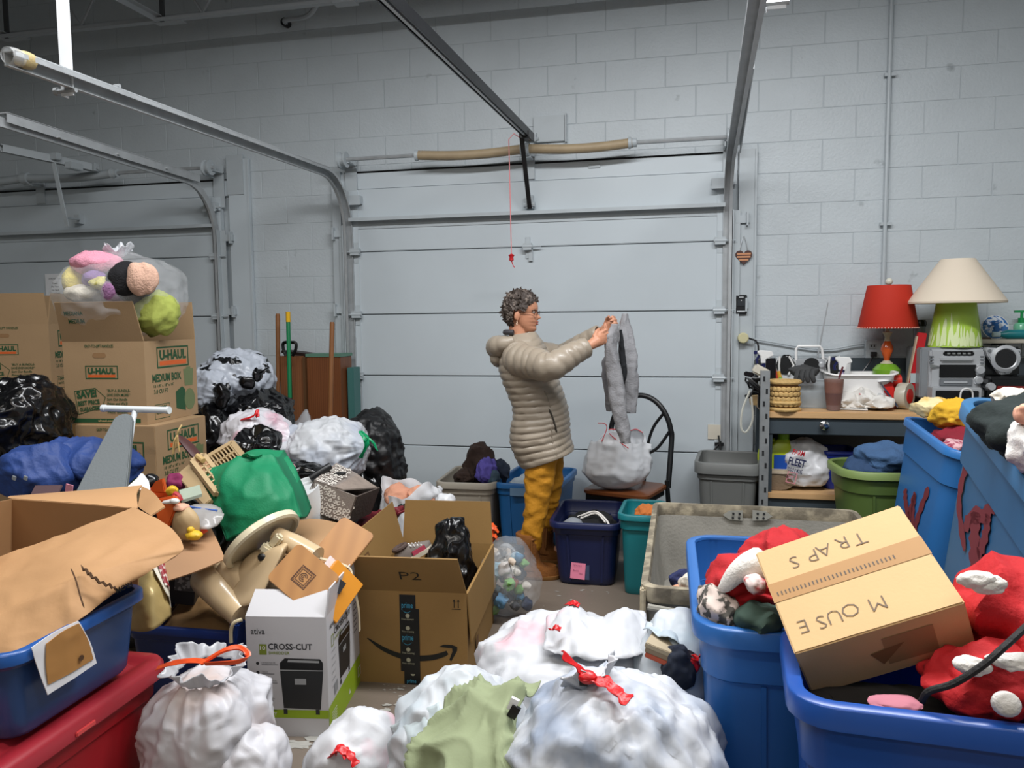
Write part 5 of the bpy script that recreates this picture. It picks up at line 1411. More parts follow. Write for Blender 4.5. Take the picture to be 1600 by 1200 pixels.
# joints in the room
SH_N, EL_N, WR_N, HD_N = P(814, 563, 4.15), P(864, 569, 3.99), P(921, 540, 4.10), P(948, 524, 4.17)
SH_F, EL_F, WR_F, HD_F = P(826, 556, 4.47), P(878, 556, 4.60), P(940, 519, 4.47), P(958, 507, 4.42)
HIP_N, KN_N, AN_N = P(848, 700, 4.22), P(840, 775, 4.20), P(825, 880, 4.20)
HIP_F, KN_F, AN_F = P(856, 700, 4.41), P(858, 770, 4.46), P(846, 845, 4.50)
bm_, hplace, HT = body_mesh()
for sh, el, wr in ((SH_N, EL_N, WR_N), (SH_F, EL_F, WR_F)):
    bm_.tube([sh, (sh + el) / 2, el, (el + wr) / 2, wr], [.05, .046, .040, .036, .027], 14)
for hp, kn, an_ in ((HIP_N, KN_N, AN_N), (HIP_F, KN_F, AN_F)):
    bm_.tube([hp, (hp + kn) / 2, kn, (kn + an_) / 2, an_], [.085, .072, .055, .05, .038], 16)
    bm_.tube([an_, an_ + (0.0, 0, -0.05), an_ + (0.13, 0, -0.065)], [.038, .036, .03], 12)
def hand(mb, wr, hd, s, curl):
    d = nrm(hd - wr)
    side = nrm(np.cross(d, (0, 0, 1))) * s
    up = nrm(np.cross(side, d)) * s
    palm = wr + d * 0.060
    mb.tube([wr, wr + d * 0.025, palm], [.027, .030, .034], 12)
    M_ = np.column_stack([d, side, up])
    mb.sphere(palm + d * 0.012, (.044, .019, .038), 12, rot=M_)
    for i, (o, L, r_) in enumerate(((0.030, .030, .0092), (0.010, .034, .0096), (-0.011, .032, .0092), (-0.029, .025, .0082))):
        p0 = palm + d * 0.042 + up * o
        k1 = p0 + d * L * 0.85 + side * 0.006
        k2 = k1 + (d * 0.25 - side * -1.0 * curl) * L * 0.8
        k3 = k2 + (-d * 0.75 - side * -0.5 * curl) * L * 0.65
        mb.tube([p0 - d * 0.02, p0, k1, k2, k3], [r_, r_ * 1.12, r_, r_ * .95, r_ * .7], 9)
        mb.sphere(k3, r_ * .72, 8)
    t0 = palm - d * 0.010 + up * 0.030
    t1 = t0 + d * 0.030 + up * 0.016 + side * 0.010 * curl
    t2 = t1 + d * 0.028 + side * 0.014 * curl
    mb.tube([t0 - d * .01, t0, t1, t2], [.013, .013, .0105, .008], 9)
    mb.sphere(t2, .008, 8)
hand(bm_, WR_N, HD_N, 1, -1)
hand(bm_, WR_F, HD_F, 1, 1)
tmp = mk('body_source', bm_, skin, base=np.zeros(3))
md = tmp.modifiers.new('remesh', 'REMESH'); md.mode = 'VOXEL'; md.voxel_size = 0.0042
sm = tmp.modifiers.new('smooth', 'SMOOTH'); sm.factor = 0.5; sm.iterations = 3
me = bpy.data.meshes.new_from_object(tmp.evaluated_get(bpy.context.evaluated_depsgraph_get()))
bpy.data.objects.remove(tmp)
pbase = np.array([-0.80, 4.31, 0.0])
person = thing('person', 'woman in a long quilted beige coat and mustard trousers holding up a grey garment', 'person', pbase)
co = np.empty(len(me.vertices) * 3); me.vertices.foreach_get('co', co)
co = (co.reshape(-1, 3) - pbase); me.vertices.foreach_set('co', co.ravel())
me.polygons.foreach_set('use_smooth', [True] * len(me.polygons)); me.name = 'body'; me.update()
if not me.materials: me.materials.append(skin)
o = bpy.data.objects.new('body', me); COL.objects.link(o); o.parent = person
# eyes, brows, lips
for s in (-1, 1):
    e = hplace([.070, s * .031, .112])
    b = MB(); b.sphere(e, (.010, .012, .008), 12); ey = mk('eye', b, mat('eye_white', '#d8d2cc', 0.3), person)
    b = MB(); b.sphere(hplace([.0775, s * .031, .112]), (.004, .005, .005), 8); mk('iris', b, mat('eye_dark', '#2a201a', 0.3), ey)
    b = MB(); b.tube([hplace([.083, s * .016, .124]), hplace([.079, s * .034, .128]), hplace([.066, s * .052, .122])], [.003, .0035, .002], 6); mk('eyebrow', b, mat('brow', '#5d4a3e', 0.8), person)
b = MB()
for zz in (.0475, .0595): b.tube([hplace([.078, -.022, .0535]), hplace([.0905, -.009, zz]), hplace([.093, 0, zz]), hplace([.0905, .009, zz]), hplace([.078, .022, .0535])], [.002, .0042, .0045, .0042, .002], 8)
mk('lips', b, mat('lip', '#a9604f', 0.45), person)
# hair
d6, f6 = ico(6)
hz0 = np.array([-0.006, 0, .125])
ang = np.arctan2(np.abs(d6[:, 1]), d6[:, 0])       # 0 front .. pi back
hr = d6 * np.array([.107, .089, .112])
hr[:, 2] *= np.where(d6[:, 2] < 0, 1.22, 1.0)
hr = hr + d6 * (0.004 * crease(d6 * 4.2, 3) + 0.006 * crease(d6 * np.array([7, 9, 14]), 5) + 0.003 * crease(d6 * 22, 8))[:, None]
hr[:, 0] -= 0.004
hp_ = hr + hz0
line = np.interp(ang, [0, .55, .95, 1.15, 1.45, 1.72, 2.0, 2.4, 3.2], [.176, .170, .150, .112, .118, .112, .030, -.012, -.012])
low = hp_[:, 2] > line + 0.006 * vn(d6 * 12, 4)
taper = np.clip((0.10 - hp_[:, 2]) / 0.10, 0, 1)
hp_[:, 0] += taper * 0.018 * (ang > 1.6)
keep = [f for f in f6 if low[f[0]] and low[f[1]] and low[f[2]]]
b = MB(); b.add(hplace(hp_), keep)
hair_m = mat('hair', '#3d332d', 0.6, col2='#7d7168', c2s=38, c2lo=.52, c2hi=.66, bump=0.8, bs=90, stretch=(1, 1, 0.5))
mk('hair', b, hair_m, person, angle=180)
random.seed(9)
b = MB()
for i in range(240):
    v = hp_[random.choice([k for k in range(0, len(hp_), 7) if low[k] and hp_[k, 2] > line[k] + .02]) if i == 0 else random.randrange(len(hp_))]
    a_ = math.atan2(abs(v[1]), v[0] + .006)
    if v[2] < np.interp(a_, [0, .55, .95, 1.15, 1.45, 1.72, 2.0, 2.4, 3.2], [.176, .170, .150, .125, .135, .125, .06, .03, .03]) + .008: continue
    d_ = nrm(v - hz0)
    sw = nrm(np.array([random.uniform(-.8, .5), random.uniform(-.6, .6), random.uniform(-.5, .6)]))
    p0 = v - d_ * .004; p1 = p0 + d_ * .007 + sw * .008; p2 = p1 + d_ * .001 + sw * .010
    b.tube([hplace(p0), hplace(p1), hplace(p2)], [.006, .0045, .001], 5)
mk('hair_tufts', b, hair_m, person, kind='stuff')
# glasses and earring
b = MB()
for s in (-1, 1):
    c_ = np.array([.094, s * .032, .109])
    b.tube([hplace(c_ + (-.004 * abs(math.cos(a)), .021 * math.cos(a), .013 * math.sin(a))) for a in np.linspace(0, 2 * math.pi, 20, endpoint=False)], .0016, 6, closed=True)
    b.tube([hplace([.090, s * .053, .113]), hplace([.04, s * .078, .112]), hplace([-.012, s * .081, .108])], .0018, 6)
b.tube([hplace([.094, -.011, .112]), hplace([.103, 0, .114]), hplace([.094, .011, .112])], .0015, 6)
mk('glasses', b, mat('glasses_brown', '#3a2218', 0.3), person)
for s in (-1, 1):
    b = MB(); b.tube([hplace([-.010, s * .084, .064]), hplace([-.010, s * .085, .046])], .0015, 5); b.sphere(hplace([-.010, s * .085, .040]), (.005, .004, .007), 8); b.sphere(hplace([-.010, s * .085, .052]), .004, 8); mk('earring', b, mat('earring', '#d8b9a0', 0.3, metal=0.4), person)
# quilted coat
coat_m = mat('coat_beige', '#9b8f7f', 0.42, var=0.04, vs=9, bump=0.12, bs=35, coat=0.08)
RG = [((797, 524), (836, 518), .070), ((788, 545), (846, 533), .135), ((783, 560), (853, 546), .175), ((783, 578), (860, 562), .188), ((787, 594), (866, 580), .190), ((793, 609), (872, 597), .185), ((799, 623), (878, 612), .180),
      ((803, 637), (883, 627), .180), ((803, 651), (887, 641), .188), ((800, 666), (889, 654), .200), ((799, 681), (889, 667), .205), ((801, 696), (890, 680), .205), ((808, 712), (893, 692), .202), ((818, 729), (896, 704), .198)]
arr = np.array([[*P(a[0], a[1], PY0), *P(c[0], c[1], PY0), w_] for a, c, w_ in RG])
NS = 132
sp = spline(arr, NS)
an = np.linspace(0, 2 * math.pi, 64, endpoint=False)
rings = []
npf = 19.0
for i in range(NS):
    t_ = i / (NS - 1)
    p0, p1, w_ = sp[i, :3], sp[i, 3:6], sp[i, 6]
    c, a1 = (p0 + p1) / 2, (p1 - p0) / 2
    ph = npf * t_ + 0.16 * np.sin(an * 2 + 1.0) + 0.25 * vn(np.column_stack([np.cos(an) * 1.5, np.sin(an) * 1.5, np.full(64, t_ * 4)]), 3)
    pf = 0.5 * np.abs(np.sin(math.pi * ph)) ** 0.42
    sc = 1 + 0.10 * (pf - 0.25) + 0.02 * vn(np.column_stack([np.cos(an) * 4, np.sin(an) * 4, np.full(64, t_ * 24)]), 8)
    cx_ = np.sign(np.cos(an)) * np.abs(np.cos(an)) ** 0.88; sy_ = np.sign(np.sin(an)) * np.abs(np.sin(an)) ** 0.88
    rings.append(c + (sc * cx_)[:, None] * a1 + (sc * sy_)[:, None] * np.array([0, w_, 0]))
inner = [c_ + (r_ - c_) * 0.93 for r_, c_ in ((rings[-1], rings[-1].mean(0)), (rings[-12], rings[-12].mean(0)))]
b = MB(); b.loft(rings + inner, True, True)
mk('coat', b, coat_m, person, angle=75)
def sleeve(pts, rad, npf, sd):
    p = spline(pts, 90); r_ = np.interp(np.linspace(0, 1, 90), np.linspace(0, 1, len(rad)), rad)
    u = None; rings = []
    a = np.linspace(0, 2 * math.pi, 28, endpoint=False)
    for i in range(90):
        t = nrm(p[min(i + 1, 89)] - p[max(i - 1, 0)])
        if u is None: u = np.array([0, 0, 1.0])
        u = nrm(u - t * (u @ t)); v = np.cross(t, u)
        ph = npf * i / 89.0 + 0.15 * np.sin(a + sd) + 0.2 * vn(np.column_stack([np.cos(a) * 2, np.sin(a) * 2, np.full(28, i / 12.0)]), sd)
        sc = r_[i] * (0.92 + 0.13 * np.abs(np.sin(math.pi * ph)) ** 0.42 + .018 * vn(np.column_stack([np.cos(a) * 5, np.sin(a) * 5, np.full(28, i / 3.0)]), sd))
        rings.append(p[i] + sc[:, None] * (np.cos(a)[:, None] * u + np.sin(a)[:, None] * v))
    c_ = p[-1]
    rings += [c_ + (rings[-1] - c_) * .8, p[-8] + (rings[-8] - p[-8]) * .75]
    b = MB(); b.loft(rings, True, True); return b
mk('sleeve', sleeve([SH_N + (-.03, .06, .02), SH_N + (0, 0, 0), (SH_N + EL_N) / 2 + (0, 0, -.008), EL_N + (-.01, 0, -.012), (EL_N + WR_N) / 2, WR_N + (WR_N - EL_N) * -.06], [.088, .092, .084, .074, .064, .052], 12, 2), coat_m, person, angle=75)
mk('sleeve', sleeve([SH_F + (-.03, -.06, .02), SH_F, (SH_F + EL_F) / 2, EL_F, (EL_F + WR_F) / 2, WR_F + (WR_F - EL_F) * -.05], [.088, .09, .080, .070, .060, .05], 12, 5), coat_m, person, angle=75)
# hood and collar
b = MB()
hq = []
for i, a in enumerate(np.linspace(-1.9, 1.9, 60)):
    hq.append(P(797, 541, PY0) + np.array([-0.085 * math.cos(a) + 0.015, 0.125 * math.sin(a), 0.024 - 0.030 * math.cos(a)]))
rr = [(.026 + .040 * max(0.0, math.cos(a * .8))) * (0.93 + 0.12 * abs(math.sin(a * 5.5)) ** .6) for a in np.linspace(-1.9, 1.9, 60)]
b.tube(hq, rr, 16)
blob(b, P(781, 559, PY0), np.diag([.050, .105, .055]), seed=4, lump=.05, folds=.005, ff=20, fine=.001, sub=4, cloth=True)
mk('hood', b, coat_m, person, angle=75)
b = MB(); b.tube([P(806, 519, PY0) + np.array([-0.060 * math.cos(a), 0.068 * math.sin(a), 0.0]) for a in np.linspace(-1.6, 1.6, 20)], .016, 8); mk('hood_lining', b, mat('lining_dark', '#3c3a3e', 0.7), person)
b = MB()
for s in (-1, 1):
    b.tube(spline([P(812, 532, PY0) + np.array([0, s * .085, 0]), P(832, 533, PY0) + np.array([0, s * .075, 0]), P(843, 543, PY0) + np.array([0, s * .045, 0]), P(850, 560, PY0) + np.array([0.004, s * .018, 0])], 16), [.018] * 12 + [.016, .014, .010, .006], 8)
mk('scarf', b, mat('scarf_taupe', '#6f655b', 0.8, bump=0.4, bs=60), person)
# front zip and pocket on the side
def coat_pt(t_, a_, out=1.0):
    i = int(round(t_ * (NS - 1))); p0, p1, w_ = sp[i, :3], sp[i, 3:6], sp[i, 6]
    c, a1 = (p0 + p1) / 2, (p1 - p0) / 2
    return c + out * (math.cos(a_) * a1 + math.sin(a_) * np.array([0, w_, 0]))
b = MB(); b.tube([coat_pt(t_, -.98, 1.035) for t_ in np.linspace(.42, .99, 24)], .005, 6); mk('side_seam', b, mat('seam', '#8a7f70', 0.5), person)
b = MB(); b.tube([coat_pt(t_, a_, 1.055) for t_, a_ in zip(np.linspace(.56, .78, 12), np.linspace(-1.05, -.80, 12))], [.001] + [.006] * 10 + [.001], 6); mk('pocket_slit', b, mat('slit_dark', '#3a342c', 0.7), person)
# trousers and boots
must = mat('mustard_trousers', '#c08418', 0.75, bump=0.35, bs=45, var=0.06, vs=8)
for (hp, kn, an_), sd in (((HIP_N, KN_N, AN_N), 3), ((HIP_F, KN_F, AN_F), 6)):
    p = spline([hp + (0, 0, .05), hp, (hp + kn) / 2, kn, (kn * .5 + an_ * .5), an_ * .8 + kn * .2], 70)
    r_ = np.interp(np.linspace(0, 1, 70), [0, .2, .4, .6, .75, 1], [.098, .098, .088, .070, .066, .058])
    rings = []
    a = np.linspace(0, 2 * math.pi, 32, endpoint=False)
    for i in range(70):
        q_ = p[i] + r_[i] * np.column_stack([np.cos(a), np.sin(a), np.zeros(32)])
        wr = .012 * drape(q_ * np.array([7, 7, 17.0]), sd) + .004 * crease(q_ * 26, sd + 2)
        rings.append(q_ + (wr * (0.4 + 0.6 * min(1, max(0, (i - 14) / 20))))[:, None] * np.column_stack([np.cos(a), np.sin(a), np.zeros(32)]))
    b = MB(); b.loft(rings); mk('trouser_leg', b, must, person, angle=80)
suede = mat('boot_suede', '#7a4918', 0.9, bump=0.4, bs=70, var=0.1, vs=9)
for (an_, top), sd in (((AN_N, P(826, 832, 4.20)), 1), ((AN_F, P(850, 802, 4.48)), 2)):
    fl_z = 0.018
    b = MB()
    a = np.linspace(0, 2 * math.pi, 28, endpoint=False)
    rings = []
    hh = top[2]
    for z, ox, rx, ry in ((hh, -.0, .066, .066), (hh - .004, 0, .070, .070), (hh * .8, 0, .066, .066), (hh * .55, .0, .062, .062), (hh * .36, .004, .063, .060), (hh * .27, .015, .078, .060), (hh * .2, .034, .098, .058), (.075, .048, .116, .056), (.045, .055, .126, .056), (fl_z, .055, .126, .056)):
        q_ = np.column_stack([an_[0] + ox + rx * np.cos(a), an_[1] + ry * np.sin(a) * (1 - .18 * (np.cos(a) > 0) * np.cos(a) * (rx > .08)), np.full(28, z)])
        q_[:, 0] += (top[0] - an_[0]) * (z / hh)
        rings.append(q_ + np.column_stack([np.cos(a), np.sin(a), 0 * a]) * (.006 * crease(q_ * 11, sd))[:, None])
    b.loft(rings[::-1]); bt = mk('boot', b, suede, person, angle=80)
    b = MB()
    q0 = [np.column_stack([an_[0] + .055 + (.130 + o_) * np.cos(a), an_[1] + (.060 + o_) * np.sin(a), np.full(28, z)]) for z, o_ in ((0, -.004), (.008, 0), (.022, 0))]
    b.loft(q0); mk('sole', b, mat('boot_sole', '#7d5424', 0.8), bt)
    b = MB(); b.tube([(an_[0] + (top[0] - an_[0]) * z / hh + .03, an_[1] - .062, z) for z in np.linspace(.10, hh * .9, 8)] + [(an_[0] + (top[0] - an_[0]) + .055, an_[1] - .045, hh * .92)], .006, 6); mk('piping', b, mat('boot_piping', '#7a4a18', 0.8), bt)
# grey garment in her hands
grey_c = mat('heather_grey', '#8f8f92', 0.92, bump=0.35, bs=110, var=0.1, vs=14)
gt = thing('grey_garment', 'heather grey garment with black stripe held up by the woman', 'garment', P(968, 690, 4.28))
def limb(path, widths, th, sd, m, name):
    p = spline([P(*q_) for q_ in path], 60)
    w_ = np.interp(np.linspace(0, 1, 60), np.linspace(0, 1, len(widths)), widths) * mpp(965, 590, 4.25)
    a = np.linspace(0, 2 * math.pi, 30, endpoint=False)
    rings = []
    for i in range(60):
        q_ = p[i] + np.cos(a)[:, None] * w_[i] * SIDE + np.sin(a)[:, None] * th * VIEW
        wr = .010 * drape(q_ * np.array([16, 16, 5.0]), sd) + .004 * crease(q_ * 22, sd)
        rings.append(q_ + wr[:, None] * (np.cos(a)[:, None] * SIDE + np.sin(a)[:, None] * VIEW))
    b = MB(); b.loft(rings); return mk(name, b, m, gt, angle=80)
limb([(962, 506, 4.20), (955, 530, 4.19), (957, 570, 4.20), (964, 615, 4.20), (970, 655, 4.20), (977, 692, 4.21)], [5, 10, 12, 13, 12, 8], .035, 3, grey_c, 'front_leg')
limb([(976, 490, 4.40), (976, 520, 4.38), (982, 560, 4.36), (986, 600, 4.36), (984, 645, 4.36)], [4, 12, 14, 13, 9], .035, 7, grey_c, 'back_leg')
limb([(970, 515, 4.28), (972, 545, 4.26), (974, 580, 4.26), (973, 600, 4.27)], [3, 5, 6, 3], .02, 9, mat('stripe_black', '#17191d', 0.9), 'black_stripe')
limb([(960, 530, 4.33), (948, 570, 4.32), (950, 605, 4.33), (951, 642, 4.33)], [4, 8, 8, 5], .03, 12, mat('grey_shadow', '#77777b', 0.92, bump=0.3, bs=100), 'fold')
CY = lambda px: 4.80 + (1037 - px) * 0.0022
ch = thing('bistro_chair', 'black metal chair with arched back and brown wooden seat by the garage door', 'chair', (-0.30, 4.80, 0))
zc = 0.415
seat_m = mat('seat_brown', '#6d3d1e', 0.35, var=0.12, vs=6, stretch=(1, 6, 6))
c0 = np.array([-0.335, 4.80]); ya = R(-18); Rc = rotz(ya)[:2, :2]
sw, sd_ = 0.43, 0.40
b = MB()
sr = rrect(sw, sd_, .06, 6) @ Rc.T + c0
si = rrect(sw - .02, sd_ - .02, .055, 6) @ Rc.T + c0
b.loft([np.column_stack([si, np.full(28, zc - .035)]), np.column_stack([sr, np.full(28, zc - .025)]), np.column_stack([sr, np.full(28, zc - .008)]), np.column_stack([si, np.full(28, zc)])] if len(sr) == 28 else [np.column_stack([q_, np.full(len(q_), z)]) for q_, z in ((si, zc - .035), (sr, zc - .025), (sr, zc - .008), (si, zc))])
mk('seat', b, seat_m, ch)
loc2 = lambda x, y, z: np.array([*(Rc @ np.array([x, y]) + c0), z])
b = MB(); fr_ = [loc2(x, y, zc - .05) for x, y in ((-sw / 2 + .03, -sd_ / 2 + .03), (sw / 2 - .03, -sd_ / 2 + .03), (sw / 2 - .03, sd_ / 2 - .03), (-sw / 2 + .03, sd_ / 2 - .03))]
for i in range(4): b.bar(fr_[i], fr_[(i + 1) % 4], .02, .04)
mk('seat_frame', b, blackm, ch, smooth=False)
for x in (-1, 1):
    b = MB(); b.tube([loc2(x * (sw / 2 - .035), -sd_ / 2 + .035, zc - .03), loc2(x * (sw / 2 - .02), -sd_ / 2 + .02, 0.0)], .014, 10); mk('leg', b, blackm, ch)
    b = MB(); b.tube([loc2(x * (sw / 2 - .01), sd_ / 2 - .01, zc + .02), loc2(x * (sw / 2), sd_ / 2 + .05, 0.0)], .015, 10); mk('leg', b, blackm, ch)
hw = sw / 2 - .005
by_ = sd_ / 2 + 0.0
ztop = 0.965
ap = [loc2(-hw, by_, zc - .03)] + [loc2(-hw * math.cos(a), by_ + .06 * 1.0, zc + .27 + (ztop - zc - .27) * math.sin(a)) for a in np.linspace(0, math.pi, 15)] + [loc2(hw, by_, zc - .03)]
b = MB(); b.tube(spline(ap, 60), .0175, 12); mk('back_arch', b, blackm, ch)
zz = lambda t_: zc + t_
for s in (-1, 1):
    b = MB(); b.tube(spline([loc2(s * hw * .75, by_ + .05, zc + .44), loc2(s * hw * .42, by_ + .05, zc + .34), loc2(s * hw * .25, by_ + .04, zc + .20), loc2(s * hw * .2, by_ + .02, zc - .02)], 16), .010, 8); mk('back_bar', b, blackm, ch)
    b = MB(); b.tube(spline([loc2(s * hw * .96, by_ + .05, zc + .33), loc2(s * hw * .6, by_ + .045, zc + .22), loc2(s * hw * .25, by_ + .04, zc + .17)], 12), .010, 8); mk('back_bar', b, blackm, ch)
# open white plastic bag on the seat
plt_ = mat('bag_thin', '#f2f4f7', 0.25, bump=0.3, bs=10, ridged=True, transl=0.15, alpha=0.9)
def open_bag(name, label, c, rx, ry, h, seed, m, mouth=0.75, lean=(0, 0, 0), rimw=0.10, z0=0.0, cat='bag', group=None, flare=0.0):
    root = thing(name, label, cat, (c[0], c[1], z0), group)
    a = np.linspace(0, 2 * math.pi, 72)
    g = []
    for t_ in np.linspace(0, 1, 34):
        k = (math.sin(min(1, t_ / .42) * math.pi / 2) ** .38) * (1 - (1 - mouth) * max(0, (t_ - .42) / .58) ** 1.5) + flare * max(0, t_ - .8)
        z = h * t_ * (1 + rimw * t_ ** 3 * (np.sin(2 * a + seed) + .5 * np.sin(5 * a + seed * 2)))
        p_ = np.column_stack([rx * k * np.cos(a), ry * k * np.sin(a), z]) + np.outer(np.full(72, t_ ** 1.5), lean)
        w_ = p_ + np.array([c[0], c[1], z0])
        p_[:, :2] *= (1 + (.035 + .05 * t_) * crease(w_ * 9, seed) + .02 * crease(w_ * 26, seed + 3) + .03 * t_ * np.sin(13 * a + 3 * np.sin(3 * a)))[:, None]
        p_[-1] = p_[0]
        g.append(p_ + np.array([c[0], c[1], z0]))
    b = MB(); b.sheet(np.array(g), .0015)
    mk('bag', b, m, root, angle=70)
    return root, np.array(g)
q = P(958, 752, 4.68)
cb, gb = open_bag('plastic_bag', 'open white drawstring bag standing on the brown chair seat', (q[0] + .005, 4.72), .205, .16, .31, 5, plt_, mouth=.88, lean=(.03, .02, 0), rimw=.13, z0=zc + .002)
b = MB(); blob(b, (q[0] - .045, 4.715, zc + .08), np.diag([.10, .085, .06]), seed=3, folds=.012, ff=10, cloth=True, sub=4, floor=zc + .004); mk('grey_cloth', b, mat('dark_grey_cloth', '#3a3d42', 0.9), label='dark grey cloth inside the bag on the chair', cat='cloth')
b = MB(); b.tube(spline(list(gb[-1][8:26:3] + np.array([0, -.004, .003])), 20), .003, 5); b.tube(spline([gb[-1][50] + (0, -.01, 0), gb[-2][52] + (0, -.01, -.02), gb[-1][56] + (.02, -.02, -.06)], 12), .003, 5); b.tube(spline([P(934, 661, 4.62), P(945, 662, 4.62), P(948, 670, 4.62), P(940, 690, 4.60)], 12), .0028, 5); mk('drawstring', b, redc, cb, kind='stuff')
navy_t = mat('tote_navy', '#101b45', 0.4, var=0.05)
teal_t = mat('tote_teal', '#0f6d74', 0.4, var=0.05)
beige_t = mat('tote_beige', '#a39b8d', 0.45, var=0.05)
mid_b = mat('tote_mid_blue', '#21639f', 0.38, var=0.05)
nv, Rn, cn = tote('navy_tote', 'dark navy tote with a pink note stuck on its front', (-0.507, 4.347), R(1), 0.36, 0.53, 0.36, navy_t, tap=.15, r=.05, lip=.03, rim=.012)
o_ = P(895, 880, 4.10)
b = MB(); b.box(P(906, 893, 4.108), (.105, .004, .085), rotx(R(-5))); mk('grey_label', b, mat('label_smoke', '#3a4560', 0.4), nv, smooth=False)
b = MB(); b.box(P(903, 892, 4.104), (.080, .004, .088), rotx(R(-5)) @ roty(R(4))); nt_ = mk('pink_note', b, mat('note_pink', '#dd7f9a', 0.7), nv, smooth=False)
b = MB(); nq = P(896, 884, 4.100); letter(b, 'Shoes', nq, (1, 0, -.07), (.07, 0, 1), .012, .045, -.01); letter(b, 'Boots', nq + (-.002, 0, -.028), (1, 0, -.07), (.07, 0, 1), .010, .03, -.01); letter(b, 'Men', nq + (.03, 0, -.046), (1, 0, -.07), (.07, 0, 1), .010, .02, -.01); mk('note_writing', b, mat('note_ink', '#5c3550', 0.7), nt_, smooth=False)
b = MB(); b.tube(spline([(-0.57, 4.30, .335), (-0.47, 4.28, .375), (-0.40, 4.20, .352), (-.37, 4.16, .31)], 16), [.006] * 16, 6); b.tube(spline([(-0.55, 4.27, .335), (-0.46, 4.25, .372), (-0.40, 4.17, .345)], 16), [.005] * 16, 6); stp = mk('white_strap', b, white_f, label='pair of white cords lying over the navy tote', cat='cord')
cloth('black_jacket', 'black clothing filling the navy tote', 'clothes', (-0.50, 4.36, .275), (.145, .21, .07), mat('black_cloth2', '#0c0d10', 0.95), 81)
b = MB(); b.lathe([(.062, 0), (.058, .02), (.035, .045), (.0, .052)], (-.585, 4.20, .30), (-.1, -.5, .85), 20); b.tube([np.array([-.585, 4.20, .30]) + np.array([.06 * math.cos(a), .05 * math.sin(a) - .02, .025]) for a in np.linspace(0, math.pi, 10)], .004, 6); mk('knitted_hat', b, mat('cap_grey', '#80848a', 0.85), label='grey knitted cap in the navy tote', cat='cap')
b = MB(); b.box((-.40, 4.14, .338), (.05, .02, .004), rotz(.3)); mk('white_tag', b, white_pl, label='small white tag at the near rim of the navy tote', cat='tag', smooth=False)
bl, Rb_, cb_ = tote('blue_tote', 'medium blue tote with pale clothes behind the woman\'s legs', (-0.947, 5.053), R(-4.6), 0.40, 0.59, 0.415, mid_b, tap=.10, r=.05, lip=.035, rim=.012)
b = MB(); b.box(P(810, 769, 4.735), (.11, .004, .05)); mk('grey_label', b, mat('label_smoke2', '#6f8fae', 0.4), bl, smooth=False)
cloth('pale_clothes', 'pale grey folded clothes inside the medium blue tote', 'clothes', (-.97, 4.95, .36), (.14, .18, .065), mat('pale_grey_cloth', '#a9b4bc', 0.9, bump=.3, bs=80), 83)
cloth('blue_white_cloth', 'blue and white cloth at the right side of the medium blue tote', 'cloth', (-.80, 5.02, .37), (.05, .10, .05), mat('blue_white', '#c4cdd6', 0.9, col2='#3a4c8c', c2s=14), 84, sub=4)
tote('beige_tote', 'beige tote with brown and purple clothes piled out of it', (-1.37, 4.99), R(2.3), 0.36, 0.56, 0.42, beige_t, tap=.10, r=.05, lip=.04, rim=.012)
cloth('brown_hoodie', 'dark brown hoodie standing up out of the beige tote', 'hoodie', P(750, 722, 4.95), (.10, .10, .155), mat('brown_cloth', '#33241d', 0.95, bump=.3, bs=80), 85)
cloth('brown_sleeve', 'brown sleeve slumped along the inside of the beige tote', 'sleeve', P(728, 745, 4.88), (.08, .10, .06), mat('brown_cloth', '#33241d', 0.95), 86)
cloth('purple_shirt', 'purple shirt hanging at the front of the beige tote', 'shirt', P(762, 737, 4.82), (.07, .06, .10), mat('purple_cloth', '#5a51a5', 0.85, bump=.3, bs=80), 87)
cloth('navy_shirt', 'dark navy clothing right of the purple shirt', 'shirt', P(780, 738, 4.95), (.07, .08, .08), mat('navy_cloth2', '#1c2536', 0.9), 88)
cloth('slate_denim', 'small slate denim piece between the purple shirt and the tote rim', 'jeans', P(772, 745, 4.80), (.04, .04, .05), mat('slate', '#3d5160', 0.9), 89, sub=4)
tote('teal_tote', 'teal tote with orange and maroon clothes beside the canvas cart', (-0.195, 4.165), R(-2), 0.205, 0.34, 0.44, teal_t, tap=.15, r=.04, lip=.03, rim=.010, ribs=False)
cloth('orange_shirt', 'orange shirt on top of the teal tote', 'shirt', P(1012, 803, 4.10), (.07, .08, .05), mat('orange_cloth', '#b4652b', 0.9, bump=.3, bs=80), 91)
cloth('maroon_shirt', 'maroon shirt below the orange one in the teal tote', 'shirt', P(1008, 820, 4.12), (.045, .07, .045), mat('maroon_cloth', '#6d1527', 0.9, bump=.3, bs=80), 92)
cloth('navy_bundle', 'dark navy bundle on the floor behind the canvas cart corner', 'clothes', (-0.05, 4.62, .17), (.20, .14, .17), mat('navy_dark', '#15182a', 0.9), 93)
kraft_a = mat('kraft_brown', '#91703f', 0.72, var=0.05, vs=4, bump=0.05, bs=120)
ink_b = mat('print_black', '#14130f', 0.65)
az, RmA, cA, TA = carton('shipping_box', 'large open brown shipping box with a curved arrow print and black tape', (-1.074, 3.172), R(5.0), 0.446, 0.68, 0.385, kraft_a, flaps={'f': 33, 'b': 4, 'l': 14, 'r': 177}, fl=.205)
ux, uy, uz = RmA[:, 0], RmA[:, 1], RmA[:, 2]
of = TA((-0.223, -0.34, 0))
b = MB()
cv = spline([(.035, .185), (.10, .143), (.17, .117), (.235, .110), (.30, .116), (.345, .130), (.365, .140)], 30)
th = np.interp(np.linspace(0, 1, 30), [0, .12, .45, .8, 1], [.002, .008, .0125, .0105, .0085])
Lp, Rp = [], []
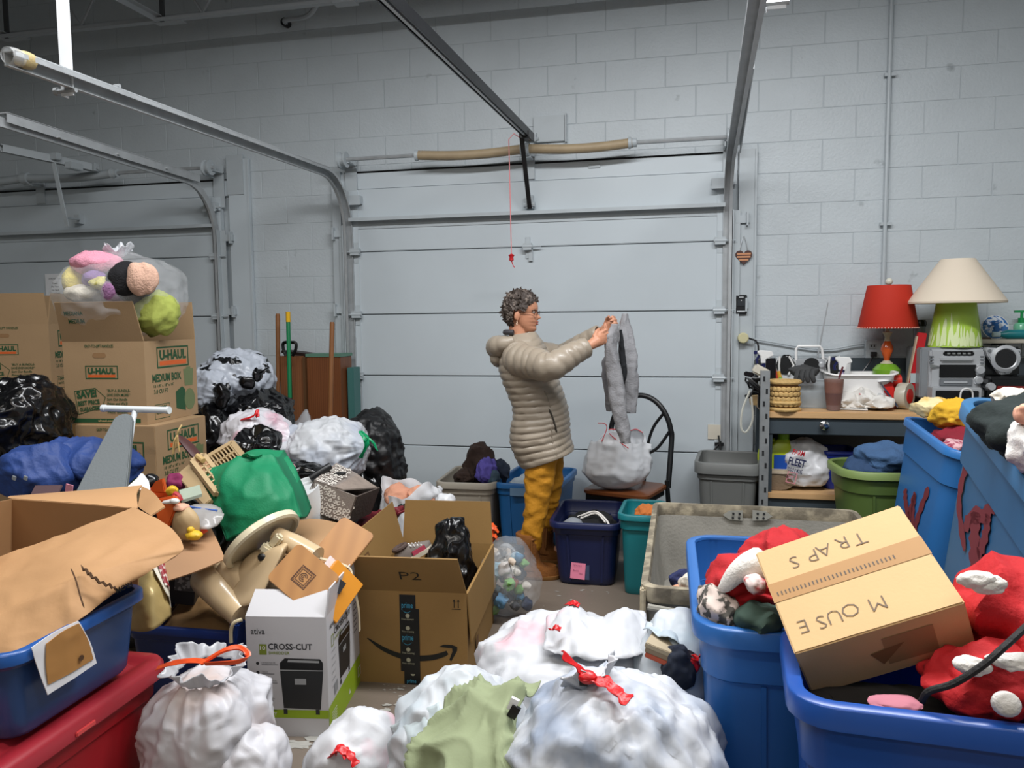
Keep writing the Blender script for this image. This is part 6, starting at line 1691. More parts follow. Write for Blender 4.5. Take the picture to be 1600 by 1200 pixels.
for i in range(30):
    t_ = nrm(cv[min(i + 1, 29)] - cv[max(i - 1, 0)]); n_ = np.array([-t_[1], t_[0]])
    Lp.append(of + ux * (cv[i] + n_ * th[i])[0] + uz * (cv[i] + n_ * th[i])[1] + -uy * .0012); Rp.append(of + ux * (cv[i] - n_ * th[i])[0] + uz * (cv[i] - n_ * th[i])[1] - uy * .0012)
b.grid(np.array([Rp, Lp]))
patch(b, of, ux, uz, [(.330, .162), (.350, .172), (.385, .172), (.405, .165), (.405, .150), (.380, .105), (.372, .110), (.385, .145), (.384, .158), (.360, .160)], .0012)
mk('arrow_print', b, ink_b, az, smooth=False)
b = MB(); rect(b, of, ux, uz, .172, .055, .238, .372, .0022); rect(b, of, ux, uz, .186, .0, .252, .315, .0030); rect(b, of, ux, uz, .186, 0, .252, .06, .0026); mk('black_tape', b, mat('tape_black', '#101214', 0.3), az, smooth=False)
cyan = mat('print_cyan', '#3a8fb0', 0.5)
b = MB()
for z in (.318, .185):
    letter(b, 'prime', of + ux * .181 + uz * z, ux, uz, .024, .046, .01, lift=.0038)
    b.grid(np.array([[of + ux * (.182 + .040 * t_) + uz * (z - .008 - .010 * math.sin(math.pi * t_) - k * .003 * math.sin(math.pi * t_)) - uy * .0038 for t_ in np.linspace(0, 1, 12)] for k in (1, 0)]))
letter(b, 'prime', of + ux * .197 + uz * .008, ux, uz, .016, .038, .01, lift=.0038)
mk('tape_lettering', b, cyan, az, smooth=False)
b = MB()
for z, s1 in ((.268, 'Free delivery'), (.217, 'Video streaming'), (.128, 'Free listening'), (.085, 'Free delivery')):
    letter(b, s1, of + ux * .180 + uz * z, ux, uz, .008, .050, .0, lift=.0038)
    k = z + .018
    patch(b, of, ux, uz, [(.205 + .009 * math.cos(a), k + .009 * math.sin(a)) for a in np.linspace(0, 2 * math.pi, 10, endpoint=False)], .0038)
patch(b, of, ux, uz, [(.222 + .009 * math.cos(a), .045 + .008 * math.sin(a)) for a in np.linspace(math.pi, 2 * math.pi, 8)], .0038)
mk('tape_icons', b, mat('print_grey', '#a8a690', 0.5), az, smooth=False)
b = MB()
for x_ in (.395, .412):
    rect(b, of, ux, uz, x_ - .0015, .325, x_ + .0015, .352); patch(b, of, ux, uz, [(x_ - .006, .350), (x_ + .006, .350), (x_, .360)])
rect(b, of, ux, uz, .385, .318, .422, .321)
mk('up_arrows', b, ink_b, az, smooth=False)
fl_front = [c for c in az.children if c.name.startswith('flap')][0]
a_ = R(33); fo = TA((-.223, -.34, .385)); fu = uz * math.cos(a_) - uy * math.sin(a_)
b = MB(); letter(b, 'P2', fo + ux * .19 + fu * .075, ux, fu, .048, .085, -.012, lift=.0012); mk('marker_writing', b, ink_b, fl_front, smooth=False)
orr = TA((.223, -.34, 0)); b = MB(); rect(b, orr, uy, uz, .16, .05, .20, .14, .0095); mk('side_print', b, mat('print_brown', '#6b4a2a', 0.7), az, smooth=False)
flb = TA((-.223, -.34, .385))
b = MB(); frame_rect(b, TA((-.218, -.20, .385)), uy, uz * math.cos(R(14)) - ux * math.sin(R(14)), .0, .02, .06, .10, .006, .0015); mk('carton_mark', b, mat('print_brown', '#6b4a2a', 0.7), az, smooth=False)
# things in the shipping box
blk_bag = mat('bag_black', '#0b0b0d', 0.22, bump=0.7, bs=9, ridged=True, spec=0.6)
b = MB()
blob(b, TA((.075, .06, .265)), np.diag([.10, .14, .255]), seed=101, folds=.022, ff=9, fine=.010, nf=24, pinch=((0.1, 0, 1), .35, 8), sub=6)
blob(b, TA((.05, -.16, .21)), np.diag([.12, .12, .14]), seed=102, folds=.02, ff=10, fine=.010, nf=26)
blob(b, TA((-.03, .10, .27)), np.diag([.10, .12, .10]), seed=103, folds=.02, ff=10, fine=.010, nf=26)
bb1 = mk('black_bag', b, blk_bag, label='crumpled shiny black bag sticking out of the shipping box', cat='bag', angle=180)
t = thing('sneaker', 'grey and pink sneaker lying in the shipping box', 'shoe', TA((-.08, .05, .30)))
sc_ = TA((-.075, .0, .425)); Ms = rotz(R(35)) @ roty(R(-24)) * .72
prof = [(-.12, .028, .040), (-.10, .040, .062), (-.05, .040, .085), (.0, .038, .070), (.05, .042, .050), (.09, .038, .038), (.12, .015, .026)]
sp_ = spline(prof, 18)
b = MB(); b.loft([np.array([Ms @ np.array([x_, w_ * math.cos(a), .012 + h_ * max(0, math.sin(a))]) + sc_ for a in np.linspace(0, 2 * math.pi, 20, endpoint=False)]) for x_, w_, h_ in sp_]); mk('upper', b, mat('shoe_grey', '#6f6660', 0.8), t)
b = MB(); b.loft([np.array([Ms @ np.array([x_, w_ * 1.12 * c1, z_]) + sc_ for c1, z_ in ((-1, -.01), (1, -.01), (1, .016), (-1, .016))]) for x_, w_, h_ in sp_]); mk('sole', b, mat('shoe_cream', '#d6cdb8', 0.7), t, smooth=False)
b = MB(); b.tube([Ms @ np.array([-.06 + .04 * math.cos(a), .024 * math.sin(a), .092]) + sc_ for a in np.linspace(0, 2 * math.pi, 16, endpoint=False)], .010, 8, closed=True); mk('collar', b, mat('shoe_brown', '#4a3a34', 0.8), t)
b = MB(); b.box(Ms @ np.array([.03, -.041, .030]) + sc_, (.09, .006, .032), Ms); mk('side_panel', b, mat('shoe_pink', '#b9455c', 0.7), t, bevel=.003); b = MB(); b.box(Ms @ np.array([-.055, 0, .085]) + sc_, (.05, .03, .012), Ms); mk('pink_panel', b, mat('shoe_pink', '#b9455c', 0.7), t, bevel=.003)
b = MB()
for i in range(4): b.tube([Ms @ np.array([.0 + .02 * i, -.03, .075 - .009 * i]) + sc_, Ms @ np.array([.0 + .02 * i, .03, .075 - .009 * i]) + sc_], .004, 6)
mk('laces', b, white_pl, t, kind='stuff')
b = MB(); b.box(TA((-.16, -.10, .27)), (.10, .18, .06), RmA @ roty(.2)); mk('small_carton', b, kraft_a, label='small flat carton lying in the shipping box left of the sneaker', cat='box', bevel=.002)
# paper shredder box
white_b = mat('box_white', '#c9c9cc', 0.45)
grey_b = mat('box_grey', '#b9bcc0', 0.5)
lime = mat('box_lime', '#93b024', 0.45)
ink_d = mat('print_dark', '#26272a', 0.55)
sb, RmS, cS, TS = carton('shredder_box', 'white paper shredder box with a green band, overfilled with boards', (-1.378, 2.592), R(8.9), 0.288, 0.435, 0.436, white_b, flaps={'f': -42, 'r': 8}, fl=.10)
ux, uy, uz = RmS[:, 0], RmS[:, 1], RmS[:, 2]
of = TS((-.144, -.2175, 0)); orr = TS((.144, -.2175, 0))
b = MB(); rect(b, of, ux, uz, .0, .068, .288, .098); patch(b, orr, uy, uz, [(0, .068 - .05), (0, .105), (.435, .12), (.435, .0), (.10, .0), (.02, .02)]); mk('green_band', b, lime, sb, smooth=False)
b = MB(); letter(b, 'ativa', of + ux * .018 + uz * .372, ux, uz, .022, .050, .006); letter(b, 'CROSS-CUT', of + ux * .078 + uz * .318, ux, uz, .021, .158, .018); letter(b, 'ativa', orr + uy * .035 + uz * .378, uy, uz, .020, .055, .006); letter(b, 'CROSS-CUT', orr + uy * .085 + uz * .338, uy, uz, .021, .215, .018)
for i, wz in enumerate((.05, .03, .06, .04, .055, .04)):
    z = .266 - i * .033
    patch(b, of, ux, uz, [(.038 + .006 * math.cos(a), z + .006 * math.sin(a)) for a in np.linspace(0, 2 * math.pi, 10, endpoint=False)])
mk('lettering', b, ink_d, sb, smooth=False)
b = MB()
for i, s1 in enumerate(('CONTINUOUS RUN TIME', '7 GALLON', 'JAM PROTECTION', 'QUIET CUT', 'P-4 SECURITY', 'CD & CARD')):
    z = .266 - i * .033
    letter(b, s1, of + ux * .052 + uz * z, ux, uz, .006, (.050, .022, .052, .03, .045, .032)[i]); rect(b, of, ux, uz, .052, z - .006, .052 + (.06, .045, .055, .03, .04, .05)[i], z - .0035)
    letter(b, s1, orr + uy * .045 + uz * (.285 - i * .026), uy, uz, .006, .05)
for i in range(6): rect(b, orr, uy, uz, .345, .345 - i * .022, .39, .350 - i * .022)
letter(b, 'Made in China', of + ux * .03 + uz * .026, ux, uz, .008, .09)
mk('small_print', b, mat('print_mid', '#6c6f73', 0.6), sb, smooth=False)
b = MB(); letter(b, 'SHREDDER', of + ux * .079 + uz * .300, ux, uz, .010, .075, .01); letter(b, 'SHREDDER', orr + uy * .087 + uz * .316, uy, uz, .010, .09, .01); rect(b, of, ux, uz, .046, .298, .072, .336); frame_rect(b, orr, uy, uz, .05, .305, .078, .348, .004); mk('green_print', b, mat('print_olive', '#7d8c2f', 0.5), sb, smooth=False)
b = MB(); letter(b, '10', of + ux * .049 + uz * .316, ux, uz, .014, .019, .01, lift=.0025); letter(b, 'MEDIUM DUTY', of + ux * .004 + uz * .077, ux, uz, .012, .098, .012, lift=.0025)
for i in range(5): rect(b, orr, uy, uz, .03, .07 - i * .010, .09, .073 - i * .010, .0025)
frame_rect(b, orr, uy, uz, .38, .035, .42, .075, .004, .0025)
patch(b, orr, uy, uz, [(.25, .03), (.27, .03), (.26, .05)], .0025)
mk('white_print', b, white_pl, sb, smooth=False)
def shredder_print(o_, u_, x0, x1, z0, z1):
    w_ = x1 - x0
    X = lambda t_: x0 + t_ * w_
    b = MB(); patch(b, o_, u_, uz, [(X(.06), z0), (X(.92), z0 - .004), (X(1), z1 * .72 + z0 * .28), (X(1), z1 - .04), (X(0), z1 - .04)][::1], .0016); mk('bin_print', b, mat('print_charcoal', '#2b2d2f', 0.4), sb, smooth=False)
    b = MB(); patch(b, o_, u_, uz, [(X(0), z1 - .042), (X(1), z1 - .042), (X(1), z1 - .012), (X(.94), z1), (X(.12), z1 + .002), (X(.0), z1 - .016)], .0020); mk('head_print', b, mat('print_black2', '#141516', 0.3), sb, smooth=False)
    b = MB(); rect(b, o_, u_, uz, X(.0), z1 - .0435, X(1), z1 - .040, .0024); patch(b, o_, u_, uz, [(X(.18), z1 - .012), (X(.92), z1 - .014), (X(.92), z1 - .006), (X(.2), z1 - .003)], .0024); rect(b, o_, u_, uz, X(.34), z0 + (z1 - z0) * .48, X(.60), z0 + (z1 - z0) * .60, .0024); mk('highlight_print', b, mat('print_silver', '#9fa2a4', 0.4), sb, smooth=False)
    for t_ in (.1, .85):
        b = MB(); rect(b, o_, u_, uz, X(t_) - .007, z0 - .022, X(t_) + .007, z0 - .004, .0022); mk('caster_print', b, ink_d, sb, smooth=False)
shredder_print(of, ux, .118, .272, .105, .285)
shredder_print(orr, uy, .135, .285, .145, .315)
b = MB(); patch(b, orr, uy, uz, [(.07, .12), (.11, .125), (.11, .165), (.07, .16)], .0018); mk('grey_panel', b, mat('print_mid2', '#8d9092', 0.6), sb, smooth=False)
b = MB(); q = P(540, 932, 2.62); b.box(q, (.055, .004, .045), rotz(.5) @ rotx(-.9)); mk('side_tab', b, white_b, sb, smooth=False)
# bamboo boards leaning in the box
bam = mat('bamboo', '#ab7942', 0.45, wave=(5.0, 0.6, '#a06f3b'), stretch=(1, 0.15, 0.15))
burn = mat('burnt_print', '#4b2a12', 0.6)
def board(label, c_, u, v, w_, h_, mark):
    u = nrm(u); v = nrm(np.asarray(v) - u * (np.asarray(v) @ u)); n_ = np.cross(u, v)
    t = thing('bamboo_board', label, 'board', c_, 'bamboo boards')
    o2 = rrect(w_, h_, .022, 5)
    b = MB(); b.prism([(x_, y_) for x_, y_ in o2], np.asarray(c_) - n_ * .011, u, v, .011); mk('board', b, bam, t, bevel=.002)
    if mark:
        b = MB()
        frame_rect(b, c_, u, v, -.033, -.033, .033, .033, .003); frame_rect(b, c_, u, v, -.023, -.023, .023, .023, .0025)
        for i in range(7):
            for sx in (-1, 1):
                rect(b, c_, u, v, -.026 + i * .0078, sx * .028 - .0022, -.0215 + i * .0078, sx * .028 + .0022); rect(b, c_, u, v, sx * .028 - .0022, -.026 + i * .0078, sx * .028 + .0022, -.0215 + i * .0078)
        for r_ in (.016, .010, .004):
            a = np.linspace(0.4, 5.6, 16)
            b.grid(np.array([[c_ + u * (rr_ * math.cos(x_)) + v * (rr_ * math.sin(x_)) + n_ * .001 for x_ in a] for rr_ in (r_, r_ - .003)]))
        mk('burnt_mark', b, burn, t, smooth=False)
    return t
q = P(474, 902, 2.47)
du = nrm(P(522, 908, 2.52) - P(452, 850, 2.56)); dv = nrm(P(452, 850, 2.56) - P(428, 912, 2.47))
board('square bamboo board with a burnt square mark leaning on the shredder box', q, du, dv, .215, .165, True)
q2 = P(536, 851, 2.72)
board('plain bamboo board behind the marked one', q2, nrm(P(575, 845, 2.74) - P(525, 815, 2.76)), nrm(P(528, 815, 2.76) - P(500, 862, 2.66)), .16, .20, False)
# books and strap in the shredder box
t = thing('orange_book', 'orange and pink picture book wedged in the shredder box', 'book', P(520, 925, 2.55))
b = MB(); b.bar(P(502, 955, 2.47), P(545, 895, 2.62), .14, .030, up=(.75, -.35, .4)); mk('pages', b, mat('book_orange', '#d48a1f', 0.5), t, bevel=.002)
b = MB(); b.bar(P(494, 950, 2.47), P(537, 888, 2.62), .145, .004, up=(.75, -.35, .4)); mk('cover', b, mat('book_pink', '#dcb4b0', 0.4, col2='#e5e3e3', c2s=8), t, smooth=False)
b = MB(); b.bar(P(525, 925, 2.52), P(536, 908, 2.55), .03, .002, up=(.75, -.35, .45)); mk('spine_print', b, ink_d, t, smooth=False)
b = MB(); b.tube(spline([P(500, 872, 2.60), P(530, 880, 2.62), P(548, 890, 2.64), P(552, 915, 2.62), P(560, 950, 2.66), P(562, 985, 2.68)], 24), .010, 8, flat=.3); mk('cream_strap', b, mat('cream_strap', '#cfc0a2', 0.8), label='cream strap hanging over the corner of the shredder box', cat='strap')
b = MB(); b.box(P(540, 930, 2.62), (.06, .08, .05), rotz(.4)); mk('blue_toy', b, mat('toy_blue', '#22588f', 0.4), label='small blue object behind the orange book', cat='toy', bevel=.01)
bagw = mat('bag_white_front', '#d6d9de', 0.42, spec=.35, bump=0.8, bs=15, ridged=True, transl=0.12, col2='#9da8ba', c2s=6, c2lo=.42, c2hi=.62)
bagw2 = mat('bag_white_pink', '#cfd1d5', 0.4, spec=.35, bump=0.7, bs=12, ridged=True, transl=0.12, col2='#e2b3bd', c2s=3.2, c2lo=.56, c2hi=.66)
bagw3 = mat('bag_white_plain', '#cbd0d5', 0.4, spec=.35, bump=0.7, bs=12, ridged=True, transl=0.12, col2='#b4c2ca', c2s=4)
redtie = mat('red_tie', '#c9161c', 0.35, bump=0.4, bs=40)
def ribbon(mb, pts, w_, sd=1, th=.002, m=0):
    p = spline(pts, 26)
    g = []
    for i in range(26):
        t_ = nrm(p[min(i + 1, 25)] - p[max(i - 1, 0)])
        a = 1.2 * math.sin(i * .35 + sd)
        s1 = nrm(np.cross(t_, (math.sin(a) * .4, math.cos(a) * .3, 1)))
        ww = w_ * (.75 + .25 * math.sin(i * .8 + sd))
        up_ = np.cross(s1, t_)
        g.append([p[i] + s1 * ww * k / 2 + up_ * .006 * math.cos(k * 2.5 + sd) for k in (-1, -.5, 0, .5, 1)])
    mb.sheet(np.array(g), th, m)
t = thing('white_bag', 'nearest and largest white bag with a red tie at the bottom edge', 'bag', (-0.27, 1.62, 0))
c_ = P(955, 1160, 1.70)
b = MB(); blob(b, (c_[0], 1.70, .30), np.diag([.275, .26, .325]), e=2.4, seed=111, lump=.06, folds=.013, ff=8, fine=.008, nf=24, sub=6, floor=.002, pinch=((-.06, -.1, 1), .10, 15)); mk('bag', b, bagw, t, angle=180)
kn_ = P(935, 1063, 1.68)
b = MB(); ruffle(b, kn_ + (-.01, .0, -.012), nrm((-.5, .3, 1)), .03, .07, .05, 3, 9); mk('gathered_mouth', b, bagw, t, angle=180)
b = MB(); ribbon(b, [P(879, 1022, 1.62), P(900, 1040, 1.63), P(920, 1058, 1.63), P(940, 1066, 1.63)], .034, 1); ribbon(b, [P(918, 1060, 1.625), P(945, 1066, 1.61), P(965, 1082, 1.58), P(982, 1096, 1.56)], .040, 2); b.sphere(P(918, 1058, 1.625), (.022, .018, .015), 10); mk('red_tie', b, redtie, t, kind='stuff')
b = MB(); b.box(P(912, 1066, 1.63), (.018, .012, .012)); mk('clasp', b, black_pl, t, smooth=False)
# bag behind it, open with pink contents
t = thing('white_bag', 'wide white bag with pink contents and red drawstring, behind the nearest bag', 'bag', (-0.22, 2.42, 0))
c_ = P(920, 1045, 2.42)
b = MB(); blob(b, (c_[0] - .02, 2.40, .20), np.diag([.33, .30, .265]), e=3.1, seed=121, lump=.10, folds=.018, ff=7, fine=.007, nf=20, sub=6, floor=.002); mk('bag', b, bagw2, t, angle=180)
g = patch_grid([[P(848, 1015, 2.22), P(890, 1025, 2.17), P(930, 1032, 2.15), P(975, 1028, 2.17), P(1010, 1020, 2.25)], [P(852, 975, 2.34), P(895, 965, 2.3), P(930, 985, 2.28), P(970, 975, 2.3), P(1012, 985, 2.38)],
                [P(858, 962, 2.44), P(895, 945, 2.42), P(932, 966, 2.40), P(968, 952, 2.42), P(1005, 958, 2.46)], [P(856, 985, 2.55), P(895, 975, 2.55), P(932, 985, 2.55), P(968, 975, 2.55), P(1008, 985, 2.58)]], 26, 46)
b = MB(); b.sheet(wrinkle(g, 7, .010, 11, .004, 30), .002); mk('mouth_edge', b, bagw2, t, angle=180)
b = MB(); ribbon(b, [P(887, 943, 2.40), P(896, 941, 2.38), P(905, 946, 2.38)], .025, 1); ribbon(b, [P(862, 982, 2.24), P(868, 980, 2.23), P(876, 984, 2.23)], .03, 2); mk('red_drawstring', b, redtie, t, kind='stuff')
# torn bag with books and clothes
t = thing('white_bag', 'torn white bag spilling books and dark clothes beside the blue tub', 'bag', (0.0, 2.2, 0))
b = MB(); blob(b, P(1062, 1060, 2.28), np.diag([.12, .17, .20]), seed=131, lump=.1, folds=.015, ff=9, fine=.006, floor=.002); mk('bag', b, bagw3, t, angle=180)
g = patch_grid([[P(1005, 985, 2.2), P(1030, 990, 2.16), P(1060, 1003, 2.14), P(1085, 1025, 2.14)], [P(1010, 972, 2.28), P(1035, 980, 2.26), P(1065, 990, 2.24), P(1090, 1015, 2.22)], [P(1012, 985, 2.4), P(1040, 990, 2.4), P(1070, 1000, 2.38), P(1092, 1030, 2.36)]], 16, 30)
b = MB(); b.sheet(wrinkle(g, 17, .010, 12, .004, 30), .002); mk('torn_edge', b, bagw3, t, angle=180)
b = MB(); ribbon(b, [P(1080, 1042, 2.12), P(1086, 1030, 2.11), P(1091, 1024, 2.12)], .03, 3); b.sphere(P(1083, 1040, 2.12), (.02, .015, .022), 8); mk('red_tie', b, redtie, t, kind='stuff')
for i, (py, colr) in enumerate(((1005, '#a89a80'), (1012, '#8c7a62'), (1020, '#b8553a'))):
    b = MB(); b.box(P(1034, py, 2.16), (.075, .10, .016), rotz(-.2) @ roty(.25)); mk('paperback', b, mat('book_' + str(i), colr, 0.6), label=['cream edged book on top in the torn bag', 'brown edged book second in the torn bag', 'red edged book lowest in the torn bag'][i], cat='book', bevel=.002)
cloth('dark_clothes', 'dark blue clothes spilling from the torn bag', 'clothes', P(1060, 1045, 2.12), (.05, .04, .07), mat('spill_navy', '#1a2130', 0.9), 132)
# white bag left of centre, small bag at the bottom, sage cloth
t = thing('white_bag', 'pale white bag with red tab left of the green cloth', 'bag', (-0.62, 2.0, 0))
b = MB(); blob(b, (P(722, 1110, 2.05)[0], 2.05, .19), np.diag([.20, .19, .25]), seed=141, lump=.12, folds=.016, ff=8, fine=.006, sub=6, floor=.002); mk('bag', b, bagw3, t, angle=180)
b = MB(); ribbon(b, [P(736, 1092, 1.93), P(743, 1082, 1.93), P(753, 1092, 1.93)], .03, 1); mk('red_tab', b, redtie, t, kind='stuff')
g = patch_grid([[P(612, 1135, 1.98), P(650, 1120, 1.95), P(690, 1100, 1.94)], [P(616, 1165, 1.95), P(650, 1150, 1.90), P(690, 1140, 1.88)], [P(615, 1195, 1.93), P(650, 1190, 1.86), P(690, 1190, 1.84)]], 16, 20)
b = MB(); b.sheet(wrinkle(g, 27, .012, 10, .005, 28), .002); mk('loose_edge', b, mat('bag_mint', '#d3dfe2', 0.28, transl=.25, bump=.3, bs=9, ridged=True), t, angle=180)
t = thing('white_bag', 'small white bag with a red bow at the bottom edge of the picture', 'bag', (-0.85, 1.75, 0))
b = MB(); blob(b, (P(568, 1190, 2.06)[0], 2.06, .12), np.diag([.165, .15, .165]), seed=151, lump=.12, folds=.014, ff=10, fine=.006, floor=.002); mk('bag', b, bagw2, t, angle=180)
b = MB(); ribbon(b, [P(517, 1190, 1.94), P(524, 1172, 1.92), P(533, 1168, 1.92), P(545, 1182, 1.91)], .035, 1); ribbon(b, [P(528, 1170, 1.92), P(545, 1178, 1.91), P(556, 1196, 1.90)], .030, 2); mk('red_bow', b, redtie, t, kind='stuff')
sage = mat('sage_cloth', '#8b9573', 0.85, bump=0.06, bs=160, var=0.04)
t = thing('sage_jacket', 'sage green cloth heaped over the white bags at the bottom', 'cloth', (-0.5, 1.75, 0.1))
g = patch_grid([[P(640, 1215, 1.66), P(690, 1215, 1.60), P(745, 1215, 1.56), P(800, 1215, 1.56), P(830, 1210, 1.60)], [P(648, 1170, 1.72), P(690, 1160, 1.66), P(745, 1165, 1.61), P(792, 1172, 1.60), P(815, 1165, 1.66)],
                [P(665, 1120, 1.80), P(700, 1110, 1.75), P(750, 1105, 1.70), P(788, 1110, 1.70), P(805, 1110, 1.74)], [P(705, 1088, 1.90), P(730, 1080, 1.86), P(765, 1076, 1.82), P(795, 1080, 1.81), P(815, 1085, 1.84)], [P(730, 1084, 2.0), P(750, 1075, 1.98), P(790, 1064, 1.95), P(820, 1066, 1.95), P(845, 1068, 1.95)]], 60, 60)
n_ = np.cross(np.gradient(g, axis=0), np.gradient(g, axis=1)); n_ /= np.linalg.norm(n_, axis=-1, keepdims=True)
g = g - n_ * (.055 * drape(g * 6, 12) + .010 * drape(g * 15, 9))[..., None]
b = MB(); b.sheet(g, .003); mk('cloth', b, sage, t, angle=180)
b = MB(); b.box(P(802, 1100, 1.70), (.02, .01, .03), roty(.4)); mk('pale_tag', b, white_pl, t, smooth=False)
b = MB(); b.box(P(803, 1112, 1.695), (.022, .01, .03), roty(.5)); mk('dark_clip', b, black_pl, t, smooth=False)
# clear bag with coloured contents behind the shipping box
qc = P(795, 925, 3.62)
t = thing('clear_bag', 'clear plastic bag full of colourful small things beside the shipping box', 'bag', (qc[0], 3.62, 0))
b = MB(); blob(b, (qc[0], 3.62, .19), np.diag([.155, .15, .20]), seed=161, lump=.06, folds=.010, ff=8, fine=.004, floor=.002); mk('bag', b, mat('clear_bag', '#dfe5ea', 0.12, alpha=0.17, bump=0.5, bs=10, ridged=True, spec=.8), t, angle=180)
g = patch_grid([[P(770, 880, 3.6), P(785, 870, 3.58), P(800, 868, 3.58), P(812, 875, 3.6)], [P(772, 862, 3.62), P(786, 852, 3.6), P(800, 850, 3.6), P(808, 862, 3.63)], [P(774, 872, 3.68), P(786, 866, 3.7), P(800, 866, 3.7), P(812, 876, 3.7)]], 12, 20)
b = MB(); b.sheet(wrinkle(g, 37, .012, 12, .004, 30), .0015); mk('mouth', b, mat('clear_bag', '#dfe5ea'), t, angle=180)
random.seed(21)
pal = ['#23324f', '#3f6f8f', '#d5cfc6', '#c9643f', '#6f9f5a', '#2b2f38', '#b9b4b0', '#5a86a8', '#c9b9a8', '#41464d', '#8fb0c0']
for i in range(60):
    a, rr_, z_ = random.uniform(0, 6.28), random.uniform(.02, .115), random.uniform(.03, .31)
    kk = math.sqrt(max(.1, 1 - ((z_ - .19) / .21) ** 2))
    x_, y_ = qc[0] + rr_ * kk * math.cos(a), 3.62 + rr_ * kk * math.sin(a) - .02
    b = MB(); blob(b, (x_, y_, z_), rotz(a * 3) @ roty(a * 5) * np.array([random.uniform(.018, .034)]), e=random.choice((1.2, 2, 5)), seed=200 + i, sub=3, folds=.007, ff=30, fine=0, cloth=True, floor=.004)
    mk('toy', b, mat('toy_pal_%d' % (i % len(pal)), pal[i % len(pal)], 0.7), label='small toy among the jumble in the clear bag', cat='toy', group='jumble of small toys in the clear bag')
b = MB(); ribbon(b, [P(768, 818, 3.75), P(774, 826, 3.72), P(779, 832, 3.72)], .03, 1); ribbon(b, [P(768, 835, 3.72), P(774, 838, 3.70), P(777, 844, 3.70)], .03, 2); b.tube([P(770, 826, 3.74), P(768, 846, 3.72), P(770, 870, 3.70)], .01, 6)
mk('orange_strap', b, mat('orange_plastic', '#e0561f', 0.4), label='bright orange strap sticking up behind the shipping box', cat='strap')
# ================================================================== LEFT SIDE: THE PILE
def ball(mb, px, py, Y, rx, ry, dep, seed, ang=0.0, **k):
    s_ = mpp(px, py, Y)
    a = R(ang)
    ca, sa = math.cos(a), math.sin(a)
    up = np.array([0, 0, 1.0])
    ax = np.array([(SIDE * ca + up * sa) * rx * s_, VIEW * dep, (up * ca - SIDE * sa) * ry * s_])
    kw = dict(folds=.018, ff=7, fine=.007, nf=20, lump=.09)
    kw.update(k)
    return blob(mb, P(px, py, Y), ax, seed=seed, **kw)
def softbag(name, label, px, py, Y, rx, ry, dep, seed, m, cat='bag', ang=0.0, **k):
    b = MB(); ball(b, px, py, Y, rx, ry, dep, seed, ang, **k)
    return mk(name, b, m, label=label, cat=cat, angle=180)
black_b = mat('bag_black', '#0b0b0d')
bagw_l = mat('bag_white_left', '#d8dbdf', 0.36, spec=.4, bump=0.5, bs=9, ridged=True, transl=0.2, col2='#c3cad6', c2s=4)
bag_torn = mat('bag_torn_grey', '#b4bac4', 0.32, bump=0.4, bs=9, ridged=True, col2='#0d0e11', c2s=6.5, c2lo=.575, c2hi=.585, stretch=(1, 1, 1.6))
mov = mat('moving_box', '#a58865', 0.72, var=0.05, vs=4, bump=0.05, bs=120)
green_i = mat('print_green', '#23502f', 0.65)
oran_i = mat('print_orange', '#d8632a', 0.6)
def logo(o_, ux, uz, x, z, w_, root):
    h_ = w_ * .38
    b = MB(); frame_rect(b, o_, ux, uz, x, z, x + w_, z + h_, w_ * .028); letter(b, 'U-HAUL', o_ + ux * (x + w_ * .08) + uz * (z + h_ * .40), ux, uz, h_ * .42, w_ * .84, .045); mk('logo_print', b, green_i, root, smooth=False, kind='stuff')
    b = MB(); rect(b, o_, ux, uz, x + w_ * .08, z + h_ * .12, x + w_ * .92, z + h_ * .32); mk('logo_bar', b, oran_i, root, smooth=False)
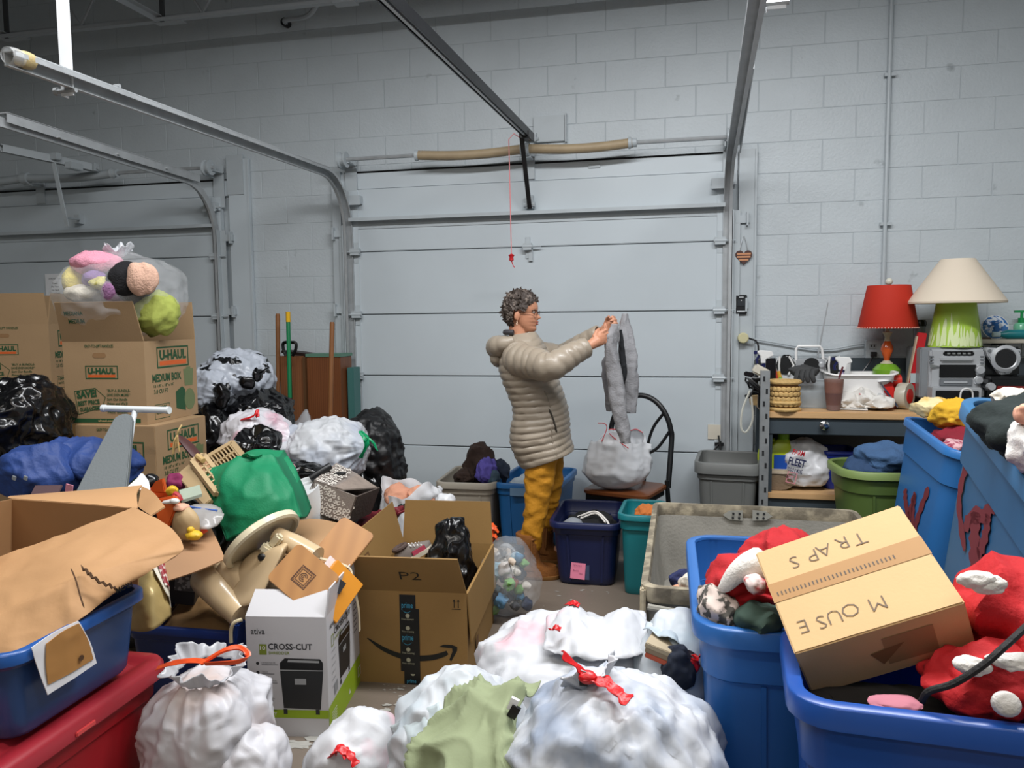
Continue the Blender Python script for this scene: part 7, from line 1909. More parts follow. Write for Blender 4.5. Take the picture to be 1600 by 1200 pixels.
def face_front(o_, ux, uz, w_, h_, root, lw=.175, site=True):
    logo(o_, ux, uz, w_ * .27, h_ * .55, lw, root)
    b = MB()
    letter(b, 'EASY-TO-LIFT HANDLES', o_ + ux * w_ * .28 + uz * h_ * .93, ux, uz, .014, w_ * .35, .02)
    tg = [(w_ * .12, h_ * .40), (w_ * .38, h_ * .44), (w_ * .50, h_ * .33), (w_ * .46, h_ * .21), (w_ * .16, h_ * .12)]
    for i in range(5):
        a, c_ = np.array(tg[i]), np.array(tg[(i + 1) % 5]); n_ = nrm([-(c_ - a)[1], (c_ - a)[0]]) * .0016
        patch(b, o_, ux, uz, [a - n_, c_ - n_, c_ + n_, a + n_][::1])
    ud, uu = nrm(ux + uz * .10), nrm(uz - ux * .10)
    letter(b, 'SAVE!', o_ + ux * w_ * .15 + uz * h_ * .315, ud, uu, .034, w_ * .25, .05)
    letter(b, 'BEST PRICE', o_ + ux * w_ * .16 + uz * h_ * .225, ud, uu, .021, w_ * .27, .04)
    letter(b, 'GUARANTEED', o_ + ux * w_ * .18 + uz * h_ * .155, ud, uu, .019, w_ * .26, .04)
    for i, s1 in enumerate(('*BUY A BUNDLE-', 'SAVE EVEN MORE!*', 'Sort Our Bundle', 'Prices and We\'ll', 'Give You *20 in', 'FREE Boxes!')):
        letter(b, s1, o_ + ux * w_ * .52 + uz * h_ * (.395 - i * .052), ux, uz, .013, w_ * (.29 if i < 2 else .25), .02, .15)
    rect(b, o_, ux, uz, w_ * .08, h_ * .02, w_ * .92, h_ * .07)
    mk('green_print', b, green_i, root, smooth=False, kind='stuff')
    if site:
        b = MB(); letter(b, 'uhaul.com', o_ + ux * w_ * .40 + uz * h_ * .034, ux, uz, .010, w_ * .2, .02, lift=.0025); mk('site_print', b, mat('print_tan', '#c9a877', 0.6), root, smooth=False)
    b = MB(); k = [(w_ * .45 + .024 * sg * 1 + .012 * math.cos(a), h_ * .835 + .012 * math.sin(a)) for sg, a0 in ((1, -90), (-1, 90)) for a in np.radians(np.linspace(a0, a0 + 180, 8))]
    patch(b, o_, ux, uz, k, .0008); mk('hand_hole', b, mat('hole_tan', '#94714c', 0.8), root, smooth=False)
def face_side(o_, uy, uz, d_, h_, root):
    logo(o_, uy, uz, d_ * .22, h_ * .66, d_ * .62, root)
    b = MB()
    letter(b, 'MEDIUM BOX', o_ + uy * d_ * .12 + uz * h_ * .50, uy, uz, .036, d_ * .55, .04)
    letter(b, '18 1/8" x 18" x 16"', o_ + uy * d_ * .14 + uz * h_ * .43, uy, uz, .014, d_ * .38, .01)
    letter(b, '3.0 CU FT', o_ + uy * d_ * .14 + uz * h_ * .355, uy, uz, .020, d_ * .26, .02)
    frame_rect(b, o_, uy, uz, d_ * .14, h_ * .04, d_ * .42, h_ * .22, .003); letter(b, '100%', o_ + uy * d_ * .17 + uz * h_ * .16, uy, uz, .016, d_ * .2, .03); letter(b, 'RECYCLED', o_ + uy * d_ * .17 + uz * h_ * .10, uy, uz, .012, d_ * .2, .02)
    patch(b, o_, uy, uz, [(d_ * .55, h_ * .13), (d_ * .74, h_ * .08), (d_ * .74, h_ * .36), (d_ * .68, h_ * .40), (d_ * .55, h_ * .34)])
    mk('green_print', b, green_i, root, smooth=False, kind='stuff')
    b = MB(); patch(b, o_, uy, uz, [(d_ * .74, h_ * .40), (d_ * .90, h_ * .40), (d_ * .93, h_ * .62), (d_ * .72, h_ * .62)]); rect(b, o_, uy, uz, d_ * .78, h_ * .62, d_ * .87, h_ * .645); patch(b, o_, uy, uz, [(d_ * .83 + d_ * .11 * math.cos(a), h_ * .22 + h_ * .14 * math.sin(a)) for a in np.linspace(0, 2 * math.pi, 18, endpoint=False)], .0014)
    mk('picture_print', b, mat('print_sage', '#6d7a52', 0.65), root, smooth=False, kind='stuff')
def mover(label, c, yaw, w_, d_, h_, z0, flaps=None, fl=.2, front=True, side=True, lw=.175, top=True):
    root, Rm, cc, T = carton('moving_box', label, c, R(yaw), w_, d_, h_, mov, z0=z0, flaps=flaps, fl=fl, top=top and not flaps)
    if front: face_front(T((-w_ / 2, -d_ / 2, 0)), Rm[:, 0], Rm[:, 2], w_, h_, root, lw)
    if side: face_side(T((w_ / 2, -d_ / 2, 0)), Rm[:, 1], Rm[:, 2], d_, h_, root)
    return root, T, Rm
mA, TAa, RmAa = mover('open moving box with upright flap, on top of the middle stack under the toy bag', (-2.796, 3.488), 4.5, .437, .46, .41, .967, {'f': 16, 'b': 2})
b = MB(); ff = [c for c in mA.children if c.name.startswith('flap')][0]
a_ = R(16); fu = RmAa[:, 2] * math.cos(a_) - RmAa[:, 1] * math.sin(a_); fo = TAa((-.218, -.23, .41))
letter(b, 'MEDIANA', fo + RmAa[:, 0] * .05 + fu * .135, RmAa[:, 0], fu, .020, .10, .04, lift=.0012); letter(b, 'MEDIUM', fo + RmAa[:, 0] * .065 + fu * .095, RmAa[:, 0], fu, .020, .085, .04, lift=.0012); mk('green_print', b, green_i, ff, smooth=False, kind='stuff')
mBx, TB2, RmB2 = mover('closed moving box under the open one, behind the grey ironing board', (-2.72, 3.445), 1.8, .441, .43, .394, .572, lw=.26)
b = MB(); letter(b, 'BOXES & MOVERS!', TB2((-.18, -.215, .10)), RmB2[:, 0], RmB2[:, 2], .035, .36, .04); mk('slogan_print', b, green_i, mBx, smooth=False, kind='stuff')
carton('plain_carton', 'plain brown carton at the bottom of the middle stack', (-2.71, 3.47), R(3), .46, .46, .57, mov, top=True)
mover('moving box with tall standing flap at the far left edge', (-4.10, 4.17), 14, .50, .44, .42, 1.047, {'f': 3, 'r': 6, 'b': 2}, .19)
carton('plain_carton', 'plain tan carton under the moving box at the far left', (-3.98, 4.17), R(8), .56, .44, .42, mat('carton_tan', '#9c7746', 0.72, var=.05), z0=.625, top=True)
carton('plain_carton', 'lowest brown carton at the far left, behind the black bag', (-4.0, 4.17), R(8), .56, .44, .62, mov, top=True)
tq = P(190, 455, 3.44)
t = thing('plush_bag', 'knotted clear bag of plush toys standing in the open moving box', 'bag', (tq[0], 3.44, 1.38))
clear2 = mat('clear_bag2', '#eceff2', 0.10, alpha=0.20, bump=0.6, bs=9, ridged=True, spec=.9)
b = MB(); ball(b, 191, 463, 3.44, 95, 62, .25, 301, lump=.05, folds=.010, e=2.4, pinch=((-.05, 0, 1), .12, 12)); mk('bag', b, clear2, t, angle=180)
b = MB(); kq = P(186, 402, 3.44); ruffle(b, kq, (.02, -.05, 1), .02, .065, .075, 4, 6); mk('knotted_top', b, mat('bag_knot', '#e9ecf0', 0.2, alpha=.75, transl=.2), t, angle=180)
plush = lambda n_, h_: mat('plush_' + n_, h_, 0.95, bump=0.6, bs=120)
for (px, py, Y, rx, ry, dep, colr, nm, lb, sd) in (
        (152, 412, 3.36, 38, 20, .12, '#e49bb0', 'pink', 'pink plush at the top left inside the clear toy bag', 1), (122, 440, 3.34, 20, 26, .10, '#d8c65a', 'yellow', 'yellow plush at the left inside the clear toy bag', 2),
        (150, 436, 3.30, 18, 14, .08, '#8a6aa0', 'violet', 'violet plush limb in the middle of the clear toy bag', 3), (160, 443, 3.26, 20, 11, .06, '#d6cd80', 'paleyellow', 'pale yellow plush paw over the violet one in the toy bag', 4),
        (138, 460, 3.30, 34, 16, .10, '#d8d0be', 'cream', 'cream fluffy plush at the bottom left of the toy bag', 5), (182, 456, 3.28, 22, 22, .08, '#9a6d96', 'mauve', 'mauve plush with striped fur in the toy bag', 6),
        (205, 442, 3.32, 34, 34, .12, '#17161a', 'black', 'black plush lump in the toy bag beside the pale one', 7), (222, 436, 3.24, 25, 27, .05, '#d9b09a', 'beige', 'round plain beige plush pad on the black plush', 8)):
    softbag('plush_toy', lb, px, py, Y, rx, ry, dep, 310 + sd, plush(nm, colr), 'plush toy', folds=.008, ff=12, fine=.003, cloth=True, sub=4)
softbag('lime_cloth', 'lime green cloth filling the lower right of the clear toy bag', 244, 490, 3.40, 34, 34, .13, 330, mat('lime_cloth', '#a3ad52', 0.85, bump=.3, bs=60), 'cloth', folds=.014, ff=9, cloth=True)
softbag('torn_bag', 'big torn grey white bag with black holes, right of the moving boxes', 366, 592, 4.35, 58, 44, .26, 341, bag_torn, sub=6, folds=.016, fine=.009)
b = MB(); ball(b, 334, 612, 4.15, 32, 42, .16, 342, sub=6, folds=.016, fine=.009, pinch=((.8, -.6, -.1), .15, 16))
mk('torn_bag', b, bag_torn, label='smaller torn grey bag gathered around a dark hole, in front of the big torn one', cat='bag', angle=180)
b = MB(); ball(b, 346, 618, 4.02, 9, 17, .03, 343, sub=4); mk('black_lining', b, black_b, label='black lining bulging out of the smaller torn grey bag', cat='bag', angle=180)
b = MB(); ribbon(b, [P(404, 585, 4.14), P(412, 578, 4.12), P(420, 574, 4.12), P(412, 570, 4.13)], .03, 1); ball(b, 403, 585, 4.14, 8, 12, .04, 344, sub=3); ball(b, 388, 596, 4.10, 10, 7, .03, 345, sub=3); mk('black_tie', b, black_b, label='black knotted ends poking through the big torn bag', cat='tie', angle=180)
softbag('black_bag', 'shiny black bag below the torn grey bags', 408, 650, 4.3, 50, 42, .24, 351, black_b, sub=6, folds=.02, fine=.010)
softbag('black_bag', 'black bag squeezed between moving boxes and pink tinted white bag', 332, 694, 4.0, 32, 66, .20, 352, black_b, sub=5, folds=.02, fine=.010)
softbag('black_bag', 'big black bag standing on the floor at the right end of the pile', 584, 722, 4.35, 46, 82, .26, 353, mat('bag_black_matt', '#0e0e10', 0.5, bump=0.8, bs=9, ridged=True), sub=6, folds=.022, fine=.010, e=2.3)
b = MB(); blob(b, (-1.95, 4.2, .33), np.diag([.30, .24, .33]), seed=355, floor=.002, folds=.02, fine=.01); mk('black_bag', b, black_b, label='black filler bag added on the floor under the white bags', cat='bag', angle=180)  # added, not seen: props the white bags and keeps the gaps dark
b = MB(); blob(b, (-2.55, 4.05, .38), np.diag([.26, .26, .38]), seed=356, floor=.002, folds=.02, fine=.01); mk('black_bag', b, black_b, label='black filler bag added on the floor behind the green tote bag', cat='bag', angle=180)  # second added filler, supports the pile and blackens the gaps in it
softbag('white_bag', 'white bag with pink tinted side and red tie behind the black one', 404, 682, 3.95, 56, 38, .22, 361, mat('bag_pink_side', '#e3e2e8', 0.28, bump=.3, bs=9, ridged=True, transl=.2, col2='#e79fb3', c2s=2.2, c2lo=.5, c2hi=.6), sub=6)
b = MB(); ribbon(b, [P(362, 657, 3.85), P(380, 655, 3.80), P(396, 650, 3.78), P(403, 641, 3.80), P(402, 652, 3.78)], .022, 1); mk('red_tie', b, redtie, label='red drawstring on the pink tinted white bag', cat='tie', angle=180)
softbag('black_bag', 'small crumpled black bag in front of the pink tinted white one', 400, 706, 3.62, 37, 34, .13, 362, black_b, sub=6, folds=.026, ff=9, fine=.012)
t = thing('white_bag', 'largest white bag of the pile, tied with green strings', 'bag', P(515, 755, 4.0))
b = MB(); ball(b, 517, 702, 4.0, 60, 50, .25, 371, sub=6, folds=.014, ff=8, pinch=((1, -.2, .1), .12, 13)); ball(b, 466, 708, 3.98, 32, 40, .16, 372, sub=5); mk('bag', b, bagw_l, t, angle=180)
b = MB()
for i in range(4): ribbon(b, [P(562 + i, 674, 3.85), P(569 + i * 2, 686, 3.82), P(570 + i, 700, 3.82), P(565 - i, 715, 3.84)], .016, i)
ribbon(b, [P(568, 680, 3.83), P(582, 690, 3.84), P(590, 704, 3.85)], .010, 2); mk('green_tie', b, mat('green_tie', '#0e9a63', 0.35), t, kind='stuff')
softbag('grey_bag', 'greyish white bag sagging below the largest white bag', 478, 742, 3.86, 44, 26, .18, 373, mat('bag_grey', '#aab0ba', 0.3, bump=.3, bs=9, ridged=True, transl=.15))
wood_h = mat('wood_handle', '#86562e', 0.55, var=.15, vs=8, stretch=(4, 4, .5))
def pole(label, x0, y0, x1, y1, Y, r_, m, name='tool_handle', Y2=None):
    t = thing(name, label, 'handle', P(x1, y1, Y2 or Y))
    b = MB(); b.tube([P(x1, y1, Y2 or Y), P(x0, y0 + 3, Y), P(x0, y0, Y)], [r_, r_, r_ * .75], 10); mk('shaft', b, m, t)
    return t
pole('brown wooden tool handle left of the green pole', 434, 490, 436, 760, 5.15, .016, wood_h)
gp = pole('green garden tool pole with a yellow end', 450, 488, 458, 830, 5.02, .015, mat('pole_green', '#0c7a49', 0.4))
b = MB(); b.tube([P(450, 487, 5.02), P(450.4, 503, 5.02)], .0165, 10); mk('yellow_grip', b, mat('grip_yellow', '#e8b416', 0.4), gp)
pole('brown wooden tool handle leaning on the dark cabinet panel', 519, 503, 515, 700, 4.98, .017, wood_h)
t = thing('shovel', 'shovel with a black D shaped grip behind the green pole', 'shovel', P(455, 640, 5.08))
b = MB(); b.tube(spline([P(447, 556, 5.08), P(443, 546, 5.08), P(443, 536, 5.08), P(452, 535, 5.08), P(462, 536, 5.08), P(462, 546, 5.08), P(457, 556, 5.08)], 24), .012, 8); mk('grip', b, black_pl, t)
b = MB(); b.tube([P(452, 555, 5.08), P(456, 700, 5.1)], .015, 8); mk('shaft', b, blackm, t)
cab = mat('cabinet_wood', '#6f4124', 0.45, wave=(2.2, 5.0, '#7e4b2a'), stretch=(9, 9, .6))
t = thing('wood_cabinet', 'reddish brown wooden cabinet panels standing against the back wall', 'cabinet', (P(490, 700, 5.2)[0], 5.25, 0))
x0, x1, x2 = P(440, 560, 5.2)[0], P(480, 560, 5.2)[0], P(534, 557, 5.2)[0]
z1, z2 = P(450, 556, 5.2)[2], P(510, 557, 5.2)[2]
b = MB(); b.box(((x0 + x1) / 2, 5.27, z1 / 2), (x1 - x0 - .01, .22, z1)); mk('left_panel', b, mat('cabinet_light', '#845233', 0.5, wave=(2.0, 4.0, '#93603c'), stretch=(9, 9, .6)), t, bevel=.004)
b = MB(); b.box(((x1 + x2) / 2 + .01, 5.26, z2 / 2), (x2 - x1 - .01, .20, z2)); mk('right_panel', b, cab, t, bevel=.004)
b = MB(); b.box((x1 + .005, 5.15, z2 / 2), (.02, .03, z2)); mk('edge_strip', b, mat('edge_brown', '#5a3c22', 0.5), t, smooth=False)
b = MB(); b.box(((x1 + x2) / 2 + .01, 5.26, z2 + .010), (x2 - x1, .21, .022)); mk('green_top', b, mat('dusty_green', '#5c8471', 0.6), t, smooth=False)
b = MB(); b.box(((x0 + x1) / 2 + .03, 5.24, z1 + .018), (x1 - x0 + .03, .14, .02), roty(.12)); mk('dark_top', b, mat('dark_top', '#2a1a17', 0.5), t, smooth=False)
b = MB(); b.box((x2 + .045, 5.30, P(540, 575, 5.2)[2] / 2), (.05, .12, P(540, 575, 5.2)[2])); mk('folding_table', b, mat('teal_table', '#3f6f6b', 0.5), label='narrow teal folded table beside the cabinet', cat='table', bevel=.003)
film = mat('plastic_film', '#cfd2d6', 0.2, alpha=.45, transl=.2)
g = patch_grid([[P(462, 660, 4.7), P(478, 640, 4.72), P(485, 650, 4.72)], [P(458, 672, 4.6), P(475, 668, 4.62), P(488, 668, 4.62)]], 8, 10); b = MB(); b.sheet(wrinkle(g, 3), .0015); mk('plastic_scrap', b, film, label='clear plastic scrap below the cabinet', cat='plastic', angle=180)
softbag('black_bag', 'large shiny black bag at the left edge in front of the moving boxes', 30, 662, 3.0, 66, 70, .26, 381, black_b, sub=6, folds=.024, ff=7, fine=.012)
b = MB(); blob(b, (-2.28, 2.98, .32), np.diag([.34, .20, .34]), seed=382, floor=.002, folds=.02, fine=.01); mk('black_bag', b, black_b, label='black filler bag added on the floor under the blue duffel bag', cat='bag', angle=180)  # unseen bag added as support and dark fill below the duffel
t = thing('duffel_bag', 'royal blue soft bag with small square buckles at the left', 'bag', P(105, 770, 2.75))
duf = mat('duffel_blue', '#23407f', 0.6, bump=.3, bs=60, var=.06)
b = MB(); ball(b, 66, 736, 2.72, 66, 46, .17, 383, cloth=True, folds=.018, ff=6, fine=.004, sub=6); ball(b, 140, 722, 2.85, 82, 38, .16, 384, -8, cloth=True, folds=.018, ff=6, fine=.004, sub=6); mk('body', b, duf, t, angle=180)
for px in (22, 40):
    b = MB(); b.box(P(px, 747, 2.52), (.018, .006, .018), roty(.3)); mk('buckle', b, mat('buckle', '#b9bfc4', 0.3, metal=.5), t, bevel=.002)
t = thing('ironing_board', 'narrow grey ironing board standing nose up with white T shaped foot', 'ironing board', P(150, 800, 2.5))
p0, p1 = P(150, 800, 2.50), P(197, 646, 2.86)
u = nrm(p1 - p0); L = np.linalg.norm(p1 - p0); v = nrm(np.array([.96, .26, 0]) - u * (u @ np.array([.96, .26, 0]))); n_ = np.cross(u, v)
hwid = lambda s_: .105 * (1 - .62 * s_ ** 1.2)
out = [(s_ * L * .9, -hwid(s_)) for s_ in np.linspace(0, 1, 10)] + [(L * .9 + .040 * math.sin(a), -hwid(1) * math.cos(a)) for a in np.linspace(.2, math.pi - .2, 8)] + [(s_ * L * .9, hwid(s_)) for s_ in np.linspace(1, 0, 10)]
b = MB(); b.prism(out, p0 - n_ * .014, u, v, .028); mk('board', b, mat('board_grey', '#6b7173', 0.8, bump=.2, bs=120), t, bevel=.004)
wht = mat('foot_white', '#dde3e6', 0.35)
b = MB(); b.tube([P(161, 638, 2.95), P(264, 641, 2.95)], .0145, 14); mk('foot_bar', b, wht, t)
for px, py in ((162, 638), (262, 641)):
    b = MB(); b.tube([P(px - 2, py, 2.95), P(px + 3, py, 2.95)], .0165, 14); mk('foot_cap', b, wht, t)
b = MB(); b.tube([P(212, 641, 2.95), P(208, 655, 2.93), P(203, 690, 2.88)], [.014, .012, .012], 10); mk('stem', b, wht, t)
tb = thing('torn_box', 'battered open cardboard box with torn flap lying on the translucent blue bin', 'box', P(110, 1000, 1.9))
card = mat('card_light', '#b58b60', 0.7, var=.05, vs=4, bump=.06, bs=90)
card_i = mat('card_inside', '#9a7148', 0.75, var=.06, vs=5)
def shp(rows, name, m, nu=14, nv=22, th=.005, wr=0.0, par=tb, sd=1, ang=60):
    g = patch_grid([[P(*q_) for q_ in r_] for r_ in rows], nu, nv)
    if wr: g = wrinkle(g, sd, wr, 8, wr * .25, 25)
    b = MB(); b.sheet(g, th); return mk(name, b, m, par, angle=ang)
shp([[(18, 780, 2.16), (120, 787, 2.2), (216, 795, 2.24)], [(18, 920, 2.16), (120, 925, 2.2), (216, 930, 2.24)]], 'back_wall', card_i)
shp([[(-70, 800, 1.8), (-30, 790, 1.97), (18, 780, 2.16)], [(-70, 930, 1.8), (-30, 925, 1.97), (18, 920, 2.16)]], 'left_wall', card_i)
shp([[(18, 780, 2.165), (120, 787, 2.205), (216, 795, 2.245)], [(12, 778, 2.22), (118, 773, 2.29), (214, 771, 2.34)], [(16, 776, 2.26), (118, 768, 2.36), (222, 759, 2.42)]], 'back_flap', card)
shp([[(222, 760, 2.40), (240, 770, 2.30), (258, 792, 2.16)], [(216, 792, 2.25), (224, 798, 2.2), (236, 806, 2.12)]], 'side_flap', card)
shp([[(-70, 905, 1.9), (0, 872, 1.96), (110, 832, 2.05), (210, 793, 2.14)], [(-70, 945, 1.76), (0, 912, 1.80), (120, 862, 1.89), (262, 822, 2.02)], [(-70, 985, 1.63), (0, 956, 1.67), (130, 893, 1.78), (286, 852, 1.92)], [(-70, 996, 1.60), (0, 966, 1.64), (130, 903, 1.75), (276, 868, 1.89)], [(-60, 1035, 1.56), (8, 1000, 1.60), (122, 940, 1.70), (232, 893, 1.83)], [(-45, 1075, 1.53), (20, 1029, 1.57), (110, 978, 1.66), (184, 923, 1.775)]], 'torn_flap', card, 46, 50, .005, .004, ang=50)
tear = mat('tear_dark', '#4a3017', 0.8)
b = MB(); g0 = spline([P(132, 884, 1.775), P(142, 893, 1.75), P(150, 900, 1.74), (P(165, 910, 1.745)), P(178, 914, 1.75), P(187, 921, 1.76)], 14); b.tube([p_ + (0, -.012, .002) + np.array([0, 0, .004 * (-1) ** i]) for i, p_ in enumerate(g0)], [.001] + [.004] * 12 + [.001], 5); mk('tear', b, tear, tb, smooth=False)
b = MB(); cr = spline([P(115, 886, 1.76), P(123, 905, 1.72), P(130, 930, 1.69), P(136, 948, 1.675)], 12); b.tube([p_ + (0, -.010, 0) for p_ in cr], [.0005] + [.0022] * 10 + [.0005], 5); mk('crease', b, tear, tb, smooth=False)
o_ = P(206, 918, 1.76); b = MB(); letter(b, 'FROM', o_ + (0, 0, .02), nrm(P(181, 930, 1.74) - o_), nrm((.12, .2, -1)), .014, .042, .03, lift=.006); mk('label_print', b, ink_b, tb, smooth=False)
lt_ = thing('torn_label', 'torn white and brown paper label stuck on the translucent blue bin', 'label', P(95, 1080, 1.64))
LX = lambda pts, X: [[(px, py, float(PX(px, py, X)[1])) for px, py in r_] for r_ in pts]
shp(LX([[(48, 1012), (85, 988), (122, 970)], [(62, 1052), (100, 1022), (140, 1002)], [(74, 1086), (112, 1062), (150, 1036)]], -1.533), 'white_backing', mat('paper_white', '#dcdcdf', 0.7), par=lt_, th=.002, wr=.002)
shp(LX([[(72, 1006), (95, 988), (122, 974)], [(72, 1040), (104, 1018), (138, 1000)], [(76, 1070), (110, 1052), (146, 1030)]], -1.528), 'brown_layer', mat('paper_brown', '#a3743c', 0.75, var=.05), par=lt_, th=.002, wr=.002, sd=4)
b = MB(); b.lathe([(.008, 0), (.008, .001)], PX(127, 1028, -1.524), (1, -.1, 0), 8); mk('stamp', b, tear, lt_, smooth=False)
clb = mat('bin_translucent', '#29497c', 0.28, alpha=.86, var=.08, vs=3)
tote('translucent_bin', 'translucent blue storage bin standing on the red one', (-1.765, 1.703), R(1.2), .40, .47, .235, clb, tap=.10, r=.04, lip=.03, rim=.012, z0=.445, ribs=False, rim_m=mat('bin_rim_blue', '#1f4f93', 0.3))
softbag('teal_cloth', 'dark clothes inside the translucent blue bin', 60, 1060, 1.78, 90, 38, .15, 391, mat('dark_teal_cloth', '#1d3040', 0.9), 'clothes', cloth=True)
redb = mat('red_tote', '#a31923', 0.36, var=.04)
rt, Rr_, cr_ = tote('red_tote', 'red storage tote with red lid in the bottom left corner', (-1.79, 1.665), R(1.5), .43, .70, .395, redb, tap=.10, r=.05, lip=.02, rim=.006, ribs=False)
b = MB()
def lring(o2, z): q_ = rrect(.45 + 2 * o2, .72 + 2 * o2, max(.012, .05 + o2)); return np.column_stack([q_, np.full(len(q_), z)]) @ Rr_.T + np.array([cr_[0], cr_[1], 0])
b.loft([lring(.012, .375), lring(.022, .378), lring(.022, .415), lring(.012, .428), lring(-.03, .430), lring(-.04, .420), lring(-.06, .420), lring(-.07, .432)]); mk('lid', b, mat('red_lid', '#9c2631', 0.36), rt, angle=50)
b = MB(); b.box(np.array([.249, .0, .39]) @ Rr_.T + np.array([cr_[0], cr_[1], 0]), (.006, .07, .014), Rr_); mk('lid_latch', b, mat('red_edge', '#d04a4a', 0.3), rt, bevel=.002)
t = thing('white_bag', 'white bag with an orange drawstring beside the red tote', 'bag', (-1.12, 1.98, 0))
c_ = P(325, 1120, 1.98)
b = MB(); blob(b, (c_[0], 1.98, .185), np.diag([.172, .165, .215]), e=3.4, seed=401, lump=.025, folds=.012, ff=8, fine=.006, sub=6, floor=.002, pinch=((0, -.05, 1), .08, 12)); blob(b, P(392, 1195, 1.93), np.diag([.10, .11, .11]), seed=402, lump=.1, folds=.012, ff=9, fine=.006, floor=.002); mk('bag', b, mat('bag_orange_tie', '#cfcfd4', 0.4, spec=.35, bump=.6, bs=12, ridged=True, transl=.12, col2='#c9b8b2', c2s=3.5, c2lo=.5, c2hi=.64), t, angle=180)
b = MB(); ruffle(b, P(322, 1050, 1.97), (.05, -.1, 1), .085, .112, .055, 2, 7); mk('gathered_mouth', b, mat('bag_mouth', '#d2d4d8', 0.25, transl=.3, bump=.5, bs=14, ridged=True), t, angle=180)
b = MB(); ribbon(b, [P(246, 1044, 1.88), P(270, 1036, 1.86), P(300, 1032, 1.85), P(322, 1034, 1.84)], .016, 1); ribbon(b, [P(315, 1036, 1.84), P(350, 1016, 1.85), P(375, 1012, 1.86), P(387, 1024, 1.85), P(370, 1034, 1.84), P(320, 1037, 1.835)], .016, 2); mk('orange_tie', b, mat('orange_tie', '#ee5a2c', 0.35), t, kind='stuff')
tote('deep_blue_tote', 'deep blue tote behind the red lid, holding a kraft paper bag', (-1.84, 2.72), R(2), .50, .44, .31, mat('tote_deep_blue', '#17306f', 0.36), tap=.08, r=.04, lip=.03, rim=.012, ribs=False)
kb = mat('kraft_paper', '#967349', 0.75, var=.08, vs=5, bump=.3, bs=20)
t = thing('kraft_bag', 'crumpled brown kraft paper bag lying in the deep blue tote', 'paper bag', P(300, 1000, 2.58))
shp([[(316, 906, 2.82), (340, 922, 2.78), (366, 968, 2.66)], [(285, 940, 2.72), (318, 955, 2.66), (362, 985, 2.6)], [(238, 994, 2.60), (285, 998, 2.52), (352, 1003, 2.52)]], 'front_panel', kb, 20, 24, .004, .008, t, 5, 180)
shp([[(238, 994, 2.60), (285, 998, 2.525), (352, 1003, 2.525)], [(266, 1012, 2.60), (300, 1010, 2.58), (345, 1012, 2.58)]], 'bottom_fold', mat('kraft_dark', '#7a5b36', 0.8), 8, 20, .004, .004, t, 6, 180)
shp([[(316, 906, 2.825), (280, 935, 2.80), (238, 994, 2.62)], [(330, 920, 3.0), (300, 960, 2.95), (262, 1010, 2.80)]], 'side_panel', kb, 10, 20, .004, .005, t, 7, 180)
gold = mat('gold_paper', '#b9a26b', 0.34, metal=.2, bump=.3, bs=14)
t = thing('gold_bag', 'pale gold gift bag with a patterned edge behind the blue bin', 'gift bag', P(238, 985, 2.3))
shp([[(208, 888, 2.40), (232, 884, 2.40), (255, 878, 2.44)], [(206, 935, 2.33), (235, 930, 2.30), (262, 925, 2.38)], [(205, 985, 2.30), (235, 985, 2.28), (266, 962, 2.36)]], 'front_panel', gold, 18, 16, .004, .008, t, 8, 180)
shp([[(236, 882, 2.395), (246, 880, 2.41), (255, 878, 2.43)], [(248, 905, 2.36), (256, 905, 2.38), (262, 912, 2.40)], [(262, 930, 2.35), (265, 935, 2.36), (267, 950, 2.365)]], 'white_edge', mat('gift_white', '#d9d3c2', 0.5), 10, 8, .003, 0, t)
shp([[(246, 880, 2.40), (251, 878, 2.41), (256, 878, 2.42)], [(252, 900, 2.375), (257, 900, 2.38), (261, 900, 2.40)], [(258, 915, 2.36), (262, 915, 2.37), (265, 922, 2.385)]], 'red_pattern', mat('gift_red', '#8f1f2a', 0.5, col2='#d8d0c4', c2s=60), 10, 8, .003, 0, t)
b = MB(); b.box(P(286, 912, 2.72), (.14, .14, .12), rotz(.3) @ roty(.15)); dk = mk('dark_carton', b, mat('dark_carton', '#1b1a1c', 0.5), label='dark printed carton under the loose cardboard flap', cat='box', bevel=.003)
b = MB(); b.box(P(289, 910, 2.61), (.075, .003, .07), rotz(.3) @ roty(.15)); mk('label', b, mat('carton_label', '#5d5f62', 0.6, col2='#a9abad', c2s=60, c2lo=.5, c2hi=.56), dk, smooth=False)
t = thing('cardboard_flap', 'loose tan cardboard flap with an orange sticker', 'cardboard', P(300, 900, 2.5))
shp([[(262, 838, 2.66), (295, 828, 2.70), (328, 822, 2.74)], [(252, 870, 2.52), (300, 862, 2.56), (342, 850, 2.62)], [(262, 908, 2.42), (310, 892, 2.47), (352, 874, 2.54)]], 'sheet', mat('card_mid', '#a9825f', 0.72), 8, 10, .005, 0, t)
b = MB(); b.add([P(315, 826, 2.70), P(324, 823, 2.715), P(328, 832, 2.66), P(319, 837, 2.645)], [(0, 3, 2, 1)]); b.v[0] = b.v[0] + np.array([0, -.012, .008]); mk('sticker', b, mat('sticker_orange', '#f0512a', 0.5), t, smooth=False)
def odd(name, label, cat, m, fn):
    b = MB(); fn(b); return mk(name, b, m, label=label, cat=cat, bevel=0)
toy_o = mat('toy_orange', '#c9561f', 0.5); toy_y = mat('toy_yellow', '#d9b02a', 0.5); toy_r = mat('toy_red', '#a8202c', 0.5); toy_c = mat('toy_cream', '#b79c74', 0.6)
t = thing('orange_toy', 'orange pointed toy crown standing in the pile', 'toy', P(250, 790, 2.75))
b = MB(); b.lathe([(.030, -.06), (.042, .0), (.048, .03)], P(248, 778, 2.75), (.25, -.2, 1), 18, cap0=False, cap1=False); mk('cup', b, toy_o, t)
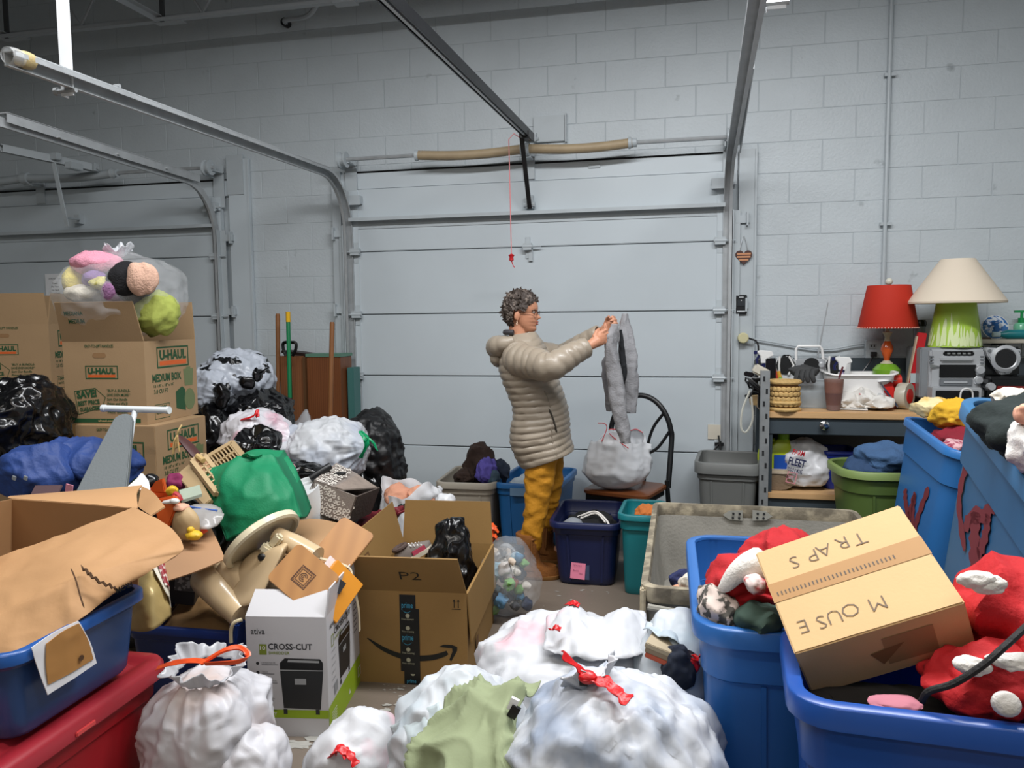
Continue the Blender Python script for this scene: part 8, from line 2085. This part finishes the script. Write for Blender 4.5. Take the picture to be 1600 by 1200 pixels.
b = MB(); b.prism([(-.03, 0), (.05, 0), (.035, .06), (.0, .045)], P(246, 768, 2.76), (1, 0, 0), (.1, 0, 1), .02); mk('peak', b, toy_o, t, bevel=.003)
odd('yellow_toy', 'small yellow toy piece beside the orange crown', 'toy', toy_y, lambda b: blob(b, P(270, 766, 2.72), np.diag([.025, .02, .022]), seed=1, sub=3, folds=.003, ff=30, cloth=True))
odd('red_toy', 'small red toy piece beside the yellow one', 'toy', toy_r, lambda b: b.tube(spline([P(272, 772, 2.70), P(278, 776, 2.70), P(281, 783, 2.70)], 8), .014, 8))
t = thing('turkey_toy', 'orange and tan toy bird figure lying by the torn box', 'toy', P(272, 830, 2.6))
b = MB(); b.prism([(-.06, .06), (.02, .075), (.04, .05), (.0, -.05), (-.035, -.06)], P(268, 803, 2.60), nrm((.97, .2, 0)), (0, .1, 1), .03); mk('body', b, toy_o, t, bevel=.006)
b = MB(); blob(b, P(290, 818, 2.60), np.diag([.055, .035, .065]), seed=5, sub=4, lump=.05, folds=.003, fine=0); mk('belly', b, toy_c, t)
b = MB(); blob(b, P(283, 793, 2.60), np.diag([.03, .03, .016]), seed=6, sub=3, folds=.003, fine=0); mk('frill', b, mat('toy_frill', '#d7a48a', 0.6), t)
odd('yellow_duck', 'small yellow rubber duck on the cardboard flap edge', 'toy', toy_y, lambda b: (blob(b, P(303, 836, 2.58), np.diag([.035, .025, .02]), seed=7, sub=3, folds=.002, fine=0), b.sphere(P(298, 828, 2.58), .015, 10)))
odd('white_ladle', 'white plastic spoon lying above the orange bird', 'spoon', white_pl, lambda b: (b.tube([P(248, 785, 2.58), P(275, 783, 2.58)], .010, 8), b.sphere(P(273, 783, 2.57), (.022, .012, .012), 10)))
odd('mint_card', 'pale mint card lying on the pile left of the green tote', 'card', mat('mint_card', '#a8b5a4', 0.6), lambda b: b.hexa([P(284, 786, 2.72), P(316, 776, 2.74), P(312, 762, 2.82), P(280, 770, 2.80)] + [p_ + np.array([0, 0, .012]) for p_ in (P(284, 786, 2.72), P(316, 776, 2.74), P(312, 762, 2.82), P(280, 770, 2.80))]))
g = patch_grid([[P(292, 792, 2.72), P(318, 790, 2.74), P(345, 795, 2.76)], [P(300, 810, 2.66), P(322, 808, 2.66), P(350, 806, 2.70)], [P(308, 828, 2.62), P(325, 826, 2.62), P(340, 822, 2.66)]], 10, 14)
t = thing('zip_bag', 'clear zip bag with a blue seal beside the green tote', 'zip bag', P(320, 820, 2.65))
b = MB(); b.sheet(wrinkle(g, 9, .008, 14), .003); mk('film', b, mat('zip_film', '#b9b6b4', 0.2, alpha=.6), t, angle=180)
b = MB(); b.tube([g[1][0] + (-.01, -.02, .02), g[0][8] + (0, -.03, -.006), g[1][-1] + (0, -.03, .005)], .005, 6); mk('blue_seal', b, mat('zip_blue', '#3b5fa8', 0.4), t)
odd('black_boot_toy', 'black rounded object with a yellow tip behind the orange crown', 'toy', black_pl, lambda b: blob(b, P(234, 752, 2.80), np.diag([.035, .03, .03]), seed=11, sub=3, folds=.004, fine=0))
odd('magenta_cloth', 'magenta cloth scrap between the boxes and the beige rack', 'cloth', mat('magenta', '#7d1f4f', 0.8), lambda b: blob(b, P(276, 753, 2.95), np.diag([.05, .04, .04]), seed=12, sub=4, folds=.008, ff=12, cloth=True))
odd('white_papers', 'curled white papers at the corner of the torn box', 'paper', mat('paper_white', '#dcdcdf', 0.7), lambda b: (b.sheet(patch_grid([[P(214, 748, 2.60), P(222, 740, 2.62), P(232, 752, 2.6)], [P(198, 762, 2.5), P(215, 765, 2.5), P(235, 766, 2.52)]], 6, 8), .003),))
odd('pink_card', 'small pink and white card by the base of the ironing board', 'card', mat('pink_card', '#d98fa4', 0.6), lambda b: b.box(P(108, 765, 2.44), (.03, .004, .04), roty(.2)))
odd('brown_card', 'dull purple brown card in front of the blue soft bag', 'card', mat('brown_card', '#5c464a', 0.7), lambda b: b.box(P(72, 768, 2.42), (.12, .006, .05), roty(-.05) @ rotx(-.7)))
rk = mat('rack_beige', '#b89f78', 0.5)
def rack(label, A, B, C_, nsl):
    A, B, C_ = P(*A), P(*B), P(*C_)
    t = thing('plastic_rack', label, 'rack', A)
    D = B + C_ - A
    n_ = nrm(np.cross(B - A, C_ - A))
    if n_[1] > 0: n_ = -n_
    b = MB()
    for p_, q_ in ((A, B), (B, D), (D, C_), (C_, A)): b.bar(p_, q_, .022, .022, up=n_)
    mk('frame', b, rk, t, smooth=False)
    b = MB(); b.add([A - n_ * .02, B - n_ * .02, D - n_ * .02, C_ - n_ * .02], [(0, 1, 2, 3), (3, 2, 1, 0)]); mk('back', b, mat('rack_shadow', '#6d5a3c', 0.7), t, smooth=False)  # brown sheet behind the slats, its colour stands for shade in the gaps
    for i in range(nsl):
        f_ = (i + 1) / (nsl + 1); b = MB(); b.bar(A + (B - A) * f_, C_ + (D - C_) * f_, .006, .02, up=n_); mk('slat', b, rk, t, smooth=False)
    b = MB(); b.bar((A + C_) / 2 , (B + D) / 2, .008, .02, up=n_); mk('cross_bar', b, rk, t, smooth=False)
rack('beige slotted plastic rack sticking up behind the green tote', (320, 718, 3.12), (364, 692, 3.16), (338, 742, 3.05), 8)
rack('second beige slotted rack lying lower, partly under the green tote', (300, 722, 2.98), (338, 772, 2.86), (318, 712, 3.05), 6)
b = MB(); b.hexa([P(274, 742, 2.96), P(318, 790, 2.82), P(330, 780, 2.84), P(298, 722, 3.0)] + [p_ + np.array([.0, .02, -.02]) for p_ in (P(274, 742, 2.96), P(318, 790, 2.82), P(330, 780, 2.84), P(298, 722, 3.0))]); mk('plastic_board', b, rk, label='smooth beige plastic panel beside the second rack', cat='panel', fixn=True, bevel=.004)
t = thing('leather_sheath', 'dark brown leather piece tied with raffia in front of the moving box', 'sheath', P(300, 710, 3.0))
p_ = spline([P(276, 679, 3.06), P(290, 692, 3.05), P(304, 708, 3.04), P(314, 720, 3.03)], 12)
b = MB(); b.tube(p_, [.006, .016, .022, .026, .028, .03, .03, .03, .029, .028, .026, .024], 10, flat=.35); mk('blade', b, mat('leather_dark', '#4a2a28', 0.5), t)
b = MB(); b.tube([P(312, 718, 3.02), P(332, 740, 2.99)], [.034, .038], 10, flat=.5); mk('grip', b, mat('leather_tan', '#a8805e', 0.6), t)
raf = mat('raffia', '#c2a56e', 0.8)
b = MB()
for dx, ln in ((-3, 30), (3, 26), (0, 20)): b.tube(spline([P(277, 680, 3.0), P(275 + dx, 690, 2.98), P(275 + dx * 1.6, 680 + ln, 2.98), P(277, 682, 2.98)], 14), .004, 5)
b.tube(spline([P(284, 664, 3.02), P(279, 672, 3.0), P(277, 680, 3.0)], 8), .004, 5); b.tube([P(308, 712, 3.0), P(318, 720, 2.98)], .012, 8); mk('raffia_tie', b, raf, t, kind='stuff')
gr = mat('tote_green', '#0a7f54', 0.6, bump=.15, bs=120, var=.05)
t = thing('green_tote_bag', 'bright green reusable tote bag in the middle of the pile', 'tote bag', P(400, 840, 3.0))
g = patch_grid([[P(303, 736, 2.98), P(345, 724, 2.98), P(390, 712, 3.0), P(427, 712, 3.04)], [P(322, 772, 2.90), P(362, 752, 2.87), P(405, 740, 2.89), P(441, 738, 2.98)], [P(340, 808, 2.84), P(378, 786, 2.81), P(420, 775, 2.84), P(458, 772, 2.93)], [P(354, 845, 2.80), P(385, 832, 2.79), P(430, 818, 2.82), P(471, 808, 2.90)]], 40, 40)
b = MB(); b.sheet(wrinkle(g, 13, .014, 4.5, .004, 11), .003); mk('front', b, gr, t, angle=180)
g2 = g + VIEW * .16; b = MB(); b.sheet(wrinkle(g2, 14, .008, 5, .002, 18), .003); mk('back', b, gr, t, angle=180)
for nm, e0, e1 in (('side_gusset', g[:, 0], g2[:, 0]), ('side_gusset', g[:, -1], g2[:, -1]), ('bottom', g[-1], g2[-1])):
    b = MB(); b.sheet(np.array([e0 * (1 - k) + e1 * k + np.array([0, 0, -.02 * math.sin(math.pi * k)]) for k in np.linspace(0, 1, 6)]), .003); mk(nm, b, mat('tote_green_side', '#0b6a48', 0.65), t, angle=180)
b = MB(); ribbon(b, [P(306, 736, 3.0), P(312, 742, 2.97), P(325, 742, 2.95), P(338, 732, 2.98)], .03, 2, .003); ribbon(b, [P(378, 716, 3.0), P(386, 710, 2.99), P(398, 714, 2.98), P(408, 712, 3.02)], .03, 3, .003); mk('handle', b, gr, t, kind='stuff')
lp = mat('cube_grey', '#857b74', 0.85, bump=.2, bs=120)
rings_m = mat('cube_rings', '#d3cdc4', 0.85)
def ring_print(o_, u_, v_, w_, h_, seed, par):
    u_, v_ = nrm(u_), nrm(v_); rs = np.random.RandomState(seed); b = MB(); nz = nrm(np.cross(u_, v_)); nz = nz if nz @ (CAM - o_) > 0 else -nz
    for i in range(int(w_ / .027)):
        for k in range(int(h_ / .025)):
            cx_, cy_ = (i + .5 + .5 * (k % 2) * .9 + rs.uniform(-.15, .15)) * .027, (k + .5 + rs.uniform(-.15, .15)) * .025
            r_ = rs.uniform(.0100, .0140)
            if cx_ + r_ > w_ or cy_ + r_ > h_: continue
            a = np.linspace(0, rs.uniform(5.0, 6.28), 11) + rs.uniform(0, 6)
            ro = r_ * (1 + .18 * np.sin(3 * a + i)); ri = r_ * rs.uniform(.32, .5)
            P_ = lambda rr: o_ + np.outer(cx_ + rr * np.cos(a), u_) + np.outer(cy_ + rr * np.sin(a) * .9, v_) + nz * .0015
            b.grid(np.array([P_(ro), P_(ri + 0 * a)]))
    mk('ring_print', b, rings_m, par, smooth=False, kind='stuff')
t = thing('storage_cube', 'grey and white spot patterned fabric storage cube tipped open', 'storage cube', P(530, 815, 3.4))
fA, fB, bA, bB, cC = P(490, 751, 3.36), P(558, 776, 3.30), P(470, 794, 3.36), P(543, 819, 3.30), P(594, 762, 3.56)
dv = cC - fB; th_ = .006
def slab(nm, p_, q_, r_, s_, off, m):
    b = MB(); b.hexa([p_, q_, r_, s_] + [x_ + off for x_ in (p_, q_, r_, s_)]); return mk(nm, b, m, t, fixn=True, smooth=False)
lin_d = mat('cube_lining', '#4d423c', 0.85, bump=.3, bs=90, var=.1)
slab('front', bA, bB, fB, fA, dv * .03, lp); slab('right_side', bB, bB + dv, fB + dv, fB, nrm(bA - bB) * .008, lin_d)
slab('left_side', bA, bA + dv, fA + dv, fA, nrm(bB - bA) * .008, lp); slab('back', bA + dv, bB + dv, fB + dv, fA + dv, -dv * .03, lin_d); slab('base', bA, bB, bB + dv, bA + dv, (fA - bA) * .03, lin_d)
slab('top_panel', fA + (fB - fA) * .02, fA + (fB - fA) * .52, fA + (fB - fA) * .52 + dv * .92 + np.array([0, 0, .03]), fA + dv * .92 + np.array([0, 0, .05]), np.array([0, 0, .006]), lp)
slab('lid_flap', fA + (fB - fA) * .50 + (0, 0, .004), fA + (fB - fA) * .66 + dv * .05, fA + (fB - fA) * .98 + dv * .90, fA + (fB - fA) * .52 + dv * .90 + np.array([0, 0, .03]), np.array([0, 0, .006]), mat('cube_flap', '#8a7d73', 0.85, bump=.3, bs=90, var=.15, vs=30))
ring_print(bA, bB - bA, fA - bA, np.linalg.norm(bB - bA), np.linalg.norm(fA - bA), 3, t); _tp = fA + (fB - fA) * .02 + np.array([0, 0, .006]); ring_print(_tp, (fB - fA) * .5, dv * .92 + np.array([0, 0, .05]), np.linalg.norm(fB - fA) * .48, np.linalg.norm(dv) * .92, 4, t)
hq = fA + (fB - fA) * .30 + dv * .55 + np.array([0, -.004, .036]); b = MB(); b.sphere(hq, (.036, .016, .010), 14, rot=roty(-.12)); mk('handle_hole', b, blackm, t)
st = mat('stool_beige', '#c9b18c', 0.28, coat=.2)
t = thing('plastic_stool', 'glossy cream plastic step seat lying on its side in the pile', 'stool', P(400, 930, 2.6))
up_ = np.array([0, 0, 1.0]); a1 = nrm(SIDE * .72 + up_ * .69); dn_ = nrm(SIDE * .69 - up_ * .72); n_ = nrm(dn_ * .93 - VIEW * .37)
q = P(409, 842, 2.62); s_ = mpp(409, 842, 2.62)
b = MB(); b.lathe([(60 * s_, -.012), (64 * s_, -.006), (64 * s_, .016), (60 * s_, .022), (56 * s_, .020), (54 * s_, .004)], q, n_, 40); mk('seat', b, mat('stool_cream', '#dcd2b4', 0.3, coat=.2), t)
b = MB(); c_ = P(398, 900, 2.54); blob(b, c_, np.array([(P(428, 888, 2.50) - P(362, 905, 2.56)) / 2, (P(378, 945, 2.5) - P(420, 856, 2.58)) / 2 * 1.0, VIEW * .05]), e=7, seed=1, lump=0, folds=0, fine=0, sub=5); mk('column', b, st, t)
b = MB(); b.tube(spline([P(322, 893, 2.62), P(330, 902, 2.60), P(352, 930, 2.54), P(382, 962, 2.48)], 14), [.02, .056, .070, .076, .078, .077, .074, .070, .066, .063, .060, .057, .055, .054], 20); mk('foot', b, st, t)
b = MB(); b.tube([P(355, 884, 2.60), P(385, 915, 2.56)], [.05, .06], 16); mk('foot_bridge', b, st, t)
b = MB(); b.tube([P(432, 838, 2.62), P(462, 853, 2.60), P(494, 872, 2.58)], [.036, .042, .044], 16); mk('side_arm', b, st, t)
b = MB(); b.box(P(418, 858, 2.56), (.05, .05, .035), rotz(.3) @ roty(.6)); b.box(P(432, 845, 2.57), (.035, .03, .06), roty(.7)); mk('latch', b, mat('stool_cream', '#dcd2b4'), t, bevel=.008)
b = MB(); blob(b, P(470, 878, 2.58), np.diag([.07, .05, .035]), seed=3, lump=.05, folds=.004, fine=0, sub=4); mk('cup', b, st, t)
b = MB(); b.sphere(P(409, 871, 2.52), (.018, .01, .016), 10); mk('socket', b, blackm, t)
softbag('cream_cloth', 'cream cloth bundle between the stool and the shredder box', 432, 905, 2.56, 30, 22, .06, 421, mat('cream_bundle', '#c2ab8c', 0.85), 'cloth', cloth=True, sub=4)
t = thing('blue_cooler', 'dark blue item with a cream rim left of the shredder box', 'container', P(366, 990, 2.42))
b = MB(); b.box(P(370, 990, 2.46), (.035, .06, .10), roty(.15)); mk('body', b, mat('cooler_blue', '#1a3577', 0.35), t, bevel=.006)
b = MB(); b.tube(spline([P(378, 968, 2.43), P(366, 973, 2.42), P(361, 985, 2.42), P(361, 1004, 2.42)], 12), .007, 8); mk('rim', b, mat('cooler_cream', '#d8cba8', 0.4), t)
ob = thing('open_carton', 'flattened open brown carton under the patterned cube', 'box', P(480, 850, 3.1))
shp([[(462, 812, 3.30), (500, 812, 3.3), (545, 822, 3.3)], [(440, 842, 3.05), (490, 838, 3.05), (530, 850, 3.05)], [(425, 870, 2.9), (480, 868, 2.9), (520, 880, 2.9)]], 'flap', mat('card_pink', '#b08a63', 0.72), 8, 10, .005, 0, ob)
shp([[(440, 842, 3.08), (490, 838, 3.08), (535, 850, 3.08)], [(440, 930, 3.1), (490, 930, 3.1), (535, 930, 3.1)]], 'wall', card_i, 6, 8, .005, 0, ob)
t = thing('white_bucket', 'white round plastic tub lying between the green tote and the patterned cube', 'tub', P(465, 800, 3.3))
b = MB(); b.lathe([(.10, -.15), (.105, -.10), (.115, .02), (.118, .035), (.108, .035), (.10, .02), (.04, .018)], P(470, 775, 3.36), nrm((-.25, -.35, .9)), 30); mk('body', b, mat('bucket_white', '#dfe2e3', 0.35), t)
softbag('pink_cloth', 'pink wrapped item behind the white round tub', 447, 742, 3.5, 16, 16, .06, 431, mat('pink_wrap', '#d9909c', 0.6), 'cloth', cloth=True, sub=4)
softbag('black_pouch', 'flat black bag lying above the white round tub', 482, 736, 3.55, 38, 12, .10, 432, black_b, 'bag', ang=-8, sub=5)
odd('black_strap_bar', 'black handle bar lying on the flat black bag', 'handle', blackm, lambda b: b.tube([P(485, 748, 3.42), P(505, 735, 3.45), P(516, 728, 3.48)], .018, 10))
softbag('wine_bag', 'dark red drawstring velvet bag behind the shipping box', 590, 812, 3.62, 42, 14, .09, 433, mat('velvet_red', '#6d0f1d', 0.6, bump=.3, bs=60), 'bag', ang=22, cloth=True)
odd('looped_string', 'dark red cord loop on the velvet bag', 'cord', mat('velvet_red', '#6d0f1d'), lambda b: b.tube(spline([P(606, 800, 3.55), P(614, 794, 3.54), P(620, 800, 3.54), P(612, 806, 3.53), P(630, 799, 3.56), P(640, 797, 3.6)], 20), .006, 6))
q = P(642, 775, 4.08)
pb, pg = open_bag('plastic_bag', 'open white plastic bag of peach clothes behind the shipping box', (q[0], 4.08), .185, .16, float(P(642, 772, 3.92)[2]), 9, plt_, mouth=.95, rimw=.08)
softbag('peach_clothes', 'peach shirt folded at the left in the open plastic bag', 622, 775, 4.05, 25, 18, .10, 441, mat('peach_cloth2', '#cf9478', 0.9, bump=.3, bs=80), 'clothes', cloth=True)
softbag('peach_clothes', 'peach shirt gathered at the right in the open plastic bag', 658, 777, 4.05, 23, 18, .10, 442, mat('peach_cloth2', '#cf9478'), 'clothes', cloth=True)
softbag('black_cloth', 'black cloth edge below the peach shirts in the plastic bag', 650, 792, 3.96, 26, 7, .05, 443, darkg, 'cloth', cloth=True, sub=4)
softbag('white_scrap', 'white plastic bag corner sticking up right of the peach clothes', 698, 786, 3.95, 14, 14, .05, 444, plt_, 'bag', sub=4)
GRP = {'black_bag': 'black bags in the pile', 'white_bag': 'white bags', 'torn_bag': 'torn grey bags', 'moving_box': 'moving boxes', 'plain_carton': 'plain cartons in the stacks', 'plush_toy': 'plush toys in the clear bag',
       'paperback': 'books in the torn bag', 'blue_tub': 'blue tubs of clothes', 'tool_handle': 'tool handles at the wall', 'plastic_rack': 'beige plastic racks', 'plastic_bag': 'open white plastic bags', 'peach_clothes': 'peach shirts',
       'door_track': 'garage door tracks', 'torsion_spring': 'garage door springs', 'opener_rail': 'garage door openers', 'table_lamp': 'table lamps', 'spray_bottle': 'spray bottles on the bench', 'paper_slip': 'paper slips on the bench',
       'white_bow': 'white bows on the red costume', 'jeans': 'jeans in the olive tub', 'plastic_scrap': 'plastic scraps by the wall', 'track_hanger': 'track hangers', 'bridging_bar': 'bridging bars'}
for o in list(COL.objects):
    n_ = o.name.split('.')[0]
    if o.parent is None and n_ in GRP and 'group' not in o: o['group'] = GRP[n_]
